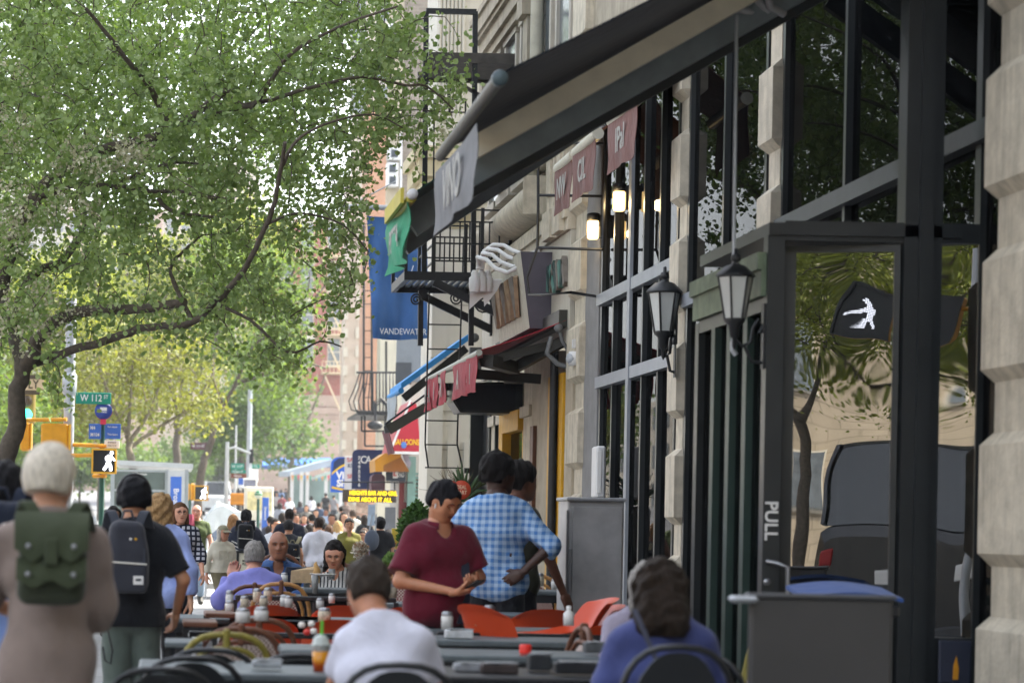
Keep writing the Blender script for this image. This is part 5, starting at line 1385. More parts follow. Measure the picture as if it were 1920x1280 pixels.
def grow(limbs, att, rs, r_tip=.006, wob=.12, r0=.016, maxseg=5):
 """join every attractor to the nearest piece of the skeleton grown so far"""
 nodes = [np.array(p) for l in limbs for p in l['pts']]
 N = np.array(nodes)
 D = np.linalg.norm(att[:, None, :] - N[None], axis=2).min(1)
 order = np.argsort(D)
 cap = np.zeros((len(N) + len(att) * 4, 3)); cap[:len(N)] = N; cnt = len(N)
 tw = []
 for i in order:
  a = att[i]
  k = int(np.argmin(((cap[:cnt] - a) ** 2).sum(1)))
  b = cap[k]; L = np.linalg.norm(a - b)
  o = rs.normal(size=3) * wob * L; o[2] += .10 * L
  pts = [b, b + (a - b) * .33 + o * .8, b + (a - b) * .68 + o, a]
  tw.append((pts, L))
  for p in pts[1:]:
   cap[cnt] = p; cnt += 1
 return tw
def polyl(pts, n=4):
 """smooth a polyline"""
 P_ = [Vector(p) for p in pts]; out = []
 for i in range(len(P_) - 1):
  p0, p1, p2, p3 = P_[max(i - 1, 0)], P_[i], P_[i + 1], P_[min(i + 2, len(P_) - 1)]
  for k in range(n):
   t = k / n
   out.append(.5 * ((2 * p1) + (p2 - p0) * t + (2 * p0 - 5 * p1 + 4 * p2 - p3) * t * t + (3 * p1 - p0 - 3 * p2 + p3) * t ** 3))
 out.append(P_[-1])
 return out
def inpoly(x, y, poly):
 c = False; n = len(poly)
 for i in range(n):
  x1, y1 = poly[i]; x2, y2 = poly[i - 1]
  if (y1 > y) != (y2 > y) and x < (x2 - x1) * (y - y1) / (y2 - y1) + x1: c = not c
 return c
def maketree(label, base, limbs, att, lmat, bark, nleaf, lsize, seed, spread=.28, group=None, blossoms=None, twr=.010, droop=.5, trunk_n=8, name='street_tree', along=.5):
 rs = np.random.RandomState(seed)
 r = thing(name, label, 'tree', base, 0, group)
 mb = MB()
 for i, l in enumerate(limbs):
  p = polyl(l['pts'], 4); n = len(p)
  rr = [l['r'][0] + (l['r'][1] - l['r'][0]) * k / (n - 1) for k in range(n)]
  p = [q + Vector(rs.normal(size=3)) * rr[k] * .18 for k, q in enumerate(p)]
  mb.tube(p, rr, trunk_n)
 L2 = [dict(pts=[tuple(q) for q in polyl(l['pts'], 4)]) for l in limbs if not l.get('bare')]
 tw = grow(L2, att, rs)
 for pts, L in tw:
  p = polyl(pts, 2)
  a = min(twr * 2.2, twr * (.7 + L * .6))
  mb.tube(p, [a + (.4 * twr - a) * k / (len(p) - 1) for k in range(len(p))], 4, cap=False)
 mb.build('trunk', bark, r, True)
 k = max(1, nleaf // len(tw))
 C = []
 for pts, L in tw:
  p = np.array(pts)
  t = rs.rand(k) ** along
  seg = np.minimum((t * 3).astype(int), 2); f = (t * 3 - seg)[:, None]
  q = p[seg] * (1 - f) + p[seg + 1] * f
  C.append(q + rs.normal(size=(k, 3)) * spread * (.35 + .65 * rs.rand(k, 1)))
 C = np.concatenate(C) - np.array(base)
 me = leaf_mesh('crown', C, lsize, rs, droop); me.materials.append(lmat)
 o = bpy.data.objects.new('crown', me); COL.objects.link(o); o.parent = r
 if blossoms is not None:
  Bc, per, bs, bm = blossoms
  c = (Bc[:, None, :] + rs.normal(size=(len(Bc), per, 3)) * .05).reshape(-1, 3) - np.array(base)
  me = leaf_mesh('blossom', c, bs, rs, 0, 1.2); me.materials.append(bm)
  o = bpy.data.objects.new('blossom', me); COL.objects.link(o); o.parent = r
 return r
def WP(*pts):
 return [tuple(W(*p)) for p in pts]
rs = np.random.RandomState(3)
TY = 30.0
limbs = [dict(pts=WP((2, 1195, 30), (4, 1000, 30), (8, 880, 30), (26, 810, 30), (36, 730, 30), (44, 680, 30)), r=(.15, .095)),
   dict(pts=WP((42, 700, 30), (62, 660, 29.8), (85, 620, 29.6), (130, 592, 29.3), (200, 583, 29), (285, 577, 28.6), (345, 566, 28.2)), r=(.095, .05)),
   dict(pts=WP((46, 690, 30), (90, 672, 30), (140, 655, 29.6), (195, 640, 29.2), (260, 617, 28.8), (310, 612, 28.5), (362, 604, 28.2), (402, 568, 28), (440, 530, 27.8), (472, 480, 27.6), (500, 420, 27.4), (516, 375, 27.2), (527, 315, 27), (534, 265, 26.8)), r=(.058, .022)),
   dict(pts=WP((42, 690, 30), (22, 620, 30.4), (0, 560, 31), (-50, 470, 31.5)), r=(.085, .05)),
   dict(pts=WP((20, 620, 30.4), (60, 520, 31), (110, 492, 31.3), (165, 420, 31.8), (210, 330, 32.2), (250, 240, 32.6)), r=(.07, .03)),
   dict(pts=WP((0, 560, 31), (30, 440, 30.4), (60, 372, 30), (110, 325, 29.6), (170, 290, 29.2), (235, 270, 28.8), (300, 254, 28.6), (350, 226, 28.4), (425, 168, 28)), r=(.085, .04)),
   dict(pts=WP((290, 258, 28.6), (310, 232, 28.5), (300, 200, 28.4), (272, 150, 28.2), (242, 118, 28), (205, 70, 27.8), (160, 15, 27.6)), r=(.05, .02)),
   dict(pts=WP((10, 470, 30.4), (60, 390, 29.4), (105, 357, 29.2), (150, 347, 29), (215, 350, 28.8), (285, 358, 28.6), (340, 360, 28.4), (405, 372, 28.2)), r=(.045, .018)),
   dict(pts=WP((296, 372, 28.6), (318, 394, 28.5), (355, 402, 28.4), (408, 407, 28.2)), r=(.03, .014)),
   dict(pts=WP((215, 350, 28.8), (260, 325, 28.7), (330, 305, 28.4), (395, 312, 28.2)), r=(.025, .012)),
   dict(pts=WP((-50, 470, 31.5), (-20, 300, 32), (10, 180, 32), (60, 100, 32), (90, -20, 32)), r=(.07, .03)),
   dict(pts=WP((-20, 230, 31), (20, 178, 30.6), (60, 180, 30.2), (90, 197, 30)), r=(.05, .02)),
   dict(pts=WP((425, 168, 28), (470, 200, 28), (530, 118, 27.8), (570, 85, 27.6), (650, 45, 27.4), (745, 12, 27.2)), r=(.035, .012)),
   dict(pts=WP((350, 226, 28.4), (440, 205, 28.2), (530, 180, 28), (590, 163, 28), (680, 145, 28), (760, 160, 28), (800, 162, 28.2), (850, 205, 28.4)), r=(.03, .010)),
   dict(pts=WP((527, 315, 27), (560, 260, 27), (620, 230, 27.2), (700, 215, 27.4), (755, 240, 27.6)), r=(.022, .008)),
   dict(pts=WP((362, 604, 28.2), (330, 540, 28.6), (320, 500, 28.8), (345, 470, 29), (380, 440, 29)), r=(.03, .012)),
   dict(pts=WP((500, 420, 27.4), (560, 400, 27.6), (640, 420, 27.8), (690, 470, 28)), r=(.018, .008)),
   dict(pts=WP((402, 568, 28), (470, 600, 28), (540, 660, 28), (600, 640, 28.2), (640, 650, 28.4)), r=(.022, .008))]
poly = [(-120, -70), (720, -70), (775, 60), (768, 200), (720, 300), (690, 390), (700, 470), (676, 560), (640, 640), (560, 700), (470, 700), (400, 650), (330, 640), (250, 625), (150, 640), (95, 690), (60, 640), (-120, 700)]
att = []
while len(att) < 1350:
 x, y = rs.uniform(-120, 880), rs.uniform(-70, 780)
 ok = inpoly(x, y, poly)
 if ok:
  dens = 1.0
  if y > 430: dens = .62
  if x > 560 and y > 300: dens = .5
  if 130 < x < 480 and y < 120: dens = .7
  for (gx, gy, gr) in ((250, 55, 45), (505, 60, 40), (330, 470, 50), (120, 620, 40), (470, 620, 45), (560, 520, 50), (250, 530, 45)):
   if (x - gx) ** 2 + (y - gy) ** 2 < gr * gr: dens *= .3
  ok = rs.rand() < dens
 else:
  ok = (780 < x < 870 and 80 < y < 330 and rs.rand() < .28) or (90 < x < 135 and 690 < y < 775 and rs.rand() < .6) or (60 < x < 130 and 780 < y < 850 and rs.rand() < .5)
 if ok:
  att.append(W(x, y, rs.uniform(27.4, 33)))
att = np.array(att)
bl = []
for (cx, cy, sx_, sy_, n) in ((165, 300, 70, 40, 42), (250, 290, 30, 25, 30), (140, 390, 60, 40, 20), (30, 210, 60, 120, 34), (60, 590, 70, 60, 40), (840, 260, 14, 22, 10), (30, 420, 40, 50, 25)):
 for _ in range(n): bl.append(W(cx + rs.normal() * sx_ * .6, cy + rs.normal() * sy_ * .6, rs.uniform(27, 29.5)))
LEAF1 = leafmat('leaf_street', ['#6b7f50', '#849a62', '#9aab74', '#768c57', '#b0be8e'], .38, '#f0ffa8')
t1 = maketree('large leafy pear tree with dark limbs and pale blossom filling the upper left', (W(2, 1190, 30).x, 30, 0), limbs, att, LEAF1, BARK, 54000, .062, 11, .17, blossoms=(np.array(bl), 17, .030, leafmat('blossom_cream', ['#b3b196', '#a3a184', '#c4c2ac'], .3, '#ffffe8')), twr=.0085)
def cloudtree(label, Y, bpx, trunk, lobes, natt, nleaf, lsize, lmat, bark, seed, r0=.16, spread=.35, twr=.02, group=None, depth=3.0, droop=.3, along=.5, gy=None):
 """trunk = list of limb lists in px, py; lobes = (px, py, rx, ry)"""
 rs = np.random.RandomState(seed)
 g = G(Y) if gy is None else gy
 b = W(bpx, 900, Y); base = (b.x, Y, g)
 limbs = [dict(pts=[(b.x, Y, g)] + [tuple(W(*p, Y + rs.uniform(-.3, .3))) for p in trunk[0]], r=(r0, r0 * .6))]
 for l in trunk[1:]:
  limbs.append(dict(pts=[tuple(W(*p, Y + rs.uniform(-.5, .5) * (i > 0))) for i, p in enumerate(l)], r=(r0 * .5, r0 * .16)))
 att = []
 wts = np.array([l[2] * l[3] for l in lobes], float); wts /= wts.sum()
 for _ in range(natt):
  l = lobes[rs.choice(len(lobes), p=wts)]
  while True:
   q = rs.uniform(-1, 1, 3)
   if q @ q < 1: break
  att.append(W(l[0] + l[2] * q[0], l[1] + l[3] * q[1], Y + depth * q[2]))
 return maketree(label, base, limbs, np.array(att), lmat, bark, nleaf, lsize, seed, spread, group, twr=twr, droop=droop, trunk_n=7, along=along)
OLIVE = leafmat('leaf_olive', ['#74773f', '#868a4c', '#6a7040', '#989a5a'], .4)
SUNY = leafmat('leaf_sunlit', ['#737d3a', '#838c45', '#929a54', '#646f35'], .5)
PALEG = leafmat('leaf_pale', ['#5b713a', '#697f44', '#77904f', '#4f6731'], .45)
DARKG = leafmat('leaf_dark', ['#4a6132', '#58703c', '#67804a'], .4)
cloudtree('bare twiggy olive tree with forked trunk just behind the bus shelter', 66, 247, [[(247, 880), (243, 840), (240, 815)], [(240, 815), (215, 770), (190, 700), (170, 640)], [(242, 830), (275, 780), (300, 720), (320, 650)], [(240, 815), (245, 750), (250, 660)], [(243, 840), (300, 800), (360, 760), (400, 700)]],
   [(210, 720, 110, 90), (320, 720, 110, 90), (260, 650, 130, 60), (160, 790, 70, 50), (370, 780, 70, 40)], 420, 7000, .10, OLIVE, BARK2, 21, .13, .3, .018, depth=2.2)
cloudtree('slender tree with a leaning dark trunk beside the far walking man signal', 83, 372, [[(374, 900), (388, 850), (402, 800), (420, 770)], [(402, 800), (440, 720), (480, 640), (530, 560), (560, 480)], [(420, 770), (400, 700), (410, 600), (430, 520)], [(440, 720), (500, 700), (560, 680), (610, 690)], [(480, 640), (540, 610), (590, 560), (620, 520)]],
   [(470, 600, 110, 120), (540, 560, 70, 110), (430, 500, 80, 90), (520, 700, 70, 60), (570, 480, 50, 60)], 460, 7600, .12, PALEG, BARK, 22, .16, .4, .02, depth=3)
cloudtree('tall street tree with dark crown behind the left edge of the big pear tree', 47, -40, [[(-35, 900), (-20, 700), (10, 520)], [(10, 520), (60, 400), (100, 250), (110, 120)], [(10, 520), (-40, 350), (-60, 200)], [(60, 400), (140, 330), (200, 200), (280, 60)], [(100, 250), (60, 150), (40, 20)], [(140, 330), (280, 280), (420, 200), (520, 90)]],
   [(40, 250, 150, 200), (180, 150, 150, 160), (-60, 300, 120, 200), (300, 60, 130, 120), (120, 0, 200, 100), (430, 130, 140, 140), (380, 280, 140, 110), (540, 260, 90, 110), (560, 60, 100, 90)], 760, 26000, .085, DARKG, BARK, 23, .2, .33, .018, depth=3, gy=-.02)
mt = 'trees along the avenue median'
cloudtree('sunlit yellow green tree at the left edge behind the street sign', 100, 60, [[(60, 850), (70, 780)], [(70, 780), (30, 680), (10, 600)], [(70, 780), (110, 690), (140, 600)]], [(40, 660, 130, 130), (150, 620, 120, 120), (80, 560, 150, 90), (-20, 760, 90, 70)], 420, 13000, .17, SUNY, BARK, 24, .2, .55, .025, mt, 4)
cloudtree('sunlit yellow green tree rising in the middle behind the bending limb', 118, 330, [[(330, 860), (335, 780)], [(335, 780), (300, 650), (280, 540)], [(335, 780), (400, 640), (430, 520)], [(335, 780), (360, 600), (370, 450)]], [(330, 560, 130, 140), (430, 500, 110, 120), (260, 620, 110, 110), (380, 660, 110, 90), (470, 430, 80, 80)], 420, 14000, .19, SUNY, BARK, 25, .25, .6, .03, mt, 4)
cloudtree('broad yellow green tree between the bus signs and the sunlit trees', 135, 190, [[(190, 880), (195, 800)], [(195, 800), (150, 700), (120, 600)], [(195, 800), (250, 690), (270, 560)]], [(190, 640, 140, 150), (120, 720, 110, 110), (270, 700, 110, 120), (200, 520, 150, 90)], 400, 12000, .22, leafmat('leaf_midsun', ['#6f7c3a', '#7d8944', '#8b9552', '#606d33'], .5), BARK, 26, .25, .7, .03, mt, 5)
cloudtree('hazy pale green tree in front of the red brick apartment block', 160, 545, [[(545, 900), (550, 840)], [(550, 840), (520, 760), (500, 680)], [(550, 840), (590, 760), (610, 700)]], [(500, 760, 70, 80), (550, 780, 50, 60), (480, 680, 70, 80), (520, 650, 50, 60), (530, 830, 80, 45)], 260, 7000, .26, leafmat('leaf_hazy', ['#566d44', '#647a50', '#728a62'], .4), BARK2, 27, .25, .7, .04, mt, 4)
cloudtree('shaded green tree low behind the cars at the left', 88, 20, [[(20, 880), (25, 830)], [(25, 830), (0, 760)], [(25, 830), (60, 770)]], [(20, 800, 100, 70), (110, 810, 60, 60), (-30, 740, 80, 80)], 200, 5000, .16, PALEG, BARK, 28, .15, .45, .02, mt, 3)
cloudtree('dark green tree behind the far lamp post', 140, 450, [[(450, 900), (452, 840)], [(452, 840), (430, 770)], [(452, 840), (480, 770)]], [(440, 780, 70, 70), (490, 800, 60, 60), (400, 820, 50, 50), (470, 730, 60, 60)], 240, 6500, .22, DARKG, BARK, 29, .2, .6, .03, mt, 4)
for i, (px, Y) in enumerate(((60, 150), (150, 165), (240, 180), (330, 190), (410, 215))):
 cloudtree(['pale green median bush at the far left behind the parked cars', 'dark green median bush behind the bus stop pole', 'pale green median bush behind the bus shelter roof', 'dark green median bush behind the shelter sign', 'pale green median bush behind the far walking man signal'][i], Y, px, [[(px, 915), (px, 890)]], [(px, 865, 52, 38), (px - 35, 880, 36, 28), (px + 35, 875, 36, 30)], 90, 3000, .26, DARKG if i % 2 else PALEG, BARK, 60 + i, .1, .6, .03, 'bushes on the median', 3)
proto = cloudtree('street tree behind the photographer, mirrored in the shop glass', 100, 300, [[(300, 900), (300, 800)], [(300, 800), (250, 700)], [(300, 800), (360, 700)]], [(300, 650, 120, 120), (220, 700, 90, 90), (390, 690, 90, 100), (300, 560, 100, 80)], 220, 15000, .10, SUNY, BARK, 30, .2, .6, .03, 'trees behind the camera', 2.5)
for i, (x, y, k) in enumerate(((-3.2, -15, .75), (-1.2, -27, .9), (-9, -30, 1.2), (-6, -42, 1.2), (4, -44, 1.2))):
 if i == 0:
  proto.location = (x, y, -.1); proto.scale = (k,) * 3
 else:
  dup(proto, (x, y, -.1), i * 1.3, scale=k)
# ---------------------------------------------------------------- people: smooth distance fields meshed by surface nets
def rc(a, b, r1, r2=None):
 return ('c', np.array(a, np.float32), np.array(b, np.float32), float(r1), float(r1 if r2 is None else r2))
def el(c, r):
 return ('e', np.array(c, np.float32), np.array(r, np.float32), 0, 0)
def sd(P, pr):
 if pr[0] == 'c':
  a, b = pr[1], pr[2]
  ab = b - a; L = float(ab @ ab)
  pa = P - a
  t = np.clip((pa @ ab) / L, 0, 1) if L > 1e-12 else np.zeros(len(P), np.float32)
  d = pa - t[:, None] * ab
  return np.sqrt((d * d).sum(1)) - (pr[3] + (pr[4] - pr[3]) * t)
 q = (P - pr[1])
 k0 = np.sqrt(((q / pr[2]) ** 2).sum(1)); k1 = np.sqrt(((q / pr[2] ** 2) ** 2).sum(1))
 return k0 * (k0 - 1) / np.maximum(k1, 1e-6)
def smin(a, b, k):
 h = np.maximum(k - np.abs(a - b), 0) / k
 return np.minimum(a, b) - h * h * k * .25
def smax(a, b, k):
 return -smin(-a, -b, k)
def field(P, prims, k, add=0.0, cuts=(), subs=(), ksub=.01, wob=0.0, seed=0, freq=22):
 d = None
 for pr in prims:
  e = sd(P, pr)
  d = e if d is None else smin(d, e, k)
 d = d - add
 if wob:
  r = np.random.RandomState(seed)
  w = 0
  for i in range(6):
   dirn = r.normal(size=3); dirn[2] *= .6; dirn /= np.linalg.norm(dirn)
   w = w + np.sin((P @ dirn.astype(np.float32)) * freq * (0.6 + .9 * r.rand()) + r.rand() * 6.28 + 1.5 * np.sin(P[:, 2] * 9 + i))
  d = d + wob * w / 2.4
 for s in subs:
  d = smax(d, -sd(P, s), ksub)
 for (p, n) in cuts:
  d = np.maximum(d, (P - np.array(p, np.float32)) @ np.array(n, np.float32))
 return d
def bounds(prims, pad):
 lo = np.full(3, 1e9); hi = -lo
 for pr in prims:
  if pr[0] == 'c':
   r = max(pr[3], pr[4])
   for q in (pr[1], pr[2]):
    lo = np.minimum(lo, q - r); hi = np.maximum(hi, q + r)
  else:
   lo = np.minimum(lo, pr[1] - pr[2]); hi = np.maximum(hi, pr[1] + pr[2])
 return lo - pad, hi + pad
def nets(fn, lo, hi, h):
 """surface nets: numpy isosurface of fn on a grid; returns verts, quads"""
 n = np.ceil((hi - lo) / h).astype(int) + 1
 ax = [lo[i] + h * np.arange(n[i]) for i in range(3)]
 g = np.stack(np.meshgrid(*ax, indexing='ij'), -1).reshape(-1, 3).astype(np.float32)
 V = fn(g).reshape(n).astype(np.float32)
 V[0], V[-1] = np.maximum(V[0], 1e-4), np.maximum(V[-1], 1e-4)
 V[:, 0], V[:, -1] = np.maximum(V[:, 0], 1e-4), np.maximum(V[:, -1], 1e-4)
 V[:, :, 0], V[:, :, -1] = np.maximum(V[:, :, 0], 1e-4), np.maximum(V[:, :, -1], 1e-4)
 ins = V < 0
 nx, ny, nz = n - 1
 acc = np.zeros((nx, ny, nz, 3), np.float32); cnt = np.zeros((nx, ny, nz), np.float32)
 def sl(a, o): return a[o[0]:o[0] + nx, o[1]:o[1] + ny, o[2]:o[2] + nz]
 for d in range(3):
  e = [(d + 1) % 3, (d + 2) % 3]
  for i in (0, 1):
   for j in (0, 1):
    o0 = [0, 0, 0]; o0[e[0]] = i; o0[e[1]] = j
    o1 = list(o0); o1[d] = 1
    a, b = sl(V, o0), sl(V, o1)
    m = (a < 0) != (b < 0)
    t = np.where(m, a / np.where(m, a - b, 1), 0)
    for q in range(3):
     acc[..., q] += np.where(m, (t if q == d else float(o0[q])), 0)
    cnt += m
 act = cnt > 0
 idx = -np.ones((nx, ny, nz), np.int64)
 idx[act] = np.arange(act.sum())
 cell = np.argwhere(act)
 verts = lo + h * (cell + acc[act] / cnt[act][:, None])
 quads = []
 for d in range(3):
  e, f = (d + 1) % 3, (d + 2) % 3
  s0 = [slice(None)] * 3; s1 = [slice(None)] * 3
  s0[d] = slice(0, -1); s1[d] = slice(1, None)
  a, b = ins[tuple(s0)], ins[tuple(s1)]
  ch = np.argwhere(a != b)
  ch = ch[(ch[:, e] > 0) & (ch[:, f] > 0) & (ch[:, e] < n[e] - 1) & (ch[:, f] < n[f] - 1)]
  if len(ch) == 0: continue
  flip = a[tuple(ch.T)]
  c = [ch.copy() for _ in range(4)]
  c[0][:, e] -= 1; c[0][:, f] -= 1; c[1][:, f] -= 1; c[3][:, e] -= 1
  q = np.stack([idx[tuple(x.T)] for x in c], 1)
  q = np.where(flip[:, None], q, q[:, ::-1])
  quads.append(q)
 q = np.concatenate(quads) if quads else np.zeros((0, 4), int)
 q = q[(q >= 0).all(1)]
 return verts, q
def put(mb, verts, quads, mi=0, xf=None):
 if xf is not None:
  A = np.array(xf.to_3x3()); t = np.array(xf.translation)
  verts = verts @ A.T + t
 mb.add(verts.tolist(), quads.tolist(), mi, True)
V3 = lambda *a: np.array(a, float)
def pose_stand(lean=0.0, hunch=0.0, armL=None, armR=None, walk=0.0, head=(0, 0), sway=0.0, wide=.10):
 """joints of a 1.75 m person facing +Y, right hand at +X. arm = (elbow, wrist); walk = stride in m (right foot forward)"""
 p = {}
 sl = math.sin(lean); cl = math.cos(lean)
 def sp(z, y=0): 
  dz = z - .95
  return V3(sway * dz, y + sl * dz, .95 + cl * dz)
 p['pel'] = V3(0, -.01, .93); p['wai'] = sp(1.10); p['che'] = sp(1.27, .01); p['sho'] = sp(1.41, -.015 + hunch * .3)
 p['nec'] = sp(1.48, -.02 + hunch * .6); p['hea'] = sp(1.635, .015 + hunch)
 p['hrot'] = head
 for s, sg in (('L', -1), ('R', 1)):
  st = walk * (1 if s == 'R' else -1)
  p['hip' + s] = V3(sg * .085, -.01, .92)
  if abs(walk) < .01:
   p['kne' + s] = V3(sg * wide, .01, .50); p['ank' + s] = V3(sg * (wide + .01), -.03, .09); p['toe' + s] = V3(sg * (wide + .035), .13, .035)
  elif st > 0:
   p['kne' + s] = V3(sg * .09, st * .55 + .05, .51); p['ank' + s] = V3(sg * .09, st * .75, .10); p['toe' + s] = V3(sg * .10, st * .75 + .155, .06)
  else:
   p['kne' + s] = V3(sg * .09, st * .10 + .04, .49); p['ank' + s] = V3(sg * .09, st * .85 - .03, .17); p['toe' + s] = V3(sg * .10, st * .85 + .09, .05)
  sh = p['sho'] + V3(sg * .172, 0, -.022)
  p['sh' + s] = sh
  a = armL if s == 'L' else armR
  if a is None:
   sw = -st * .6
   a = (V3(sg * .255, -.035 + sw * .4, 1.13), V3(sg * .27, .05 + sw, .89))
  p['el' + s], p['wr' + s] = V3(*a[0]), V3(*a[1])
 return p
def pose_sit(lean=0.05, hunch=0.03, armL=None, armR=None, head=(0, 0), knees=.45, spread=.13):
 """seated: seat surface .46 m; top of head about 1.30 m"""
 p = {}
 sl = math.sin(lean); cl = math.cos(lean)
 def sp(dz, y=0): return V3(0, y + sl * dz, .54 + cl * dz)
 p['pel'] = V3(0, -.01, .55); p['wai'] = sp(.17, -.02); p['che'] = sp(.34, -.01); p['sho'] = sp(.48, -.02 + hunch * .3)
 p['nec'] = sp(.545, -.015 + hunch * .6); p['hea'] = sp(.70, .02 + hunch)
 p['hrot'] = head
 for s, sg in (('L', -1), ('R', 1)):
  p['hip' + s] = V3(sg * .09, .02, .53)
  p['kne' + s] = V3(sg * spread, knees, .52); p['ank' + s] = V3(sg * spread, knees - .04, .09); p['toe' + s] = V3(sg * (spread + .02), knees + .12, .035)
  p['sh' + s] = p['sho'] + V3(sg * .172, 0, -.022)
  a = armL if s == 'L' else armR
  if a is None:
   a = (V3(sg * .24, .10 + sl * .3, .80), V3(sg * .13, .36, .80))
  p['el' + s], p['wr' + s] = V3(*a[0]), V3(*a[1])
 return p
def torso_prims(p, g):
 X = V3(1, 0, 0); w = g['w']; b = g['b']
 pr = [rc(p['pel'] - X * .072 * w, p['pel'] + X * .072 * w, .104 * b),
   rc(p['wai'] - X * .068 * w, p['wai'] + X * .065 * w, .100 * b * g['waist']),
   rc(p['che'] - X * .085 * w, p['che'] + X * .085 * w, .112 * b),
   rc(p['sho'] - X * .115 * w + V3(0, 0, -.035), p['sho'] + X * .115 * w + V3(0, 0, -.035), .066 * b),
   rc(p['pel'], p['che'], .105 * b * g['waist']),
   rc(p['sho'] - X * .10 * w, p['nec'], .055, .052), rc(p['sho'] + X * .10 * w, p['nec'], .055, .052)]
 if g['belly']:
  pr.append(el((p['wai'] + p['pel']) / 2 + V3(0, .05 + .05 * g['belly'], .02), (.14 * b, .10 + .03 * g['belly'], .14)))
 if g['bust']:
  for sg in (-1, 1):
   pr.append(el(p['che'] + V3(sg * .07, .085, -.01), (.062, .055 * g['bust'], .065)))
 return pr
def arm_prims(p, s, g):
 b = g['b']
 return [rc(p['sh' + s], p['el' + s], .052 * b, .041 * b), rc(p['el' + s], p['wr' + s], .040 * b, .026)]
def leg_prims(p, s, g):
 b = g['b']
 return [rc(p['hip' + s], p['kne' + s], .088 * b, .056 * b), rc(p['kne' + s], p['ank' + s], .054 * b, .036)]
def hand_island(mb, wrist, d, n, thumb, curl=.25, sc=1.0, mi=0, h=.0055, spread=.0, curls=None):
 """palm, four fingers and a thumb grown as one field; d = finger direction, n = way the palm faces, thumb = +1/-1 side"""
 d = d / np.linalg.norm(d); n = n - d * (n @ d); n = n / np.linalg.norm(n); sd_ = np.cross(d, n) * thumb
 pr = [rc(wrist - d * .03, wrist + d * .015, .025, .022)]
 for i in range(4):
  off = (1.5 - i) * .0195
  kn = wrist + d * (.088 - .006 * abs(i - 1)) + sd_ * off
  pr.append(rc(wrist + d * .02 + sd_ * off * .75, kn, .0165, .0125))
 P = []
 for i, L in enumerate((.072, .08, .075, .058)):
  off = (1.5 - i) * .0195
  kn = wrist + d * (.088 - .006 * abs(i - 1)) + sd_ * off
  a = 0; q = kn; c = curls[i] if curls else curl * (1 + .12 * i)
  for seg, (fr, r0, r1) in enumerate(((.44, .0098, .0088), (.31, .0088, .0080), (.25, .0080, .0068))):
   a += c
   dr = d * math.cos(a) + n * math.sin(a) + sd_ * spread * (1.5 - i) * .3
   q2 = q + dr * L * fr
   P.append(rc(q, q2, r0, r1)); q = q2
 t0 = wrist + d * .028 + sd_ * .026 + n * .006
 t1 = t0 + (d * .62 + sd_ * .62 + n * .35) * .045
 t2 = t1 + (d * .8 + sd_ * .15 + n * (.35 + curl * .5)) * .036
 t3 = t2 + (d * .85 - sd_ * .1 + n * (.35 + curl * .6)) * .024
 T = [rc(t0, t1, .0155, .0115), rc(t1, t2, .0112, .0098), rc(t2, t3, .0098, .0078)]
 if sc != 1.0:
  def s1(q): return ('c', ((q[1] - wrist) * sc + wrist).astype(np.float32), ((q[2] - wrist) * sc + wrist).astype(np.float32), q[3] * sc, q[4] * sc)
  pr, P, T = [s1(q) for q in pr], [s1(q) for q in P], [s1(q) for q in T]
 lo, hi = bounds(pr + P + T, .012)
 def fn(x):
  a = field(x, pr, .02)
  f = field(x, P, .003)
  t = field(x, T, .008)
  return smin(smin(a, f, .006), t, .014)
 v, q = nets(fn, lo, hi, h)
 put(mb, v, q, mi)
def head_matrix(p):
 pitch, yaw = p['hrot'][0], p['hrot'][1]
 Rm = (Matrix.Rotation(yaw, 4, 'Z') @ Matrix.Rotation(pitch, 4, 'X'))
 return Matrix.Translation(Vector(p['hea'])) @ Rm
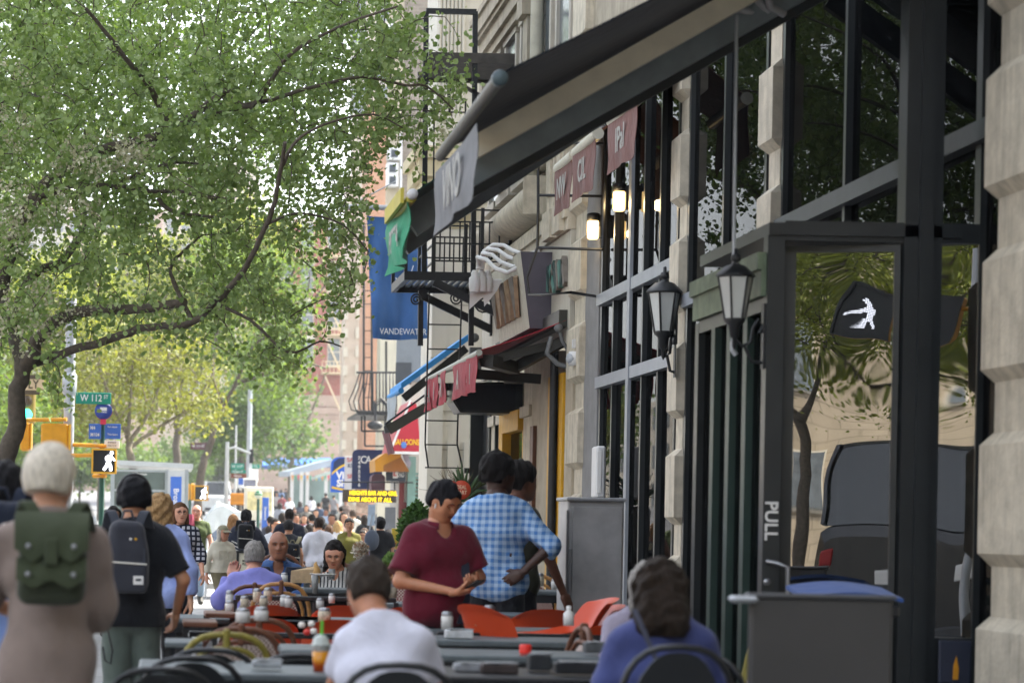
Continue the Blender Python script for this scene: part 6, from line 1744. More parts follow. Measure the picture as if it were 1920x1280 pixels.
def head_island(mb, p, mi=0, h=.008, fem=False, face=True, jaw=1.0, nose=1.0):
 Hm = head_matrix(p); inv = Hm.inverted()
 nk = np.array(inv @ Vector(p['nec'])); 
 j = (.90 if fem else 1.0) * jaw
 pr = [el((0, -.012, .032), (.076, .096, .088)), el((0, .018, -.018), (.064, .076, .085)),
   el((0, .030, -.062), (.047 * j, .056, .050)), rc((-.013 * j, .066, -.099), (.013 * j, .066, -.099), .017),
   rc((-.045, .058, .028), (.045, .058, .028), .026), rc((-.046 * j, .0, -.058), (-.02, .05, -.09), .018), rc((.046 * j, .0, -.058), (.02, .05, -.09), .018),
   el((-.04, .062, -.028), (.024, .022, .024)), el((.04, .062, -.028), (.024, .022, .024))]
 nosep = [rc((0, .088, .018), (0, .106 * nose, -.026), .009, .013), rc((-.012, .094, -.03), (.012, .094, -.03), .0095)]
 lips = [rc((-.018, .083, -.058), (.018, .083, -.058), .0085), rc((-.014, .083, -.068), (.014, .083, -.068), .009)]
 brow = [rc((-.045, .078, .026), (-.012, .088, .024), .009), rc((.045, .078, .026), (.012, .088, .024), .009)]
 ears = [el((sg * .078, -.006, -.008), (.010, .020, .031)) for sg in (-1, 1)]
 neck = [rc((0, -.03, -.05), nk + V3(0, 0, -.05), .052 if not fem else .045, .060 if not fem else .050)]
 lo, hi = bounds(pr + nosep + ears + neck, .02)
 def fn(x):
  a = field(x, pr, .045)
  a = smin(a, field(x, neck, .02), .035)
  if face:
   a = smin(a, field(x, brow, .01), .016)
   for sg in (-1, 1):
    a = smax(a, -sd(x, el((sg * .032, .096, .008), (.019, .016, .011))), .014)
   a = smin(a, field(x, nosep, .012), .014)
   a = smin(a, field(x, lips, .004), .010)
  a = smin(a, field(x, ears, .001), .008)
  return a
 v, q = nets(fn, lo, hi, h)
 put(mb, v, q, mi, Hm)
 ys = np.linspace(.16, 0, 161).astype(np.float32)
 def surf(x, z):
  P = np.stack([np.full(161, x), ys, np.full(161, z)], 1).astype(np.float32)
  n_ = np.argmax(fn(P) < 0)
  return float(ys[n_])
 return Hm, surf
def face_bits(mb, Hm, surf, mi_white, mi_iris, mi_brow, mi_lip, fem=False, lids=0.0, mi_skin=0):
 def T(x, off, z): return Hm @ Vector((x, surf(x, z) + off, z))
 rot = Hm.to_3x3()
 for sg in (-1, 1):
  mb.sphere(T(sg * .032, -.0075, .008), .0118, 12, 8, mi_white, rot=rot)
  mb.sphere(T(sg * .032, -.0015, .0075 - lids * .004), .0068, 10, 6, mi_iris, rot=rot)
  lid = .0145 - lids * .011
  mb.tube([T(sg * .019, .000, .009 - lids * .004), T(sg * .026, .0035, lid), T(sg * .036, .0035, lid), T(sg * .046, .0, .008 - lids * .004)], [.002, .0032, .0032, .002], 6, mi_brow if fem else mi_skin)
  mb.tube([T(sg * .013, .0005, .027), T(sg * .028, .001, .032), T(sg * .047, .0, .028)], [.003, .0044 if not fem else .003, .0022], 6, mi_brow)
 mb.tube([T(-.024, -.001, -.0615), T(-.010, .0005, -.0590), T(0, .0, -.0605), T(.010, .0005, -.0590), T(.024, -.001, -.0615)], [.002, .0042, .0040, .0042, .002], 6, mi_lip)
 mb.tube([T(-.018, -.001, -.067), T(0, .0005, -.0695), T(.018, -.001, -.067)], [.002, .0052, .002], 6, mi_lip)
 mb.tube([T(-.023, .0022, -.0632), T(0, .0035, -.0640), T(.023, .0022, -.0632)], .0012, 5, mi_brow)
HAIRFACE = el((0, .105, -.045), (.064, .085, .098))
def hair_island(p, kind, thick=.012, wob=.003, seed=1, h=.009, line=.062):
 """hair in head space; returns mesh builder in body space"""
 Hm = head_matrix(p)
 mb = MB()
 cap = [el((0, -.014, .034), (.079, .100, .092)), el((0, -.035, -.01), (.072, .078, .085))]
 subs = [el((0, .113, -.018), (.068, .076, .100))]
 cuts = [((0, .0, -.075), (0, .25, -.97))]      # nape
 k = .03; add = thick
 pr = list(cap)
 if kind in ('short', 'crop'):
  for sg in (-1, 1):
   subs.append(el((sg * .083, .012, -.045), (.030, .040, .062)))
  cuts.append(((0, 0, -.07), (0, -.2, -1)))
 elif kind == 'afro':
  pr = [el((0, -.012, .05), (.086, .105, .098)), el((0, -.035, .0), (.075, .082, .085))]
  for sg in (-1, 1):
   subs.append(el((sg * .085, .015, -.05), (.030, .045, .062)))
  cuts.append(((0, 0, -.06), (0, -.2, -1))); wob = .006
 elif kind == 'balding':
  subs.append(el((0, .03, .115), (.075, .10, .075)))
  for sg in (-1, 1): subs.append(el((sg * .083, .02, -.045), (.030, .045, .06)))
 elif kind == 'bob':
  pr += [rc((-.062, -.02, .02), (-.075, -.005, -.12), .035, .030), rc((.062, -.02, .02), (.075, -.005, -.12), .035, .030), rc((0, -.06, .0), (0, -.07, -.13), .06, .055)]
  cuts = [((0, 0, -.155), (0, 0, -1))]
 elif kind == 'long':
  pr += [rc((-.060, -.03, .0), (-.085, -.03, -.22), .038, .030), rc((.060, -.03, .0), (.085, -.03, -.22), .038, .030), rc((0, -.065, .0), (0, -.085, -.27), .065, .060)]
  cuts = [((0, 0, -.31), (0, 0, -1))]
 elif kind == 'mid':
  for sg in (-1, 1):
   pr += [rc((sg * .06, -.02, .02), (sg * .074, -.06, -.17), .038, .034), rc((sg * .03, -.07, .0), (sg * .045, -.145, -.17), .058, .055)]
  cuts = [((0, 0, -.205), (0, .12, -.99))]
 elif kind == 'ponytail':
  pr += [rc((0, -.09, .04), (0, -.14, .02), .03, .035), rc((0, -.14, .02), (0.02, -.15, -.20), .035, .018)]
  for sg in (-1, 1): subs.append(el((sg * .083, .02, -.045), (.026, .04, .06)))
 elif kind == 'sidelong':
  pr += [rc((.05, -.05, .0), (.075, .0, -.22), .045, .035), rc((0, -.07, .0), (.05, -.08, -.26), .06, .05), rc((-.05, -.05, 0), (-.02, -.09, -.2), .04, .04)]
  subs.append(el((-.083, .02, -.02), (.026, .04, .04)))
  cuts = [((0, 0, -.30), (0, 0, -1))]
 elif kind == 'tied':
  pr += [el((0, -.115, .045), (.045, .042, .042))]
  for sg in (-1, 1): subs.append(el((sg * .083, .02, -.045), (.026, .04, .06)))
 lo, hi = bounds(pr, .035)
 fn = lambda x: field(x, pr, k, add, cuts, subs, .02, wob, seed, 95)
 v, q = nets(fn, lo, hi, h)
 put(mb, v, q, 0, Hm)
 return mb
def skinmat(name, hexc):
 if name in MATS: return MATS[name]
 m, nt, b = newmat(name)
 c = lin(hexc)
 v = coords(nt)
 col = mixc(nt, ramp(nt, noise(nt, v, 14, 3), .35, .65), mul(c, .92), mul((c[0] * 1.02, c[1] * .98, c[2] * .97), 1.06))
 nt.links.new(col, b.inputs['Base Color'])
 b.inputs['Roughness'].default_value = .5
 b.inputs['Subsurface Weight'].default_value = .12
 b.inputs['Subsurface Radius'].default_value = (.012, .005, .003)
 b.inputs['Subsurface Scale'].default_value = 1
 MATS[name] = m
 return m
def hairmat(name, hexc, hex2=None, rough=.45):
 if name in MATS: return MATS[name]
 m, nt, b = newmat(name)
 v = coords(nt, (30, 30, 4))
 f = noise(nt, v, 3, 4, .7)
 c = lin(hexc)
 col = mixc(nt, ramp(nt, f, .3, .7), mul(c, .6), lin(hex2) if hex2 else mul(c, 1.5))
 nt.links.new(col, b.inputs['Base Color'])
 b.inputs['Roughness'].default_value = .62
 b.inputs['Specular IOR Level'].default_value = .16
 bump(nt, b, f, .8, .03)
 MATS[name] = m
 return m
def person(label, loc, rz, pose, H=1.75, skin='#c79a7c', hair=('short', '#1c1816'), top=None, bottom=None, shoes='#26221f',
   w=1.0, b=1.0, waist=.95, belly=0, bust=0, fem=False, cell=.02, group=None, hands=None, face=True, lids=0, seed=1, jaw=1.0,
   feet=True, headh=.008, hairthick=.012, hairwob=.005, hands_on=(True, True), base=1.75, name='person', collar=None):
 """one continuous body mesh with hair, top and bottom as its children. top / bottom are dicts."""
 g = dict(w=w, b=b, waist=waist, belly=belly, bust=bust)
 p = pose
 k = H / base
 root = thing(name, label, 'person', loc, rz, group)
 def fin(mb, nm, mats):
  if k != 1: mb.v = [(a[0] * k, a[1] * k, a[2] * k) for a in mb.v]
  return mb.build(nm, mats, root)
 sk = skinmat('skin_' + skin.strip('#'), skin)
 mb = MB()
 T, AL, AR, LL, LR = torso_prims(p, g), arm_prims(p, 'L', g), arm_prims(p, 'R', g), leg_prims(p, 'L', g), leg_prims(p, 'R', g)
 FT = []
 for s in 'LR':
  FT += [rc(p['ank' + s], p['toe' + s], .040, .030)]
 neckp = [rc(p['sho'], p['nec'] + V3(0, .005, .04), .06, .052)]
 allp = T + AL + AR + LL + LR + FT + neckp
 lo, hi = bounds(allp, .05)
 def fb(x):
  d = field(x, T + neckp, .06)
  for q in (AL, AR): d = smin(d, field(x, q, .02), .03)
  l = np.minimum(field(x, LL, .03), field(x, LR, .03))
  d = smin(d, l, .03)
  return smin(d, field(x, FT, .01), .03)
 v, q = nets(fb, lo, hi, cell)
 put(mb, v, q, 0)
 Hm, surf = head_island(mb, p, 0, headh, fem, face, jaw)
 eyew = M('eye_white', '#d8d2ca', .3, .02)
 iris = M('eye_iris', '#20140e', .2, .02)
 hc = hair[1] if hair else '#2a2320'
 brm = M('brow_' + hc.strip('#'), hc if hair and hair[0] != 'grey' else '#555049', .8, .05)
 c = lin(skin)
 if 'lip_' + skin not in MATS:
  lm, nt, bb = newmat('lip_' + skin); bb.inputs['Base Color'].default_value = (c[0] * .72, c[1] * .45, c[2] * .45, 1); bb.inputs['Roughness'].default_value = .4
  MATS['lip_' + skin] = lm
 if face:
  face_bits(mb, Hm, surf, 1, 2, 3, 4, fem, lids)
 for i, s in enumerate('LR'):
  if not hands_on[i]: continue
  d = p['wr' + s] - p['el' + s]; d = d / np.linalg.norm(d)
  sg = -1 if s == 'L' else 1
  n = V3(-sg, 0, 0) + V3(0, -.25, 0)
  if abs(d[2]) < .6: n = V3(0, 0, -1) + V3(-sg * .3, 0, 0)
  th = 1
  cu = .28
  hh = hands.get(s) if hands else None
  cl = None
  if hh:
   d = V3(*hh.get('d', d)); n = V3(*hh.get('n', n)); cu = hh.get('curl', cu); cl = hh.get('curls')
  side = np.cross(d, n)
  want = V3(*(hh.get('t') if hh and 't' in hh else (0, 1, 0)))
  if abs(d[1]) > .8 and not (hh and 't' in hh): want = V3(-sg, 0, .2)
  th = 1 if side @ want > 0 else -1
  hand_island(mb, p['wr' + s], d, n, th, cu, 1.0, 0, curls=cl)
 fin(mb, 'body', [sk, eyew, iris, brm, MATS['lip_' + skin]])
 # ---- clothes
 X = V3(1, 0, 0)
 if top:
  inf = top.get('loose', .014)
  hem = top.get('hem', .86); slv = top.get('sleeve', .55)
  ta = MB()
  body = T + neckp + ([rc(p['hipL'] + V3(.01, 0, .02), p['hipR'] + V3(-.01, 0, .02), .096 * b)] )
  if top.get('extend'):
   for e in top['extend']: body.append(rc(*e))
  arms = []
  for s in 'LR':
   A = p['el' + s] - p['sh' + s]; Bv = p['wr' + s] - p['el' + s]
   ex = top.get('cuff', 0)
   if slv <= 0: continue
   if slv <= 1:
    e = p['sh' + s] + A * slv
    n = A / np.linalg.norm(A)
    arms.append(([rc(p['sh' + s] - A * .05, e + A * .12, .054 * b + ex * .2, .050 * b + ex)], (e, n)))
   else:
    e = p['el' + s] + Bv * (slv - 1)
    n = Bv / np.linalg.norm(Bv)
    arms.append(([rc(p['sh' + s] - A * .05, p['el' + s], .054 * b, .046 * b + ex * .5), rc(p['el' + s], p['wr' + s] + Bv * .1, .046 * b + ex * .5, .036 + ex)], (e, n)))
  nk = p['nec']; nn = p['hea'] - p['nec']; nn = nn / np.linalg.norm(nn)
  ncut = nk + nn * top.get('neck', .022)
  lo, hi = bounds(body + [a for A_ in arms for a in A_[0]], .06)
  hemv = top.get('hemdir', (0, 0, -1)); hemp = top.get('hemp', (0, 0, hem))
  subs = []
  if top.get('vneck'):
   subs.append(el(nk + V3(0, .10, -.03), (.05, .09, top['vneck'])))
  else:
   subs.append(el(nk + nn * .05, (.062, .062, .05)))
  def ft(x):
   d = field(x, body, .06, inf, [], (), .01)
   d = np.maximum(d, (x - ncut.astype(np.float32)) @ nn.astype(np.float32))
   for (ap, (cp, cn)) in arms:
    a = field(x, ap, .03, inf * .8)
    a = np.maximum(a, (x - cp.astype(np.float32)) @ cn.astype(np.float32))
    d = smin(d, a, .03)
   for s_ in subs: d = smax(d, -sd(x, s_), .006)
   if top.get('open'):
    d = np.maximum(d, -(np.abs(x[:, 0]) - top['open'] ) if False else d)
   d = field_wob(x, d, top.get('wob', .005) * 1.35, seed, 24)
   d = np.maximum(d, (x - np.array(hemp, np.float32)) @ np.array(hemv, np.float32))
   if top.get('open'):
    fr = (x[:, 1] > (p['che'][1] - .02)).astype(np.float32)
    slit = np.abs(x[:, 0]) - top['open']
    d = np.where((x[:, 1] > p['wai'][1]), np.maximum(d, -slit), d)
   return d
  v, q = nets(ft, lo, hi, top.get('cell', cell * .9))
  put(ta, v, q, 0)
  fin(ta, top.get('name', 'shirt'), [top['mat']])
  if top.get('collar'):
   cm = MB()
   c0 = nk + nn * .012
   for rr, zz in ((0, 0),):
    ring = []
    N = 20
    pts_lo, pts_hi = [], []
    for i in range(N + 1):
     t = math.radians(-150 + 300 * i / N) + PI / 2 + PI
     t = math.radians(30 + 300 * i / N) + PI / 2
     x_, y_ = math.cos(t), math.sin(t)
     base_ = c0 + V3(x_ * .068, y_ * .068, -.005 - .018 * max(0, y_))
     pts_lo.append(base_ + V3(x_ * .022, y_ * .020, -.022))
     pts_hi.append(base_ + V3(-x_ * .004, -y_ * .004, .030))
    cm.grid(lambda u, v_: tuple(pts_lo[int(round(u * N))] * (1 - v_) + pts_hi[int(round(u * N))] * v_ + V3(0, 0, .012 * math.sin(v_ * PI)) + (pts_lo[int(round(u * N))] - nk) * .18 * math.sin(v_ * PI)), N, 3)
   fin(cm, 'collar', [top.get('collarmat', top['mat'])])
 if bottom:
  bm = MB()
  kind = bottom.get('kind', 'trousers'); inf = bottom.get('loose', .014)
  topz = bottom.get('waist', 1.0)
  hipp = [rc(p['pel'] - X * .072 * w, p['pel'] + X * .072 * w, .104 * b), rc(p['pel'], p['wai'], .10 * b * waist)]
  if kind == 'skirt':
   for (a_, b_, r1, r2) in bottom['cones']: hipp.append(rc(a_, b_, r1, r2))
   legs = []
  else:
   legs = [LL, LR]
  end = bottom.get('end', .95)   # along the shin
  cutz = []
  flat = hipp + [q_ for l in legs for q_ in l]
  lo, hi = bounds(flat, .06)
  def fl(x):
   d = field(x, hipp, .05, inf)
   d = np.maximum(d, x[:, 2] - topz)
   for s, l in zip('LR', legs):
    fl_ = bottom.get('flare', .012)
    if kind == 'shorts':
     A = p['kne' + s] - p['hip' + s]; e = p['hip' + s] + A * end; n = A / np.linalg.norm(A)
     pr_ = [rc(p['hip' + s], p['kne' + s], .088 * b, .062 * b + fl_)]
    else:
     A = p['ank' + s] - p['kne' + s]; e = p['kne' + s] + A * end; n = A / np.linalg.norm(A)
     pr_ = [rc(p['hip' + s], p['kne' + s], .088 * b, .058 * b + fl_ * .6), rc(p['kne' + s], p['ank' + s], .056 * b + fl_ * .6, .042 + fl_)]
    a = field(x, pr_, .03, inf)
    a = np.maximum(a, (x - e.astype(np.float32)) @ n.astype(np.float32))
    d = smin(d, a, .025)
   d = field_wob(x, d, bottom.get('wob', .004), seed + 5)
   if bottom.get('hem') is not None: d = np.maximum(d, bottom['hem'] - x[:, 2])
   return d
  v, q = nets(fl, lo, hi, bottom.get('cell', cell))
  put(bm, v, q, 0)
  fin(bm, bottom.get('name', 'trousers' if kind == 'trousers' else kind), [bottom['mat']])
 if shoes and feet:
  for s in 'LR':
   sm = MB()
   a, t = p['ank' + s], p['toe' + s]
   heel = a + V3(0, -.045, -.045)
   pr_ = [rc(heel + V3(0, .01, 0), t + V3(0, 0, .004), .042, .040), rc(a + V3(0, 0, -.015), (a + t) / 2, .047, .038)]
   lo, hi = bounds(pr_, .03)
   zmin = min(heel[2], t[2]) - .035
   v, q = nets(lambda x: np.maximum(np.maximum(field(x, pr_, .03, .006), a[2] - .01 + .02 - x[:, 2] if False else x[:, 2] - (a[2] + .015)), zmin - x[:, 2]), lo, hi, .014)
   put(sm, v, q, 0)
   fin(sm, 'shoe', [M('shoe_' + shoes.strip('#'), shoes, .6, .1)])
 if hair and hair[0] != 'bald':
  hm = hair_island(p, hair[0], hairthick, hairwob, seed, h=headh * 1.1)
  fin(hm, 'hair', [hairmat('hair_' + hair[1].strip('#') + (hair[2].strip('#') if len(hair) > 2 else ''), hair[1], hair[2] if len(hair) > 2 else None)])
 root['k'] = k
 return root, p, k, fin
def field_wob(P, d, amp, seed, freq=20):
 if not amp: return d
 r = np.random.RandomState(seed)
 w = 0
 for i in range(6):
  dirn = r.normal(size=3); dirn[2] *= .7; dirn /= np.linalg.norm(dirn)
  w = w + np.sin((P @ dirn.astype(np.float32)) * freq * (0.5 + r.rand()) + r.rand() * 6.28 + 1.3 * np.sin(P[:, 2] * 8 + i))
 return d + amp * w / 2.4
# ---------------------------------------------------------------- cafe furniture
TTOP = M('table_grey', '#565e61', .5, .3, 7, spec=.3); TBLK = M('table_black', '#17191c', .45, .15, 8)
RATT = M('rattan_tan', '#9a6f3d', .5, .3, 25, .3, 60); RATB = M('rattan_brown', '#5e3a27', .5, .3, 25, .3, 60); RATO = M('rattan_olive', '#7d7430', .5, .25, 25, .3, 60)
WEAV = None
def weave(name, a, b_):
 m, nt, bs = newmat(name)
 v = coords(nt, (1, 1, 1))
 ck = nd(nt, 'ShaderNodeTexChecker'); ck.inputs['Scale'].default_value = 75; ck.inputs['Color1'].default_value = lin(a); ck.inputs['Color2'].default_value = lin(b_)
 nt.links.new(v, ck.inputs['Vector']); nt.links.new(ck.outputs[0], bs.inputs['Base Color']); bs.inputs['Roughness'].default_value = .5
 bump(nt, bs, ck.outputs['Fac'], .4, .004)
 MATS[name] = m; return m
WEAVE_RED = weave('weave_red', '#6d1f24', '#b9a99a'); WEAVE_PINK = weave('weave_pink', '#7c6a66', '#bfb0a6')
ORANGE = M('orange_plastic', '#c4441c', .38, .06, 3, spec=.5)
BCHAIR = M('black_chair_metal', '#101418', .35, .15, 10, spec=.5)
def zt(px, py, Y): return W(px, py, Y).z
def table(label, px, Y, w_, d_, z=.79, top=TTOP, group='cafe tables'):
 x = W(px, 1150, Y).x
 r = thing('cafe_table', label, 'table', (x, Y + d_ / 2, 0), 0, group)
 mb = MB(); mb.bbox((0, 0, z - .018), (w_, d_, .036), .008); mb.build('table_top', top, r)
 mb = MB()
 for (a, b) in (((-w_ / 2, -d_ / 2), (w_ / 2, -d_ / 2 + .03)), ((-w_ / 2, d_ / 2 - .03), (w_ / 2, d_ / 2))): mb.box((a[0] + .01, a[1] + .01, z - .10), (b[0] - .01, b[1] - .01 + .02, z - .0365))
 for sx in (-1, 1): mb.box((sx * (w_ / 2 - .025) - .012, -d_ / 2 + .061, z - .10), (sx * (w_ / 2 - .025) + .012, d_ / 2 - .041, z - .0365))
 mb.build('apron', TBLK, r)
 for sx in (-1, 1):
  for sy in (-1, 1):
   mb = MB(); mb.bar((sx * (w_ / 2 - .06), sy * (d_ / 2 - .06), 0), (sx * (w_ / 2 - .06), sy * (d_ / 2 - .06), z - .1), .04); mb.build('leg', TBLK, r)
 return r
def arch(w_, y0, z0, y1, z1, r_, n=14, p=.42):
 pts = []
 for i in range(n + 1):
  t = PI * i / n
  k = math.sin(t) ** p
  pts.append((-w_ * math.copysign(abs(math.cos(t)) ** .75, math.cos(t)), y0 + (y1 - y0) * k, z0 + (z1 - z0) * k))
 return pts
def chair(kind, label, loc, rz, ztop=.88, group=None, sc=1.0):
 r = thing({'r': 'rattan_chair', 'o': 'rattan_chair', 'b': 'metal_chair'}[kind[0]], label, 'chair', loc, rz, group)
 fm, wm = {'r': (RATT, WEAVE_RED), 'rb': (RATB, WEAVE_PINK), 'o': (RATO, WEAVE_PINK), 'b': (BCHAIR, BCHAIR)}[kind]
 rr = .017 if kind != 'b' else .014
 mb = MB(); mb.tube(arch(.235, -.17, .44, -.27, ztop, 0), rr, 8); mb.build('back_frame', fm, r)
 if kind != 'b':
  mb = MB(); mb.tube(arch(.185, -.175, .46, -.262, ztop - .07, 0), rr * .8, 8); mb.build('inner_frame', fm, r)
  mb = MB(); mb.tube([(-.03, -.285, ztop + .002), (-.03, -.25, ztop + .0)], .001, 4); 
  mb = MB(); mb.bbox((0, -.272, ztop - .03), (.035, .045, .12), .01); mb.build('binding', RATB if kind == 'r' else fm, r)
 top = ztop - (.085 if kind != 'b' else .02)
 def bk(u, v):
  x = -1 + 2 * u; hgt = .47 + (top - .47) * v * (max(0.0, 1 - abs(x) ** 2.6) ** .5 if v > .0 else 1)
  wv = .175 if kind != 'b' else .215
  return Vector((x * wv, -.178 - .085 * (hgt - .47) / (top - .47) - .03 * (1 - x * x) * .3, hgt))
 mb = MB(); mb.sheet(bk, 12, 8, (0, .008, 0)); mb.build('backrest', wm, r)
 mb = MB(); mb.lathe((0, 0, .44), [(0, .022), (.2, .02), (.225, .005), (.22, -.01), (0, -.012)], 18); mb.build('seat', wm, r)
 for sx in (-1, 1):
  mb = MB(); mb.tube([(sx * .17, .15, .43), (sx * .2, .2, 0)], rr, 8); mb.build('leg', fm, r)
  mb = MB(); mb.tube([(sx * .235, -.17, .46), (sx * .22, -.19, .2), (sx * .225, -.24, 0)], rr, 8); mb.build('leg', fm, r)
 return r
def orange_chair(label, loc, rz, group='orange plastic chairs', tilt=0):
 r = thing('plastic_chair', label, 'chair', loc, rz, group)
 prof = [(-.33, .86), (-.29, .80), (-.24, .68), (-.20, .56), (-.15, .48), (-.06, .445), (.06, .44), (.16, .455), (.22, .455), (.255, .425), (.265, .39)]
 pp = polyl([(0, a, b) for a, b in prof], 3); N = len(pp) - 1
 def sh(u, v):
  p = pp[int(round(u * N))]; x = -1 + 2 * v
  wd = .225 + .02 * math.sin(u * PI)
  side = abs(x) ** 3
  mid = math.exp(-((u - .45) / .2) ** 2)
  top = math.exp(-(u / .10) ** 2)
  return Vector((x * wd * (1 - .10 * top), p.y + .085 * side * math.exp(-((u - .1) / .3) ** 2), p.z + .13 * side * mid - .05 * side * top))
 mb = MB(); mb.sheet(sh, N, 14, (0, .006, -.010)); mb.build('shell', ORANGE, r)
 for sx in (-1, 1):
  for (y0, y1) in ((-.15, -.24), (.17, .2)):
   mb = MB(); mb.tube([(sx * .19, y0, .45), (sx * .21, y1, 0)], [.02, .016], 8); mb.build('leg', ORANGE, r)
 return r
def at(px, Y): return (W(px, 1150, Y).x, Y, 0)
tables = [('long grey cafe table with the iced tea in front of the man in white', 560, 10.45, 1.0, .7, .80), ('grey topped cafe table at the bottom left behind the black chairs', 390, 10.9, .62, .7, .79),
   ('dark cafe table between the man in white and the woman in purple', 960, 10.55, 1.35, .75, .80, TBLK), ('grey table with the red capped bottle', 1045, 12.3, 1.25, .65, .80), ('pale grey table left of the tilted rattan chair', 955, 13.9, 1.15, .65, .80),
   ('grey table behind the iced tea', 690, 12.7, .9, .65, .79), ('table with shakers in front of the two orange chairs', 470, 15.9, 1.05, .65, .82), ('table behind the straw by the right orange chair', 625, 15.9, .9, .65, .82),
   ('table carrying sugar jars beside the stacked orange chairs', 925, 15.3, 1.0, .65, .80), ('grey table right of the stacked orange chairs', 1030, 17.0, .8, .6, .84), ('laid table between the two seated men', 540, 20.5, 1.0, .62, .84), ('grey table with plate and napkins in front of the young woman', 640, 19.9, .62, .6, .92), ('small table with white jars by the stone wall', 1010, 20.2, 1.1, .6, .93), ('table behind the man in the red polo shirt', 740, 18.4, .6, .6, .86)]
for (lb, px, Y, w_, d_, z, *t_) in tables: table(lb, px, Y, w_, d_, z, *t_)
def ctop(px, py, Y): return max(.7, zt(px, py, Y))
gR = 'rattan bistro chairs'
for (k, px, py, Y, rz, lb) in (('r', 523, 1092, 19.2, .0, 'tan rattan chair with a red woven back behind the lavender shirt'), ('rb', 468, 1096, 19.5, .1, 'brown rattan chair carrying the man in lavender'), ('r', 746, 1069, 19.6, PI, 'red and white woven rattan chair left of the red polo man'),
       ('r', 1012, 1078, 21.6, -.3, 'tan rattan chair by the stone wall behind the plaid shirt'), ('rb', 470, 1158, 14.4, .15, 'brown arched rattan chair, farthest of the overlapping group'), ('rb', 440, 1174, 13.4, .1, 'grey brown rattan chair in the middle of the overlapping group'),
       ('o', 418, 1184, 12.5, .05, 'olive rattan chair, nearest of the overlapping group'), ('rb', 852, 1166, 13.3, -PI / 2 - .1, 'brown rattan chair seen side on right of the man in white'), ('rb', 1003, 1176, 13.0, PI / 2 + .1, 'brown rattan chair seen side on beside the red capped bottle'),
       ('r', 1118, 1146, 14.2, PI / 2 - .25, 'rattan chair with a pale woven back left of the woman in purple'), ('o', 1345, 1160, 13.2, PI / 2, 'olive rattan chair half hidden right of the woman in purple'), ('r', 760, 1050, 20.6, PI - .2, 'second red woven rattan chair behind the red polo man'), ('rb', 648, 1060, 22.0, PI, 'brown rattan chair carrying the young woman in stripes'), ('rb', 525, 1040, 21.9, PI, 'brown rattan chair carrying the bald man')):
 chair(k, lb, at(px, Y), rz, ctop(px, py, Y), gR)
gB = 'black metal chairs'
for (px, py, Y, rz, lb) in ((300, 1246, 9.9, .05, 'black metal chair with an arched back at the bottom left corner'), (400, 1212, 11.7, -.05, 'black arched metal chair in front of the olive rattan chair'), (350, 1226, 10.6, .1, 'black arched metal chair between the two other black chairs'),
       (560, 1222, 11.6, .0, 'black metal chair just left of the iced tea'), (738, 1238, 9.05, .0, 'black metal chair carrying the man in the white shirt'), (1248, 1206, 9.75, .0, 'black metal chair carrying the woman in purple'), (60, 1290, 9.6, .4, 'black metal chair at the far left bottom corner')):
 chair('b', lb, at(px, Y), rz, ctop(px, py, Y), gB)
for (px, Y, rz, lb, z) in ((490, 15.5, .0, 'orange plastic chair at the left, front one of its pair', 0), (500, 17.0, .0, 'orange plastic chair at the left, rear one of its pair', .03), (632, 15.4, .0, 'orange plastic chair behind the head of the man in white', 0), (640, 17.2, .0, 'orange plastic chair behind the right orange chair', .03), (1135, 14.9, .0, 'orange plastic chair right of the white bottle', .02), (1005, 16.6, .1, 'orange plastic chair behind the stacked ones', .05), (760, 17.4, 0, 'orange plastic chair behind the sugar jar', .02)):
 o = orange_chair(lb, at(px, Y), rz); o.location.z = z
proto = None
for i, (dx, dz, lb) in enumerate(((0, .0, 'front'), (.058, -.045, 'second'), (.11, -.085, 'third'), (.155, -.115, 'rearmost'))):
 l = at(1012, 14.9)
 o = orange_chair('%s orange chair of the leaning stack beside the grey cabinet' % lb, (l[0] + dx, l[1] + .10 * i, .34 + dz), PI / 2 + .12)
 o.scale = (.92,) * 3
 o.rotation_euler = (R(14), 0, PI / 2 + .12)
o = orange_chair('orange plastic chair with its back turned left of the leaning stack', (W(950, 1150, 14.9).x, 14.7, .13), -.8)
o.rotation_euler = (0, 0, -1.0)
def barrier(label, px0, px1, Y, z, posts=3):
 a, b = W(px0, 1150, Y).x, W(px1, 1150, Y).x
 r = thing('cafe_barrier', label, 'barrier', ((a + b) / 2, Y, 0), 0, 'black cafe barriers')
 h = (b - a) / 2
 mb = MB(); mb.bbox((0, 0, z), (b - a, .05, .035), .006); mb.build('top_rail', TBLK, r)
 mb = MB(); mb.box((-h, -.008, .12), (h, .008, z - .14)); mb.build('canvas_panel', M('barrier_black', '#15171a', .8, .2, 6), r)
 for i in range(posts):
  x = -h + 2 * h * i / (posts - 1)
  mb = MB(); mb.bar((x, 0, 0), (x, 0, z - .018), .035); mb.lathe((x, 0, 0), [(0, 0), (.09, 0), (.09, .015), (0, .02)], 12); mb.build('post', TBLK, r)
 for k in range(3):
  mb = MB(); mb.lathe((-h * .6 + k * h * .6, -.012, z - .2), [(0, -.004), (.012, -.003), (.012, .003)], 8, axis='y'); mb.build('stud', STEEL, r)
 return r
barrier('black barrier rail in front of the lavender shirt', 440, 742, 17.9, .90)
barrier('black barrier rail right of the man in white under the sugar jars', 820, 1150, 14.6, .80)
barrier('black barrier rail behind the overlapping rattan chairs', 355, 640, 14.75, .77)
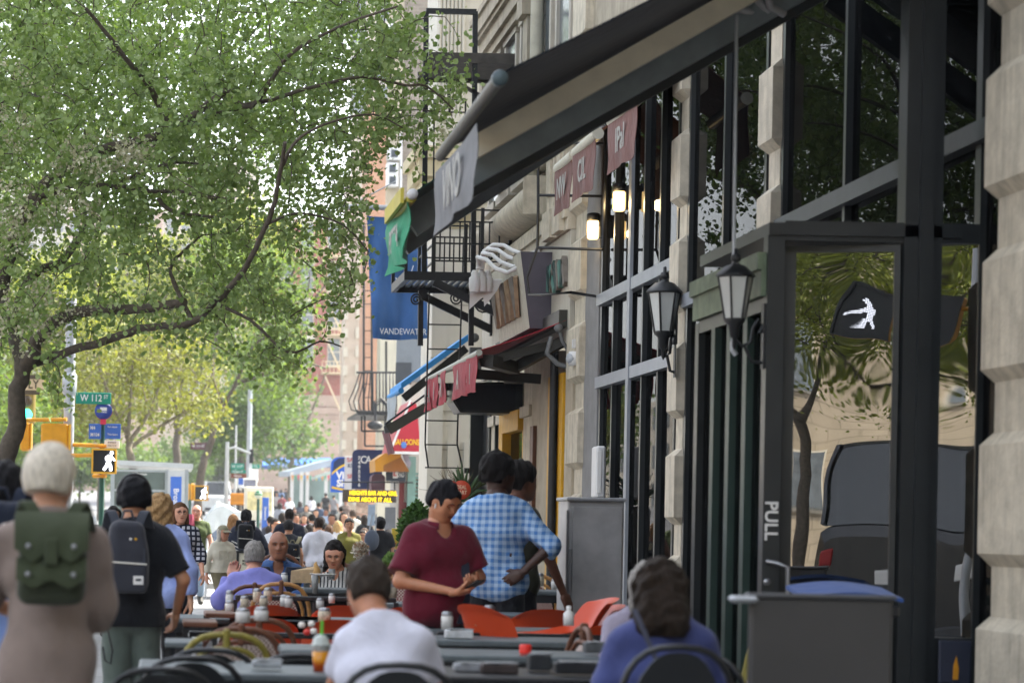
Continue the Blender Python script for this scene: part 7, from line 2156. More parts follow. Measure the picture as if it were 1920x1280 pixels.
for (px, Y, z, lb) in ((375, 14.2, .86, 'black table end with a brown slatted side at the left, nearer one'), (412, 15.6, .86, 'black table end with a brown slatted side at the left, farther one'), (345, 13.0, .80, 'small silver topped table end beside the olive rattan chair')):
 r = thing('side_table', lb, 'table', at(px, Y), 0, 'small side tables')
 mb = MB(); mb.bbox((0, 0, z), (.20, .5, .03), .006); mb.build('table_top', BROWN if z > .82 else TTOP, r)
 for sx in (-1, 1):
  for sy in (-1, 1):
   mb = MB(); mb.bar((sx * .085, sy * .2, 0), (sx * .085, sy * .2, z - .016), .03); mb.build('leg', TBLK, r)
 mb = MB(); mb.box((-.07, -.22, z - .14), (.07, -.20, z - .1)); mb.build('stretcher', STEEL, r)
# ---- small things on the tables
JARG = glass('clear_glass', '#c9cdca', .25, .0, 1.35); SUGAR = M('packet_paper', '#b9b09c', .6, .35, 60)
def shaker(px, pyb, Y, h, lb, kind='jar', r_=.03, group='shakers and jars on the tables'):
 c = W(px, pyb, Y); k = h
 r = thing({'jar': 'sugar_jar', 'salt': 'salt_shaker', 'bottle': 'white_bottle', 'glass': 'drinking_glass'}[kind], lb, {'jar': 'jar', 'salt': 'shaker', 'bottle': 'bottle', 'glass': 'glass'}[kind], c, 0, group)
 if kind == 'bottle':
  mb = MB(); mb.lathe((0, 0, 0), [(0, 0), (r_, 0), (r_, k * .6), (r_ * .45, k * .75), (r_ * .4, k * .8)], 14); mb.build('bottle_body', WT, r)
  mb = MB(); mb.lathe((0, 0, k * .8), [(r_ * .5, 0), (r_ * .5, k * .16), (0, k * .2)], 12); mb.build('cap', WT, r)
 elif kind == 'glass':
  mb = MB(); mb.lathe((0, 0, 0), [(0, .004), (r_ * .8, 0), (r_, k), (r_ * .93, k), (r_ * .74, .01)], 16); mb.build('glass_body', JARG, r)
  mb = MB(); mb.lathe((0, 0, .008), [(0, 0), (r_ * .7, 0), (r_ * .82, k * .5), (0, k * .5)], 14); mb.build('water', M('ice_water', '#9fa6a4', .1, .2, 30), r)
 else:
  mb = MB(); mb.lathe((0, 0, 0), [(0, 0), (r_, 0), (r_ * 1.03, k * .7), (r_ * .8, k * .78)], 14); mb.build('jar_body', SUGAR if kind == 'jar' else M('salt_white', '#c9c9c6', .3, .1, 30), r)
  mb = MB(); mb.lathe((0, 0, k * .74), [(r_ * .9, 0), (r_ * .95, k * .14), (r_ * .7, k * .24), (0, k * .26)], 14); mb.build('cap', STEEL, r)
 return r
for (px, pyb, Y, h, kind, r_, lb) in ((482, 1128, 17.4, .10, 'jar', .030, 'steel capped jar left of the pair on the left orange chairs'), (502, 1126, 17.6, .10, 'jar', .030, 'steel capped jar right of the pair on the left orange chairs'), (458, 1138, 16.2, .078, 'jar', .027, 'jar at the left in front of the orange chair back'), (494, 1137, 16.3, .078, 'jar', .027, 'jar in the middle in front of the orange chair back'),
         (533, 1136, 16.4, .08, 'salt', .028, 'salt shaker right of the jars by the orange chair'), (541, 1138, 16.2, .08, 'salt', .026, 'pepper shaker beside the salt shaker by the orange chair'), (430, 1138, 16.5, .12, 'salt', .026, 'tall oil cruet at the left table end'), (430, 1150, 15.8, .09, 'salt', .028, 'white topped shaker on the table end'),
         (600, 1140, 16.2, .07, 'salt', .025, 'salt shaker by the right orange chair'), (622, 1130, 17.0, .07, 'salt', .022, 'small salt shaker near the neck of the man in white'), (735, 1120, 17.0, .10, 'jar', .034, 'sugar jar left of the red polo man'), (900, 1172, 14.6, .12, 'jar', .037, 'sugar packet jar, left of the pair on the dark barrier'), (917, 1170, 14.8, .12, 'jar', .037, 'sugar packet jar, right of the pair on the dark barrier'),
         (838, 1180, 14.3, .11, 'salt', .034, 'steel topped shaker behind the tilted rattan chair'), (1066, 1172, 14.5, .12, 'bottle', .032, 'white squeeze bottle in front of the orange chair'), (590, 1112, 19.6, .15, 'glass', .030, 'tall water glass on the table of the seated men'), (575, 1100, 20.4, .12, 'glass', .032, 'water glass beside the brown paper bag'), (487, 1092, 20.6, .09, 'salt', .03, 'salt shaker behind the rattan chair arch'), (533, 1090, 20.9, .08, 'salt', .03, 'shaker in front of the bald man'),
         (598, 1082, 20.1, .11, 'salt', .028, 'black capped bottle on the table of the young woman'), (622, 1086, 20.2, .09, 'glass', .03, 'white cup on the table of the young woman'), (995, 1100, 20.2, .11, 'jar', .034, 'white jar on the wall table under the brown arm'), (1012, 1098, 20.4, .11, 'jar', .034, 'second white jar on the wall table'), (1040, 1104, 20.3, .09, 'salt', .03, 'glass shaker at the right end of the wall table'),
         (455, 1166, 13.4, .08, 'salt', .04, 'silver napkin holder behind the brown rattan chair'), (490, 1163, 13.6, .08, 'salt', .04, 'second silver holder behind the brown rattan chair'), (608, 1165, 15.2, .09, 'jar', .04, 'paper jar just left of the white shirt')):
 shaker(px, pyb, Y, h, lb, kind, r_)
c = W(601, 1258, 10.7)
r = thing('iced_tea_cup', 'clear plastic cup of orange iced tea with a green straw', 'cup', c)
mb = MB(); mb.lathe((0, 0, 0), [(.0385, .088), (.042, .115), (.040, .115), (.0365, .09)], 20); mb.build('cup', JARG, r)
m, nt, b = newmat('iced_tea'); v = coords(nt); sep = nd(nt, 'ShaderNodeSeparateXYZ'); nt.links.new(v, sep.inputs[0])
nt.links.new(ramp(nt, math_(nt, 'ADD', math_(nt, 'MULTIPLY', sep.outputs[2], 10), math_(nt, 'MULTIPLY', noise(nt, v, 40, 3), .4)), .45, .75, lin('#b8480c'), lin('#cf8a0e')), b.inputs['Base Color']); b.inputs['Roughness'].default_value = .1
mb = MB(); mb.lathe((0, 0, .004), [(0, -.004), (.032, -.004), (.0395, .086), (0, .086)], 18); mb.build('tea', m, r)
mb = MB(); mb.lathe((0, 0, .115), [(.044, 0), (.044, .006), (.038, .010), (.034, .032), (.018, .046), (0, .05)], 18); mb.build('lid', M('lid_clear', '#aab3ae', .1, .1, 20), r)
mb = MB(); mb.tube([(0, 0, .01), (.003, 0, .225)], .007, 10); mb.build('straw', M('straw_green', '#5cc03a', .4, .05), r)
c = W(985, 1225, 12.35)
r = thing('ketchup_bottle', 'short bottle with a bright red cap on the grey table', 'bottle', c)
mb = MB(); mb.lathe((0, 0, -.03), [(0, 0), (.03, 0), (.03, .03), (.028, .032)], 16); mb.build('bottle_body', M('bottle_smoke', '#7a2a22', .2), r)
mb = MB(); mb.lathe((0, 0, .003), [(.031, 0), (.031, .038), (.027, .045), (0, .046)], 16); mb.build('cap', M('cap_red', '#d8281c', .4, .04), r)
for i, (px, py, Y, cl) in enumerate(((566, 1172, 13.0, '#d6d2ca'), (584, 1170, 13.1, '#d6d2ca'), (576, 1186, 12.95, '#b92a22'), (588, 1184, 12.95, '#d6d2ca'))):
 c = W(px, py + 4, Y); mb = MB(); mb.lathe((0, 0, 0), [(0, 0), (.016, 0), (.02, .015), (.014, .03), (0, .032)], 12)
 one('creamer_pot', mb, M('creamer_' + cl[1:], cl, .3, .05), ['white creamer pot, upper left of the four by the straw', 'white creamer pot, upper right of the four by the straw', 'red creamer pot among the white ones by the straw', 'white creamer pot, lowest of the four by the straw'][i], 'pot', c, 0, 'creamer pots')
c = W(572, 1092, 20.2); mb = MB()
mb.add([(-.12, -.05, 0), (.12, -.05, 0), (.12, .05, 0), (-.12, .05, 0), (-.12, -.03, .10), (.11, -.04, .12), (.13, .03, .15), (-.11, .03, .09)], [(0, 3, 2, 1), (4, 5, 6, 7), (0, 1, 5, 4), (1, 2, 6, 5), (2, 3, 7, 6), (3, 0, 4, 7)])
one('paper_bag', mb, M('brown_paper', '#a8916f', .8, .15, 20, .4), 'crumpled brown paper bag in front of the bald man', 'bag', c)
c = W(606, 1080, 19.8); mb = MB(); mb.lathe((0, 0, 0), [(0, .004), (.07, .004), (.11, .018), (.112, .022), (.07, .010), (0, .010)], 20); mb.build
one('plate', mb, M('plate_white', '#d2d2ce', .25, .03), 'white plate in front of the young woman in stripes', 'plate', c)
mb = MB(); mb.tube([(0, 0, 0), (.012, 0, .06), (-.006, 0, .115), (.004, 0, .13)], [.035, .03, .014, .003], 8); one('food_wrap', mb, M('wrap_tan', '#b08a52', .7, .2, 30, .3), 'tan paper wrapped food standing on the young woman\'s table', 'food', W(592, 1082, 20.0))
for (px, py, Y, w_, h_, col_, lb) in ((1085, 1262, 10.75, .22, .05, '#1d1f22', 'dark stacked menu cards on the black table by the woman in purple'), (935, 1262, 10.8, .16, .045, '#3a3230', 'brown folded napkin holder on the black table'), (1010, 1255, 11.0, .10, .07, '#2a2d30', 'small dark condiment box on the black table'), (880, 1258, 10.9, .14, .035, '#8d9094', 'pale folded napkins on the black table'), (1120, 1222, 12.5, .14, .05, '#4a4d4f', 'grey cutlery box on the grey table'), (860, 1196, 14.1, .16, .05, '#b9bcbe', 'white folded napkins on the pale grey table'), (700, 1208, 12.9, .12, .05, '#55463a', 'brown napkin box behind the man in white'), (500, 1250, 10.7, .13, .03, '#9aa0a4', 'pale paper napkins left of the iced tea')):
 c = W(px, py, Y); r = thing('napkin_box' if 'box' in lb else 'menu_cards' if 'menu' in lb else 'napkins', lb, 'menu' if 'menu' in lb else 'napkins', c)
 mb = MB(); mb.bbox((0, 0, h_ / 2), (w_, .10, h_), .006); mb.build('stack', M('clutter_' + col_[1:], col_, .6, .25, 20), r)
 mb = MB(); mb.bbox((.01, -.005, h_ + .004), (w_ * .9, .085, .006), .002, 0, Matrix.Rotation(.12, 3, 'Z')); mb.build('top_sheet', M('clutter_top', '#7f8284', .6, .3, 20), r)
r = thing('menu_stand', 'black framed menu board standing behind the grey haired man', 'menu stand', W(463, 1060, 22.5))
w_, h_ = 40 / S(22.5), 56 / S(22.5)
mb = MB()
for (x0, z0, x1, z1) in ((-w_ / 2, -h_ / 2, -w_ / 2 + .022, h_ / 2), (w_ / 2 - .022, -h_ / 2, w_ / 2, h_ / 2), (-w_ / 2 + .022, h_ / 2 - .022, w_ / 2 - .022, h_ / 2), (-w_ / 2 + .022, -h_ / 2, w_ / 2 - .022, -h_ / 2 + .022)): mb.box((x0, -.015, z0), (x1, .015, z1))
mb.build('frame', TBLK, r)
mb = MB(); mb.box((-w_ / 2 + .022, -.004, -h_ / 2 + .022), (w_ / 2 - .022, .004, h_ / 2 - .022)); pg = mb.build('menu_page', M('menu_cream', '#c8c4ae', .6, .05), r)
text('MENU\nPIZZA', .03, TBLK, pg, (-.045, -.006, .03), (PI / 2, 0, 0), .01, .001, 'LEFT', .9)
mb = MB(); mb.tube([(0, 0, -h_ / 2), (0, 0, -r.location.z + .02)], .012, 8); mb.lathe((0, 0, -r.location.z), [(0, 0), (.15, 0), (.15, .015), (0, .02)], 16); mb.build('stand', TBLK, r)
a, b = W(1066, 932, 18.9), W(1172, 932, 18.9)
r = thing('steel_cabinet', 'tall brushed grey metal cabinet standing on the pavement by the dark windows', 'cabinet', ((a.x + b.x) / 2, 18.9, 0))
w_ = b.x - a.x; H_ = a.z
CAB = M('cabinet_grey', '#a6a6a7', .42, .22, 2.2, metal=.1)
mb = MB(); mb.bbox((0, .25, H_ / 2 + .03), (w_, .46, H_ - .06), .012); mb.build('body', CAB, r)
mb = MB(); mb.bbox((.01, .006, H_ / 2 + .10), (w_ - .05, .02, H_ - .34), .006); mb.build('door', M('cabinet_door', '#a9a8a8', .38, .30, 2.6, metal=.1), r)
mb = MB(); mb.bbox((0, .24, H_ - .012), (w_ + .03, .52, .03), .008); mb.build('top', M('cabinet_top', '#9a9ca0', .4, .08, metal=.3), r)
mb = MB(); mb.bbox((-w_ / 2 + .02, -.006, H_ * .62), (.03, .03, .5), .008); mb.build('handle', STEEL, r)
mb = MB(); mb.box((-w_ / 2 - .012, .0, .1), (-w_ / 2 - .001, .04, H_ - .1)); mb.build('edge_trim', STEEL, r)
r = thing('white_cabinet', 'slim white electrical box on the concrete strip behind the steel cabinet', 'cabinet', W(1122, 885, 25.6))
mb = MB(); mb.bbox((0, 0, 0), (.10, .3, .55), .02); mb.build('body', WHITEM, r); mb = MB(); mb.bbox((-.02, -.155, 0), (.05, .012, .45), .004); mb.build('door', WT, r)
Yp = 9.9
a, b = W(1405, 1118, Yp), W(1672, 1118, Yp)
r = thing('partition_panel', 'dark grey flat pavement partition panel in front of the glass door', 'partition', ((a.x + b.x) / 2, Yp, 0))
w_ = b.x - a.x
mb = MB(); mb.bbox((0, 0, a.z / 2 + .05), (w_, .05, a.z - .1), .012); mb.build('panel', M('partition_grey', '#403f3e', .55, .10, 3, .08, 60), r)
mb = MB(); mb.bbox((0, 0, a.z + .006), (w_ + .03, .075, .022), .008); mb.build('top_rail', M('rail_grey', '#47484a', .45, .1), r)
for sx in (-1, 1):
 mb = MB(); mb.bbox((sx * w_ * .4, 0, .06), (.06, .4, .04), .01); mb.bar((sx * w_ * .4, 0, .08), (sx * w_ * .4, 0, .12), .05); mb.build('foot', TBLK, r)
mb = MB(); mb.bbox((-w_ / 2 - .03, -.02, a.z - .01), (.11, .1, .03), .014); mb.build('ledge', GALV, r)
c = W(1388, 1235, 10.6)
chair('b', 'black metal chair half hidden left of the grey partition', (c.x, 10.6, 0), -.9, .92, gB)
c = W(1592, 1112, 12.9); mb = MB(); mb.sheet(lambda u, v: Vector((-.26 + .52 * u, .4 * v, .03 * math.sin(PI * u) + .05 * v)), 10, 4, (0, 0, .02))
r = thing('blue_cushion_bench', 'low bench with a blue cushion behind the grey partition', 'bench', (c.x, 12.8, 0)); o = mb.build('cushion', cloth('cushion_blue', '#33508a', .2), r); o.location = (0, 0, c.z - .04)
mb = MB(); mb.bbox((0, .2, c.z - .09), (.5, .36, .06), .01); mb.build('seat', TBLK, r)
for sx in (-1, 1):
 mb = MB(); mb.bar((sx * .2, .2, 0), (sx * .2, .2, c.z - .12), .06); mb.build('leg', TBLK, r)
r = thing('pavement_notice', 'dark blue notice panel with a small yellow flame mark under the side light', 'notice', W(1790, 1240, 13.9))
mb = MB(); mb.bbox((0, 0, 0), (60 / S(13.9), .03, 80 / S(13.9)), .006); mb.build('panel', M('notice_blue', '#2b3040', .5, .08), r)
mb = MB(); mb.prism([(-.015, -.1), (.015, -.1), (.018, -.04), (.004, .035), (-.012, -.02)], -.02, -.016, 'y'); mb.build('flame_mark', M('flame_yellow', '#c98a1c', .5), r)
# ---- plants by the cafe door
def planter(label, px, Y, z, w_=.36, mat=None, name='planter'):
 r = thing(name, label, 'planter', (W(px, 1000, Y).x, Y, 0))
 mb = MB(); mb.lathe((0, 0, 0), [(0, 0), (w_ * .38, 0), (w_ * .5, z), (w_ * .52, z), (w_ * .52, z + .03), (w_ * .44, z + .03), (w_ * .42, z - .02), (0, z - .02)], 16); mb.build('pot', mat or M('pot_dark', '#3b3a38', .7, .15), r)
 return r
def bush(label, px, py0, py1, Y, wpx, n, size, mat, seed, cone=True, name='shrub'):
 rs = np.random.RandomState(seed)
 a, b = W(px, py0, Y), W(px, py1, Y); h = a.z - b.z; wd = wpx / S(Y) / 2
 r = thing(name, label, 'plant', b)
 t = rs.rand(n) ** (1.2 if cone else .9); ang_ = rs.rand(n) * 2 * PI
 prof = (np.sin(np.clip(t * .9 + .12, 0, 1) * PI) ** .6) if cone else np.sqrt(np.clip(1 - (2 * t - 1) ** 2, 0, 1))
 rad = wd * prof * (.45 + .55 * rs.rand(n) ** .4)
 C = np.stack([np.cos(ang_) * rad, np.sin(ang_) * rad, t * h], 1) + rs.normal(size=(n, 3)) * wd * .06
 me = leaf_mesh('foliage', C, size, rs, -.6, .55); me.materials.append(mat)
 o = bpy.data.objects.new('foliage', me); COL.objects.link(o); o.parent = r
 mb = MB(); mb.tube([(0, 0, -.15), (0.01, 0, h * .5), (0, .01, h * .9)], [.02, .015, .005], 6); mb.build('stem', BARK, r)
 return r
planter('dark round planter under the clipped evergreen', 778, 25.5, W(778, 1030, 25.5).z - .03, .42)
bush('dense clipped evergreen shrub left of the red polo man', 780, 946, 1035, 25.5, 66, 5200, .045, leafmat('leaf_evergreen', ['#2f4a22', '#41602c', '#54763a', '#365428'], .25), 41)
planter('small terracotta pot with low green plant behind the red woven chair', 733, 22, W(733, 1068, 22).z, .24, M('terracotta', '#8a4f35', .8, .12))
bush('low pale green potted plant behind the red woven chair', 733, 1040, 1070, 22, 30, 700, .035, leafmat('leaf_herb', ['#6f8f58', '#87a66c', '#5c7d48'], .35), 42, False, 'potted_plant')
bush('small white flowering plant between the woman in olive and the young woman', 676, 1018, 1046, 23, 28, 700, .03, leafmat('flower_white', ['#c6bfae', '#d6d2c6', '#8f6a4a', '#b5aa94'], .2, '#ffffff'), 43, False, 'flower_pot')
bush('dark leafy plant behind the plaid shirt', 878, 985, 1045, 21.5, 40, 900, .05, DARKG, 44, False, 'potted_plant')
r = thing('palm_plant', 'spiky palm with dry twigs beside the black shop front', 'plant', W(868, 940, 30))
rs = np.random.RandomState(8)
for i in range(15):
 a = rs.uniform(-1.2, 1.2); L = rs.uniform(.35, .62); mb = MB(); d = Vector((math.sin(a) * L, rs.uniform(-.2, .2), math.cos(a) * L)); q = Vector((.018, 0, -.018 * math.tan(a) if abs(a) < 1.2 else 0))
 pts = [Vector((0, 0, 0)), d * .5 + Vector((0, 0, .06)), d]
 mb.tube(pts, [.012, .022, .002], 4); mb.build('frond', M('frond_green', '#33502a', .5, .2), r)
tw = MB()
for i in range(34):
 a = rs.uniform(-1.0, -.0) if i % 4 else rs.uniform(0, .9); L = rs.uniform(.3, .58); p = Vector((0, rs.uniform(-.1, .1), .05)); pts = [p]
 for k in range(4):
  a += rs.uniform(-.35, .35); p = p + Vector((math.sin(a), rs.uniform(-.2, .2), math.cos(a) * .7)) * L / 4; pts.append(p)
 tw.tube(pts, [.007, .005, .004, .003, .002], 4, cap=False)
tw.build('dry_twigs', M('twig_brown', '#5b4a38', .8, .2), r)
mb = MB(); mb.lathe((0, 0, -.62), [(0, -.35), (.16, -.35), (.2, .55), (.17, .6), (0, .58)], 14); mb.build('pot', MATS['pot_dark'], r)
for (px, py, rr, t_, lb) in ((865, 918, 18, 'DEAL\nMART', 'round orange red sign lettered DEAL MART in front of the palm'), (845, 912, 12, '', 'smaller faded orange red round sign left of the lettered one')):
 c = W(px, py, 29.0); k = rr / S(29)
 r = thing('round_sign', lb, 'sign', c, 0, 'round red signs'); mb = MB(); mb.lathe((0, 0, 0), [(0, 0), (k, 0), (k, .02), (0, .02)], 20, axis='y'); mb.build('disc', M('sign_orange_red', '#b3452e', .5, .15, 10), r)
 mb = MB(); mb.tube([(0, .03, -k * .9), (0, .03, -.9)], .012, 6); mb.build('stake', IRON, r)
 if t_: text(t_, k * .55, M('letter_peach', '#d9b69a', .5), r, (0, -.006, 0), (PI / 2, 0, 0), .02, .002, sx=.8)
# ---------------------------------------------------------------- the people
def stand_at(px, py, Y, hair=.016):
 g = G(Y)
 return (W(px, py + (0), Y).x, Y, g), W(px, py, Y).z - g - hair
def C_(n, h, **k): return cloth(n, h, **k)
def mid(a, b): return tuple((np.array(a) + np.array(b)) / 2)
BLKT = C_('black_trousers', '#15171c'); NAVT = C_('navy_trousers', '#1c2233'); DENIM = C_('denim', '#3d4c66'); LDEN = C_('light_denim', '#8ba0b8'); KHAKI = C_('khaki', '#77705a')
def pack(label, px, py, Y, w_, h_, d_, mat, strapmat, kind, shoulder_z, rz=0, group='backpacks worn by people'):
 c = W(px, py, Y)
 r = thing('backpack', label, 'backpack', c, rz, group)
 pr = [el((0, 0, 0), (w_ * .5, d_ * .5, h_ * .5))]
 def fn(x):
  q = np.abs(x) - np.array([w_ * .5 - .06, d_ * .5 - .05, h_ * .5 - .07], np.float32)
  tp = np.clip((x[:, 2] / h_ + .5), 0, 1)
  q[:, 0] += (.05 if kind == 'grey' else .015) * tp ** 2
  d = np.sqrt((np.maximum(q, 0) ** 2).sum(1)) + np.minimum(q.max(1), 0) - .05
  return field_wob(x, d, .004, 3, 25)
 mb = MB(); v, q = nets(fn, np.array([-w_ * .5 - .03, -d_ * .5 - .03, -h_ * .5 - .03]), np.array([w_ * .5 + .03, d_ * .5 + .03, h_ * .5 + .03]), .014); put(mb, v, q); mb.build('bag', mat, r)
 yb = -d_ / 2
 if kind == 'olive':
  for (z0, z1, nm, wv, dp) in ((.06 * h_, .5 * h_, 'flap', .49, .028), (-.22 * h_, .04 * h_, 'pocket_flap', .46, .022)):
   mb = MB()
   def fl(u, v, z0=z0, z1=z1, wv=wv, dp=dp):
    x = (-1 + 2 * u) * w_ * wv
    zz = z1 - (z1 - z0) * v * (1 - .14 * math.cos(u * 4 * PI))
    return Vector((x, yb - .008 - dp * math.sin(min(1, v * 1.3) * PI * .5) * (1 - .5 * abs(-1 + 2 * u) ** 4) + (.05 * (1 - v) ** 3 if nm == 'flap' else 0), zz))
   mb.sheet(fl, 16, 8, (0, .010, 0)); mb.build(nm, strapmat, r)
   for sx in (-1, 1):
    mb = MB(); mb.sphere((sx * w_ * .30, yb - dp - .012, z0 + .035), .010, 10, 6, sc=(1, .5, 1)); mb.build('stud', STEEL, r)
  mb = MB(); mb.bbox((0, yb - .035, .10 * h_), (.05, .02, .10), .006); mb.build('strap_loop', strapmat, r)
 else:
  mb = MB()
  def fn2(x):
   q = np.abs(x - np.array([0, yb + .01, -h_ * .27], np.float32)) - np.array([w_ * .43 - .03, .045 - .02, h_ * .21 - .03], np.float32)
   return np.sqrt((np.maximum(q, 0) ** 2).sum(1)) + np.minimum(q.max(1), 0) - .025
  v, q = nets(fn2, np.array([-w_ * .5, yb - .07, -h_ * .52]), np.array([w_ * .5, yb + .09, 0]), .012); put(mb, v, q); mb.build('front_pocket', mat, r)
  mb = MB(); mb.tube([(-w_ * .38, yb - .035, -h_ * .07), (0, yb - .046, -h_ * .085), (w_ * .40, yb - .03, -h_ * .10)], .006, 6); mb.build('zip', M('zip_white', '#c9c6bd', .5), r)
  mb = MB(); mb.bbox((w_ * .24, yb - .050, -h_ * .30), (.058, .006, .050), .002); pt = mb.build('label_patch', WT, r)
  mb = MB(); mb.box((w_ * .24 - .016, yb - .0545, -h_ * .30 - .004), (w_ * .24 + .016, yb - .0531, -h_ * .30 + .010)); mb.build('patch_mark', MATS['dark_slate'], pt)
  mb = MB(); mb.bbox((0, yb + .012, -h_ * .01), (w_ * .74, .012, .10), .004); mb.build('slot_pocket', strapmat, r)
  for k in (0, 1): 
   mb = MB(); mb.sphere((.02 + .03 * k, yb + .0, h_ * .22), .008, 8, 6, sc=(1, .4, 1)); mb.build('pin_badge', WT if k == 0 else YELLOW, r)
  mb = MB(); mb.tube([(-.035, .01, h_ * .47), (-.02, 0, h_ * .58), (.02, 0, h_ * .58), (.035, .01, h_ * .47)], .008, 6); mb.build('top_handle', strapmat, r)
 for sx in (-1, 1):
  mb = MB()
  p = [Vector((sx * w_ * .22, .02, h_ * .40)), Vector((sx * .10, d_ * .35, h_ * .5 + .03)), Vector((sx * .125, d_ * .5 + .05, shoulder_z - c.z + .012)), Vector((sx * .13, d_ * .5 + .16, shoulder_z - c.z - .05)), Vector((sx * .14, d_ * .5 + .21, shoulder_z - c.z - .2))]
  pp = polyl(p, 4); mb.sheet(lambda u, v: pp[int(round(u * (len(pp) - 1)))] + Vector((-.026 + .052 * v, 0, 0)), len(pp) - 1, 1, (0, .002, .010)); mb.build('strap', strapmat, r)
 return r
def headwear(root, p, k, kind, mat, mat2=None):
 Hm = head_matrix(p); mb = MB()
 if kind == 'cap':
  mb.grid(lambda u, v: ((.090 * math.sin(PI * .5 * v + .0) * math.cos(2 * PI * u)), -.010 + .112 * math.sin(PI * .5 * v) * math.sin(2 * PI * u), .045 + .095 * math.cos(PI * .5 * v)), 24, 8)
  mb.sheet(lambda u, v: Vector((.078 * math.cos(PI * u), .085 * math.sin(PI * u) * (1 - v) + v * (.205 * math.sin(PI * u) + .01) , .052 - .030 * v - .02 * v * (2 * u - 1) ** 2)), 16, 4, (0, 0, .005))
  nm = 'cap'
 elif kind == 'glasses':
  for sg in (-1, 1):
   mb.tube([(sg * .033 + .021 * math.cos(2 * PI * i / 14), .103 - .012 * abs(math.cos(PI * i / 14)) * 0, .006 + .017 * math.sin(2 * PI * i / 14)) for i in range(14)], .0022, 5, closed=True)
   mb.tube([(sg * .054, .100, .008), (sg * .074, .06, .010), (sg * .080, .0, .006)], .0022, 5)
  mb.tube([(-.012, .104, .008), (.012, .104, .008)], .002, 5); nm = 'glasses'
 elif kind == 'headphones':
  mb.tube([(.100 * math.cos(PI * i / 12), -.015, .02 + .128 * math.sin(PI * i / 12)) for i in range(13)], .011, 8)
  for sg in (-1, 1): mb.lathe((sg * .086, -.01, -.005), [(0, -.02 * sg), (.040, -.016 * sg), (.044, 0), (.038, .022 * sg), (0, .026 * sg)], 14, axis='x')
  nm = 'headphones'
 mb.v = [tuple((Hm @ Vector(q)) * k) for q in mb.v]
 return mb.build(nm, mat, root)
loc, H = stand_at(96, 836, 9.25)
p = pose_stand(armL=((-.27, .02, 1.17), (-.12, .20, 1.10)), armR=((.205, .03, 1.14), (.13, .22, 1.0)), head=(-.05, -.25))
TAUPE = C_('taupe_dress', '#7d7069', bmp=.4)
person('woman with short silver hair in a taupe dress wearing an olive backpack', loc, 0, p, H, '#b98d72', ('crop', '#d6cebc', '#fff6e4'), dict(mat=TAUPE, sleeve=1.35, hem=.30, loose=.022, cuff=.02, neck=.03, name='dress', wob=.006, cell=.013, extend=[((0, -.01, .95), (0, -.01, .62), .145, .175), ((0, -.01, .62), (0, 0, .15), .175, .23)]), None, '#3a322c', fem=True, cell=.015, headh=.006, hairthick=.024, hairwob=.0015, b=.90, w=.86, face=False, seed=4)
pack('olive canvas backpack with riveted flaps on the silver haired woman', 98, 1052, 8.98, .28, .37, .15, C_('olive_canvas', '#2f3528', bmp=.3), C_('olive_flap', '#39412f', bmp=.2), 'olive', 1.46 * H / 1.75)
loc, H = stand_at(12, 866, 10.7)
person('dark haired man in a pale blue shirt at the left edge', loc, 0, pose_stand(head=(0, -.5)), H, '#b98d6f', ('short', '#17171b'), dict(mat=C_('pale_blue_shirt', '#7f98cf'), sleeve=1.9, collar=True), dict(mat=NAVT), cell=.018, headh=.007, hairthick=.016, face=False, seed=6)
pack('navy backpack on the man at the left edge', 0, 1025, 10.5, .30, .44, .16, C_('navy_pack', '#1d2433'), C_('navy_strap', '#232a3a'), 'plain', 1.44 * H / 1.75)
loc, H = stand_at(252, 894, 14.2)
p = pose_stand(walk=.10, armL=((-.30, -.04, 1.15), (-.25, .14, .98)), armR=((.31, -.04, 1.15), (.27, .10, .94)), head=(-.02, .0))
root, p, k, fin = person('man with headphones, black shirt and grey green trousers seen from behind', loc, .0, p, H, '#b07f5e', ('short', '#14151a'), dict(mat=C_('black_tee', '#171a20'), sleeve=.85, collar=True, loose=.032, hem=.86), dict(mat=C_('sage_trousers', '#59645e', bmp=.5), loose=.014, waist=.97, flare=.02, end=.97, wob=.007), '#20242a', cell=.015, headh=.006, hairthick=.016, face=False, b=.97, seed=7)
headwear(root, p, k, 'headphones', M('headphone_black', '#121318', .4, .1))
mb = MB(); mb.tube([Vector(q) * k for q in ((-.13, -.13, .93), (-.15, -.16, .88), (-.11, -.165, .72), (-.12, -.16, .64), (-.155, -.15, .66), (-.17, -.13, .74))], .006, 6); mb.build('key_lanyard', IRON, root)
pack('charcoal backpack with a white zip and white label patch', 238, 1042, 13.95, .29, .45, .17, C_('charcoal_pack', '#33353d', bmp=.2), C_('charcoal_strap', '#3d414a', bmp=.2), 'grey', 1.45 * H / 1.75)
loc, H = stand_at(302, 926, 19.0)
person('woman with long wavy blonde hair in a pale blue blouse walking away', loc, -.1, pose_stand(walk=.22, head=(0, -.5)), H, '#bf9478', ('sidelong', '#8f6c42', '#c2a071'), dict(mat=C_('blue_blouse', '#8fa0d2'), sleeve=1.8, loose=.03, hem=.82, wob=.008), dict(mat=BLKT), '#23211f', fem=True, headh=.007, hairthick=.022, hairwob=.008, face=False, seed=8)
loc, H = stand_at(338, 941, 28.0)
root, p, k, fin = person('woman with glasses in a navy and white checked top walking towards the camera', loc, PI + .1, pose_stand(walk=.20, head=(0, .15)), H, '#c7957c', ('bob', '#4a3222', '#7d5a3c'), dict(mat=patterned('checked_top', '#b9bac4', '#1d2233', 17, 17, .40, .40), sleeve=1.45, loose=.024, hem=.84), dict(mat=BLKT, end=.80, flare=.02), '#22252b', fem=True, bust=.8, cell=.018, seed=9, b=1.05)
headwear(root, p, k, 'glasses', IRON)
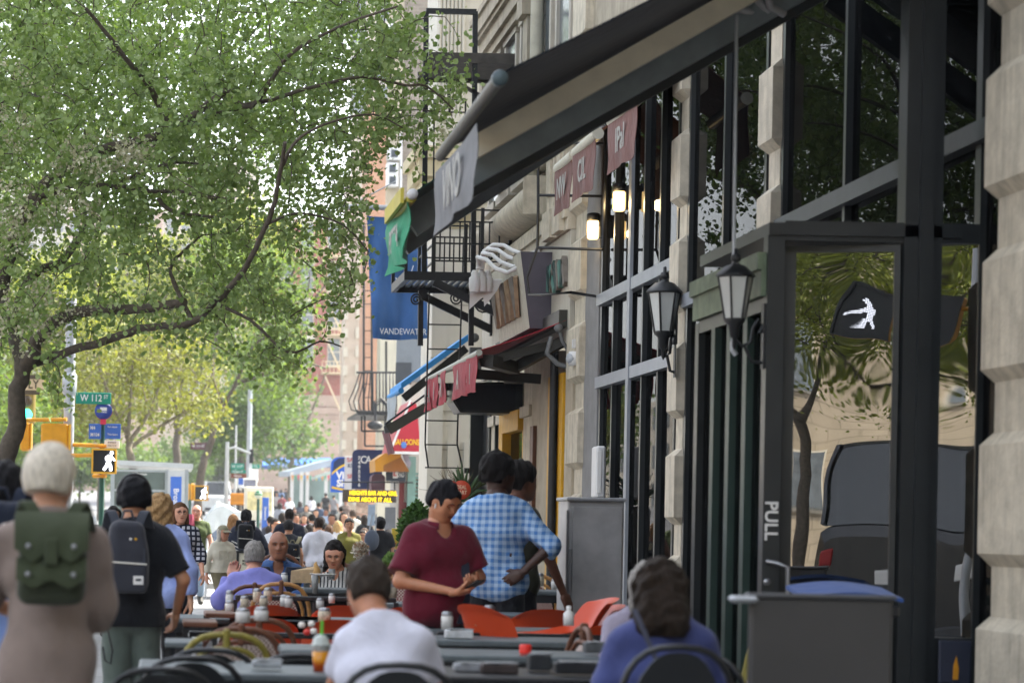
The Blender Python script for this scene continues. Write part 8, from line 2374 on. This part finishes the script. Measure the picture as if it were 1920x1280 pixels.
mb = MB(); mb.sphere((0, 0, 0), .07, 10, 8, sc=(.8, .6, 1.1)); one('purse', mb, C_('plum_purse', '#4a2340'), 'small plum purse held by the woman in checks', 'purse', W(362, 1105, 27.8))
loc, H = stand_at(369, 945, 42)
person('bearded balding man in an olive t-shirt and pale jeans walking towards the camera', loc, PI, pose_stand(walk=.20, armR=((.27, .0, 1.16), (.17, .10, 1.40)), head=(0, -.1)), min(H, 1.86), '#bf8f78', ('balding', '#5a4436'), dict(mat=C_('olive_tee', '#4a5834'), sleeve=.6, hem=.88), dict(mat=LDEN), '#3c3b36', cell=.02, seed=10, hairthick=.006)
mb = MB(); c = W(352, 985, 41.8); mb.sheet(lambda u, v: Vector((-.09 + .18 * u + .03 * math.sin(v * 4), .05 * math.sin(u * 6 + v * 5), .20 - .50 * v)), 8, 8, (0, .03, 0)); one('pink_jacket', mb, C_('pink_cloth', '#b04f68', bmp=.5), 'pink jacket slung over the shoulder of the man in olive', 'jacket', c)
loc, H = stand_at(418, 982, 33.6, .03)
root, p, k, fin = person('old man in a beige cap and cream field shirt walking between the tables', loc, PI + .45, pose_stand(walk=.18, head=(-.05, .25)), H, '#c08a72', ('bob', '#cfcbc2', '#dcd9d2'), dict(mat=C_('cream_shirt', '#d2cec0', bmp=.45), sleeve=1.95, collar=True, hem=.94, loose=.02), dict(mat=KHAKI, waist=1.02, loose=.02, flare=.02), '#4a4038', cell=.018, seed=11, hairthick=.006)
headwear(root, p, k, 'cap', C_('cap_beige', '#8f8c78', bmp=.1)); headwear(root, p, k, 'glasses', IRON)
for sx in (-1, 1):
 mb = MB(); mb.bbox(Vector((sx * .085, .135, 1.25)) * k, (.10, .012, .12), .004); mb.bbox(Vector((sx * .085, .142, 1.31)) * k, (.105, .012, .04), .004); mb.build('chest_pocket', MATS['cream_shirt'], root)
def sit_at(px, py, Y, base=1.355):
 return (W(px, py, Y).x, Y), W(px, py, Y).z / base
(x, y), k_ = sit_at(478, 1016, 20.0)
person('seated grey haired man in a lavender shirt with one hand raised', (x, y, 0), 0, pose_sit(lean=.08, armL=((-.29, .12, .84), (-.20, .24, 1.06))), 1.75 * k_, '#c08f78', ('crop', '#7d7a76', '#a9a6a0'), dict(mat=C_('lavender_shirt', '#7d7fc0', bmp=.35), sleeve=1.8, collar=True, hem=.50, loose=.026, wob=.007), dict(mat=NAVT, waist=.62), cell=.017, headh=.007, face=False, hairthick=.010, hairwob=.004, b=1.1, seed=12, hands=dict(L=dict(d=(.3, .2, 1), n=(0, -1, .2), curl=.5, t=(1, 0, 0))))
(x, y), k_ = sit_at(521, 996, 21.6)
VEST = C_('navy_vest', '#191f2e')
root, p, k, fin = person('seated bald man in a navy vest over a blue shirt facing the camera', (x, y, 0), PI, pose_sit(lean=.10, head=(-.05, 0)), 1.75 * k_, '#8a5c44', None, dict(mat=C_('steel_blue_shirt', '#33507d'), sleeve=1.9, collar=True, hem=.5, vneck=.075), dict(mat=NAVT, waist=.62), cell=.016, headh=.005, b=1.12, jaw=1.12, seed=13)
p2 = pose_sit(lean=.10); g = dict(w=1, b=1.12, waist=.95, belly=0, bust=0); T = torso_prims(p2, g)
lo, hi = bounds(T, .06)
def vf(x_):
 d = field(x_, T + [rc(p2['sho'], p2['nec'], .06, .05)], .06, .052)
 d = np.maximum(d, x_[:, 2] - 1.05); d = np.maximum(d, .5 - x_[:, 2])
 gap = .022 + np.clip((x_[:, 2] - .74) * .15, 0, .2)
 return np.where(x_[:, 1] > p2['wai'][1], np.maximum(d, gap - np.abs(x_[:, 0])), d)
v, q = nets(vf, lo, hi, .014); mb = MB(); put(mb, v, q); fin(mb, 'vest', [VEST])
(x, y), k_ = sit_at(633, 1014, 21.7)
person('seated young woman with dark ponytail in a striped top looking down', (x, y, 0), PI - .25, pose_sit(lean=.14, head=(-.38, .05), armL=((-.22, .12, .82), (-.06, .36, .86)), armR=((.22, .12, .82), (.06, .36, .86))), 1.75 * k_, '#b98468', ('sidelong', '#15120f'), dict(mat=patterned('striped_top', '#b9b9b4', '#2e3136', 30, 0, .40), sleeve=.35, hem=.5, vneck=.07), dict(mat=NAVT, waist=.62), fem=True, bust=.9, b=.94, waist=.85, cell=.015, headh=.005, lids=.9, seed=14, hairthick=.008)
(x, y), k_ = sit_at(724, 1042, 9.75, 1.40)
PW = pose_sit(lean=.20, hunch=.05, head=(-.40, .15), armL=((-.195, .20, .82), (-.13, .42, .84)), armR=((.225, .18, .80), (.15, .42, .84)))
for q_, d_ in (('shL', .022), ('shR', -.022), ('hea', -.065), ('nec', -.03)): PW[q_] = PW[q_] + V3(d_, 0, 0)
person('man in a white t-shirt with short dark hair seated with his back to the camera', (x, y, 0), -.05, PW, 1.75 * k_ * 1.02, '#b88468', ('short', '#2c2620', '#4a4038'), dict(mat=C_('white_tee', '#c6c8d6', bmp=.35), sleeve=.75, hem=.5, loose=.024, wob=.006, cell=.013), dict(mat=NAVT, waist=.62), cell=.015, headh=.006, face=False, hairthick=.016, b=.92, w=.90, seed=15)
loc, H = stand_at(838, 926, 15.6)
loc = (W(822, 1000, 15.6).x, 15.6, 0)
p = pose_stand(head=(-.50, .35), hunch=.05, armL=((-.27, .06, 1.14), (-.09, .30, 1.10)), armR=((.29, .03, 1.11), (.02, .29, 1.05)))
root, p, k, fin = person('man in a maroon polo shirt standing and looking down at his phone', loc, PI + .38, p, H * 1.05, '#b57f5f', ('short', '#15151a'), dict(mat=C_('maroon_polo', '#5c1226', bmp=.35), sleeve=.82, collar=True, hem=.74, loose=.028, cuff=.022, vneck=.055, wob=.008, cell=.013), dict(mat=C_('dark_trousers', '#181b24')), cell=.014, headh=.005, hairthick=.017, lids=1.0, b=1.13, belly=.5, waist=1.02, seed=16,
  hands=dict(L=dict(d=(.55, .75, .1), n=(.2, -.2, 1), curl=.45, t=(.3, .6, .6)), R=dict(d=(-.75, .55, .15), n=(-.1, -.2, 1), curl=.5, t=(-.3, .5, .6))))
Rz = Matrix.Rotation(PI + .38, 3, 'Z')
ph = Vector(loc) + Rz @ (Vector((-.055, .385, 1.10)) * k)
r = thing('phone', 'black phone held by the man in the maroon polo shirt', 'phone', ph, PI + .38 + .3)
mb = MB(); mb.bbox((0, 0, 0), (.072, .145, .009), .003, 0, Matrix.Rotation(.5, 3, 'X')); mb.build('case', FRAME, r); mb = MB(); mb.cbox((0, -.003, .0058), (.064, .13, .001), 0, Matrix.Rotation(.5, 3, 'X')); mb.build('screen', M('phone_screen', '#1b2530', .1), r)
mb = MB(); mb.sheet(lambda u, v: Vector((-.155 + .055 * v + .02 * u, .02 + .155 * math.sin(u * PI * .75) , 1.46 - .62 * u)) * k, 10, 1, (0, .012, 0)); mb.build('bag_strap', C_('navy_strap', '#232a3a'), root)
mb = MB(); Hm = head_matrix(p); e = Hm @ Vector((.082, .012, -.012)); mb.tube([e * k, (Hm @ Vector((.084, .022, -.040))) * k], .005, 6); mb.build('earbud', WT, root)
loc, H = stand_at(950, 852, 18.0, .03)
loc = (W(932, 1000, 18).x, 18.0, 0)
p = pose_stand(head=(.0, -.75), armL=((-.34, .06, 1.19), (-.19, .17, 1.04)), armR=((.36, -.06, 1.17), (.19, -.13, 1.00)))
person('tall man in a blue plaid shirt with hands on hips seen from behind', loc, -.30, p, H, '#3f281d', ('afro', '#100d0c'), dict(mat=patterned('blue_plaid', '#a4bfda', '#4a78b2', 19, 19, .48, .48, True), sleeve=1.18, collar=True, hem=.80, loose=.024, wob=.008, cuff=.012, cell=.013), dict(mat=BLKT, waist=1.0, loose=.018), cell=.015, headh=.006, hairthick=.020, hairwob=.008, seed=17, hands=dict(R=dict(d=(-.8, -.2, -.5), n=(0, 1, 0), curl=.3, t=(0, 0, 1))))
loc, H = stand_at(977, 870, 18.8, .02)
person('person with curly black hair standing just beyond the plaid shirt, in profile', (loc[0] - .02, 18.75, 0), -1.15, pose_stand(head=(0, -.1), armR=((.24, .10, 1.12), (.26, .22, .86))), H, '#6a4330', ('afro', '#15110f'), dict(mat=C_('dark_olive_top', '#3a3a2c'), sleeve=.6), dict(mat=BLKT), cell=.018, headh=.006, hairthick=.02, hairwob=.010, seed=18)
(x, y), k_ = sit_at(1248, 1034, 10.15, 1.43)
person('woman with dark bobbed hair in a purple sweater seated with her back to the camera', (x, y, 0), -.05, pose_sit(lean=.12, hunch=.03, head=(-.15, -.1), armL=((-.235, .06, .82), (-.15, .34, .82)), armR=((.235, .08, .82), (.15, .36, .82))), 1.75 * k_ * 1.02, '#b98a70', ('mid', '#1d1611', '#33271d'), dict(mat=C_('purple_sweater', '#3c4472', bmp=.3), sleeve=1.9, hem=.5, loose=.032, wob=.007, neck=.03, cell=.013), dict(mat=NAVT, waist=.62), cell=.015, headh=.006, hairthick=.018, hairwob=.007, face=False, fem=True, b=.90, w=.90, seed=19)
mb = MB(); c = W(1195, 1150, 9.85); mb.sheet(lambda u, v: Vector((-.03 + .10 * u + .022 * v, -.03 - .01 * math.sin(u * 3), .02 - .22 * u)), 6, 1, (0, .006, 0)); one('bag_strap', mb, C_('grey_strap', '#4a4d5c'), 'thin grey bag strap across the back of the purple sweater', 'strap', c)
(x, y), k_ = sit_at(1207, 1056, 12.6)
person('grey haired woman half hidden behind the woman in purple', (x, y, 0), PI + .2, pose_sit(), 1.75 * k_, '#c09a86', ('bob', '#7d7974', '#b9b6b0'), dict(mat=C_('lilac_cardigan', '#8a8494'), sleeve=1.9, hem=.5), dict(mat=NAVT, waist=.62), fem=True, b=1.05, seed=20)
def ped(label, px, py, Y, rz, skin, hair, tee, bot, walk=.2, head=(0, 0), fem=False, H=None, face=True, **kw):
 loc, h = stand_at(px, py, Y)
 h = min(max(h, 1.5), 1.9) if H is None else H
 return person(label, loc, rz, pose_stand(walk=walk, head=head, **{k_: kw.pop(k_) for k_ in ('armL', 'armR', 'lean') if k_ in kw}), h, skin, hair, tee, bot, fem=fem, cell=.024, headh=.010, face=face, **kw)
root, p, k, fin = ped('man in a navy hooded jacket with white chevrons walking away', 462, 954, 36, 0, '#8a6248', ('short', '#121214'), dict(mat=C_('navy_hoodie', '#252a3a'), sleeve=1.95, loose=.045, hem=.84), dict(mat=NAVT), face=False, seed=31, armL=((-.30, .0, 1.16), (-.30, .06, .92)), armR=((.30, .0, 1.16), (.30, .06, .92)))
for i in range(3):
 for sx in (-1, 1):
  mb = MB(); mb.bar(Vector((sx * .10, -.185, 1.20 - .055 * i)) * k, Vector((sx * .23, -.165, 1.26 - .055 * i)) * k, .008, .016); mb.build('chevron_stripe', WT, root)
mb = MB(); mb.sphere(Vector((0, -.10, 1.46)) * k, .13, 14, 8, sc=(1.15, .75, .8)); mb.build('hood', MATS['navy_hoodie'], root)
pack('black backpack on the man with white chevrons', 460, 1005, 35.7, .26, .40, .15, C_('black_pack', '#12141a'), C_('black_strap', '#1a1d24'), 'plain', 1.44 * k)
ped('woman with long light brown hair walking behind the menu board', 437, 994, 41, 0, '#b98d70', ('long', '#7a5535', '#a87f52'), dict(mat=C_('rust_top', '#6a4a3c'), sleeve=1.9), dict(mat=NAVT), fem=True, face=False, seed=32, H=1.58)
ped('man in a teal cap and white t-shirt facing the camera', 517, 966, 44, PI + .2, '#b07f60', ('short', '#1d1a18'), dict(mat=C_('white_tee2', '#c3c8d2'), sleeve=.6), dict(mat=DENIM), seed=33, head=(0, .3), H=1.66)
ped('tall man in a navy jacket with a shaved dark head walking away', 543, 963, 41, 0, '#4a2f22', ('crop', '#1a1310'), dict(mat=C_('navy_jacket', '#171c2a'), sleeve=1.95, loose=.04, hem=.80), dict(mat=BLKT), face=False, seed=34, b=1.15, hairthick=.002, H=1.70)
root, p, k, fin = ped('boy with short dark hair and a black and tan backpack', 541, 998, 38, -.2, '#a87a5c', ('short', '#1a1a1c'), dict(mat=C_('dark_grey_top', '#2b2d33'), sleeve=.6), dict(mat=DENIM), face=False, seed=35, H=1.50)
pack('black and tan backpack on the boy behind the bald man', 548, 1040, 37.7, .27, .40, .15, C_('black_pack2', '#16181e'), C_('tan_strap', '#8a8468'), 'plain', 1.44 * k)
ped('woman in a loose white shirt and black shorts walking away', 598, 973, 40, .1, '#b98a6c', ('crop', '#2a211b'), dict(mat=C_('white_shirt', '#c6c8d2', bmp=.5), sleeve=1.75, loose=.045, cuff=.03, hem=.84, wob=.010), dict(mat=BLKT, kind='shorts', end=.5), fem=True, face=False, seed=36, H=1.55, armL=((-.33, .0, 1.15), (-.28, .14, .96)))
ped('woman in an olive green shirt walking towards the camera', 655, 979, 42.5, PI, '#a0745a', ('tied', '#14110f'), dict(mat=C_('olive_shirt', '#6e6b2f', bmp=.4), sleeve=1.4, collar=True, vneck=.06), dict(mat=KHAKI), fem=True, bust=.8, seed=37, H=1.55, hairthick=.02)
root, p, k, fin = ped('woman with dark tied hair in a black t-shirt walking away', 713, 971, 41, .15, '#b98d70', ('tied', '#121214'), dict(mat=C_('black_tee3', '#14161b'), sleeve=.75, loose=.03, hem=.84), dict(mat=DENIM), fem=True, face=False, seed=38, H=1.58, hairthick=.02, b=1.05)
r = thing('handbag', 'slouchy grey blue handbag on the shoulder of the woman in black', 'handbag', W(697, 1012, 40.8)); mb = MB(); mb.sphere((0, 0, 0), .16, 14, 10, sc=(.8, .5, 1.1)); mb.build('bag', C_('handbag_grey', '#4a5260', bmp=.5), r); mb = MB(); mb.tube([(-.05, 0, .1), (.0, .02, .42), (.07, .02, .44), (.06, 0, .1)], .012, 6); mb.build('strap', C_('strap_pale', '#8a8f96'), r)
more = [('woman with dark hair in a grey jacket behind the tall man', 568, 986, 47, 0, ('bob', '#15120f'), '#55606e', 0), ('man with wavy dark hair and dark jacket in the crossing', 580, 982, 51, .3, ('short', '#221b15'), '#23262e', 0), ('man in a black suit and white collar facing the camera', 590, 982, 52, PI + .4, ('short', '#1c1512'), '#191b21', 1), ('man with brown hair and navy shirt walking away', 617, 984, 46, 0, ('crop', '#4a3423'), '#1d2a3c', 0),
  ('blonde woman in a white top in the crossing', 634, 976, 53, 0, ('bob', '#a98452', '#c9aa78'), '#c3c3c8', 0), ('person with dark hair in black further back in the crossing', 607, 978, 55, .2, ('short', '#131313'), '#26282e', 0), ('man leaning over in a pinkish tan shirt', 693, 986, 50, PI - .6, ('crop', '#4a3a30'), '#b09486', 1), ('woman in a purple floral top bending forward', 678, 990, 48, PI, ('short', '#2a2320'), '#5c5478', 1),
  ('man in a white vest walking away beyond the crossing', 662, 955, 70, 0, ('crop', '#3d3127'), '#c6c2b6', 0), ('dark haired person beside the tarpaulin stall', 415, 968, 56, 0, ('short', '#2b2420'), '#6a7686', 0), ('person in dark clothes at the tarpaulin stall', 446, 975, 52, .3, ('short', '#1d1b1a'), '#2c3038', 0), ('person glimpsed between the grey backpack and the silver haired woman', 213, 948, 30, PI, ('bob', '#1a1614'), '#55585e', 1), ('child with dark hair behind the yellow board', 728, 1003, 47, 0, ('short', '#1a1614'), '#4a3038', 0), ('woman in a red top by the white haired man', 505, 985, 48, 0, ('short', '#2b211c'), '#3b4a55', 0), ('person with black hair and grey shoulder in the crossing', 560, 990, 46, .2, ('short', '#101012'), '#4d525a', 0)]
for i, (lb, px, py, Y, rz, hr, col_, fc) in enumerate(more):
 ped(lb, px, py, Y, rz, ['#b98d70', '#a0785c', '#c49a80', '#7a543e'][i % 4], hr, dict(mat=C_('ped_top_%d' % i, col_), sleeve=.6 if i % 2 else 1.9, loose=.02), dict(mat=[DENIM, BLKT, NAVT, KHAKI][i % 4]), fem='woman' in lb, face=bool(fc), seed=50 + i, walk=.2 if i % 2 else -.2, lean=.35 if 'leaning' in lb or 'bending' in lb else 0)
protos = []
for i, (fm, hr, wk, rz_) in enumerate(((False, ('short', '#17140f'), .25, 0), (True, ('bob', '#231a14'), -.22, 0), (False, ('crop', '#2b211a'), -.25, PI), (True, ('long', '#1a1512'), .2, PI))):
 root, p, k, fin = person('far pedestrian', (0, -300, 0), rz_, pose_stand(walk=wk), 1.70, ['#b08468', '#a5785c', '#8a5f48', '#b98d70'][i], hr, dict(mat=C_('far_top', '#888888'), sleeve=(.6, 1.9, .6, 1.9)[i], loose=.02), dict(mat=C_('far_bottom', '#333333')), fem=fm, cell=.03, headh=.013, face=False, hands_on=(True, True), seed=80 + i)
 protos.append(root)
far = [(517, 196, 2, '#15171c', '#1a1c22', 'person in black beside the white car, far uphill left'), (536, 190, 0, '#1c1f26', '#20232b', 'man in black just right of the white car, far uphill'), (527, 176, 1, '#5a6f92', '#2b3242', 'woman in blue far uphill below the white car'), (519, 150, 3, '#b9b0ac', '#2a2c34', 'woman in pale pink on the far pavement edge'), (543, 128, 2, '#cfd1d8', '#3b4a66', 'man in a white t-shirt walking down the far pavement'), (553, 150, 0, '#4a2a34', '#22252c', 'man in dark red near the white t-shirt man, far off'), (541, 165, 1, '#22252c', '#15171c', 'woman in black above the white t-shirt man, far off'), (558, 168, 3, '#2a3350', '#1d2233', 'woman in navy by the enclosure posts'),
  (567, 172, 0, '#c9c6c0', '#3b3f48', 'man in white by the enclosure posts'), (574, 160, 2, '#9a9a9a', '#4a4a4a', 'man in grey stripes under the bunting'), (584, 140, 1, '#c6c8d0', '#15171c', 'woman in white with dark skirt in front of the enclosure'), (591, 165, 0, '#3d5a45', '#2c3036', 'man in dark green under the bunting'), (600, 158, 2, '#1a1d24', '#3a3630', 'man in black with pale shorts near the enclosure'), (611, 146, 0, '#15171b', '#181a20', 'man in a black t-shirt walking uphill'), (626, 140, 0, '#77797e', '#2b323c', 'man in a grey t-shirt walking uphill at the right'), (635, 172, 1, '#9fa2a6', '#3d4450', 'woman in pale grey beyond the grey t-shirt man'), (604, 182, 3, '#b5b2ac', '#3a3a40', 'woman in cream far behind the bunting'), (550, 185, 1, '#6a5a6a', '#2b2b33', 'woman in mauve far uphill'), (648, 120, 2, '#5a4a42', '#26282e', 'man in brown beside the poster'), (529, 138, 0, '#8a4a50', '#1d2028', 'man in faded red at the left of the far pavement'), (563, 112, 1, '#3a3f4a', '#15171c', 'woman in charcoal beyond the crossing'), (598, 104, 0, '#2b3a50', '#23262d', 'man in dark blue beyond the crossing'), (575, 98, 3, '#6d6a64', '#2a2c33', 'woman in taupe beyond the crossing'), (640, 92, 0, '#a8a49a', '#3b4250', 'man in beige beyond the crossing at the right'), (552, 92, 2, '#20242c', '#1a1c22', 'man in black just beyond the crossing'), (508, 60, 0, '#3a3d48', '#20232b', 'man in dark grey in the crossing behind the teal cap'), (530, 66, 1, '#7a6f6a', '#2b2f38', 'woman in brown grey in the crossing'), (556, 58, 2, '#1e222b', '#15171c', 'man in black facing us in the crossing'), (572, 70, 3, '#8d3b44', '#23262d', 'woman in red in the crossing'), (586, 62, 0, '#c3c5cc', '#3b4250', 'man in white in the crossing'), (604, 68, 1, '#2f4a5c', '#1d2028', 'woman in teal in the crossing'), (622, 60, 2, '#5d5f52', '#2c3036', 'man in khaki facing us in the crossing'), (628, 78, 0, '#22262f', '#15171c', 'man in black beyond the blonde woman'), (645, 64, 3, '#a98f84', '#2a2c33', 'woman in pink beige at the right of the crossing'), (672, 72, 0, '#39404e', '#23262d', 'man in slate blue near the shop door'), (685, 66, 1, '#14171c', '#1d2028', 'woman in black near the shop door'), (500, 84, 2, '#b7b9bf', '#2b2f38', 'man in pale grey beside the subway sign'), (560, 84, 0, '#5a4a3a', '#2c3036', 'man in brown beyond the crossing crowd'), (593, 86, 3, '#2a2d36', '#15171c', 'woman in charcoal beyond the crossing crowd'), (612, 90, 2, '#8fa0b8', '#2b3242', 'man in pale blue beyond the crossing crowd'), (548, 76, 1, '#4b3a55', '#1d2028', 'woman in plum beyond the crossing crowd'), (525, 100, 1, '#8a8f98', '#2b2f38', 'woman in silver grey beyond the crossing at the left')]
used = [0] * 4
for (px, Y, t, c1, c2, lb) in far:
 l = (W(px, 930, Y).x, Y, G(Y))
 rz = protos[t].rotation_euler[2] + rng.uniform(-.3, .3)
 if not used[t]: o = protos[t]; o.location = l; o['label'] = lb; used[t] = 1
 else: o = dup(protos[t], l, rz, lb)
 o['group'] = 'far pedestrians'
 sc = rng.uniform(.95, 1.06); o.scale = (sc,) * 3
 for ch in o.children:
  nm = ch.name.split('.')[0]
  if nm in ('shirt', 'trousers'):
   ch.material_slots[0].link = 'OBJECT'; ch.material_slots[0].material = M('far_' + c1[1:], c1, .85, .12, 8) if nm == 'shirt' else M('far_' + c2[1:], c2, .85, .12, 8)
# ---------------------------------------------------------------- camera, sun, sky
cam = bpy.data.cameras.new('camera'); co = bpy.data.objects.new('camera', cam); COL.objects.link(co)
cam.sensor_width = 36; cam.lens = 85
cam.shift_x = 660 / 1920; cam.shift_y = 337 / 1920
cam.clip_start = .1; cam.clip_end = 4000
co.matrix_world = Matrix.Translation((0, 0, CH)) @ Matrix.Rotation(PI / 2, 4, 'X') @ Matrix.Rotation(ROLL, 4, 'Z')
cam.dof.use_dof = True; cam.dof.focus_distance = 26; cam.dof.aperture_fstop = 2.8
scene.camera = co
SUN_EL, SUN_AZ = R(50), R(62)      # azimuth measured from +Y (straight ahead) towards +X (right)
sd_ = Vector((math.sin(SUN_AZ) * math.cos(SUN_EL), math.cos(SUN_AZ) * math.cos(SUN_EL), math.sin(SUN_EL)))
l = bpy.data.lights.new('sun', 'SUN'); l.energy = 2.6; l.angle = R(.5); l.color = (1, .93, .80)
lo = bpy.data.objects.new('sun', l); COL.objects.link(lo); lo.rotation_euler = (-sd_).to_track_quat('-Z', 'Y').to_euler()
lo.location = (0, 0, 60)
w = bpy.data.worlds.new('World'); scene.world = w; w.use_nodes = True
nt = w.node_tree; bg = nt.nodes['Background']
sky = nt.nodes.new('ShaderNodeTexSky'); sky.sky_type = 'NISHITA'; sky.sun_disc = False
sky.sun_elevation = SUN_EL; sky.sun_rotation = SUN_AZ
sky.air_density = 1.0; sky.dust_density = 2.5; sky.ozone_density = 1.0
hs = nt.nodes.new('ShaderNodeHueSaturation'); hs.inputs['Saturation'].default_value = .34
nt.links.new(sky.outputs[0], hs.inputs['Color']); nt.links.new(hs.outputs[0], bg.inputs[0]); bg.inputs[1].default_value = .14
vs = scene.view_settings
vs.view_transform = 'Standard'; vs.look = 'None'; vs.exposure = 2.5; vs.gamma = 1; vs.use_curve_mapping = False
scene.cycles.use_denoising = True
scene.cycles.max_bounces = 6; scene.cycles.transparent_max_bounces = 12
scene.cycles.sample_clamp_indirect = 4
scene.cycles.caustics_reflective = False; scene.cycles.caustics_refractive = False
mb = MB(); mb.box((-260, -140, -2), (260, 720, 90))
hz = tag(mb.build('haze', None), kind='stuff')
hm = bpy.data.materials.new('haze_air'); hm.use_nodes = True; n = hm.node_tree; n.nodes.remove(n.nodes['Principled BSDF'])
pv = n.nodes.new('ShaderNodeVolumePrincipled'); pv.inputs['Color'].default_value = (.86, .90, .95, 1); pv.inputs['Density'].default_value = .00045
n.links.new(pv.outputs[0], [q for q in n.nodes if q.type == 'OUTPUT_MATERIAL'][0].inputs['Volume'])
hz.data.materials.clear(); hz.data.materials.append(hm)
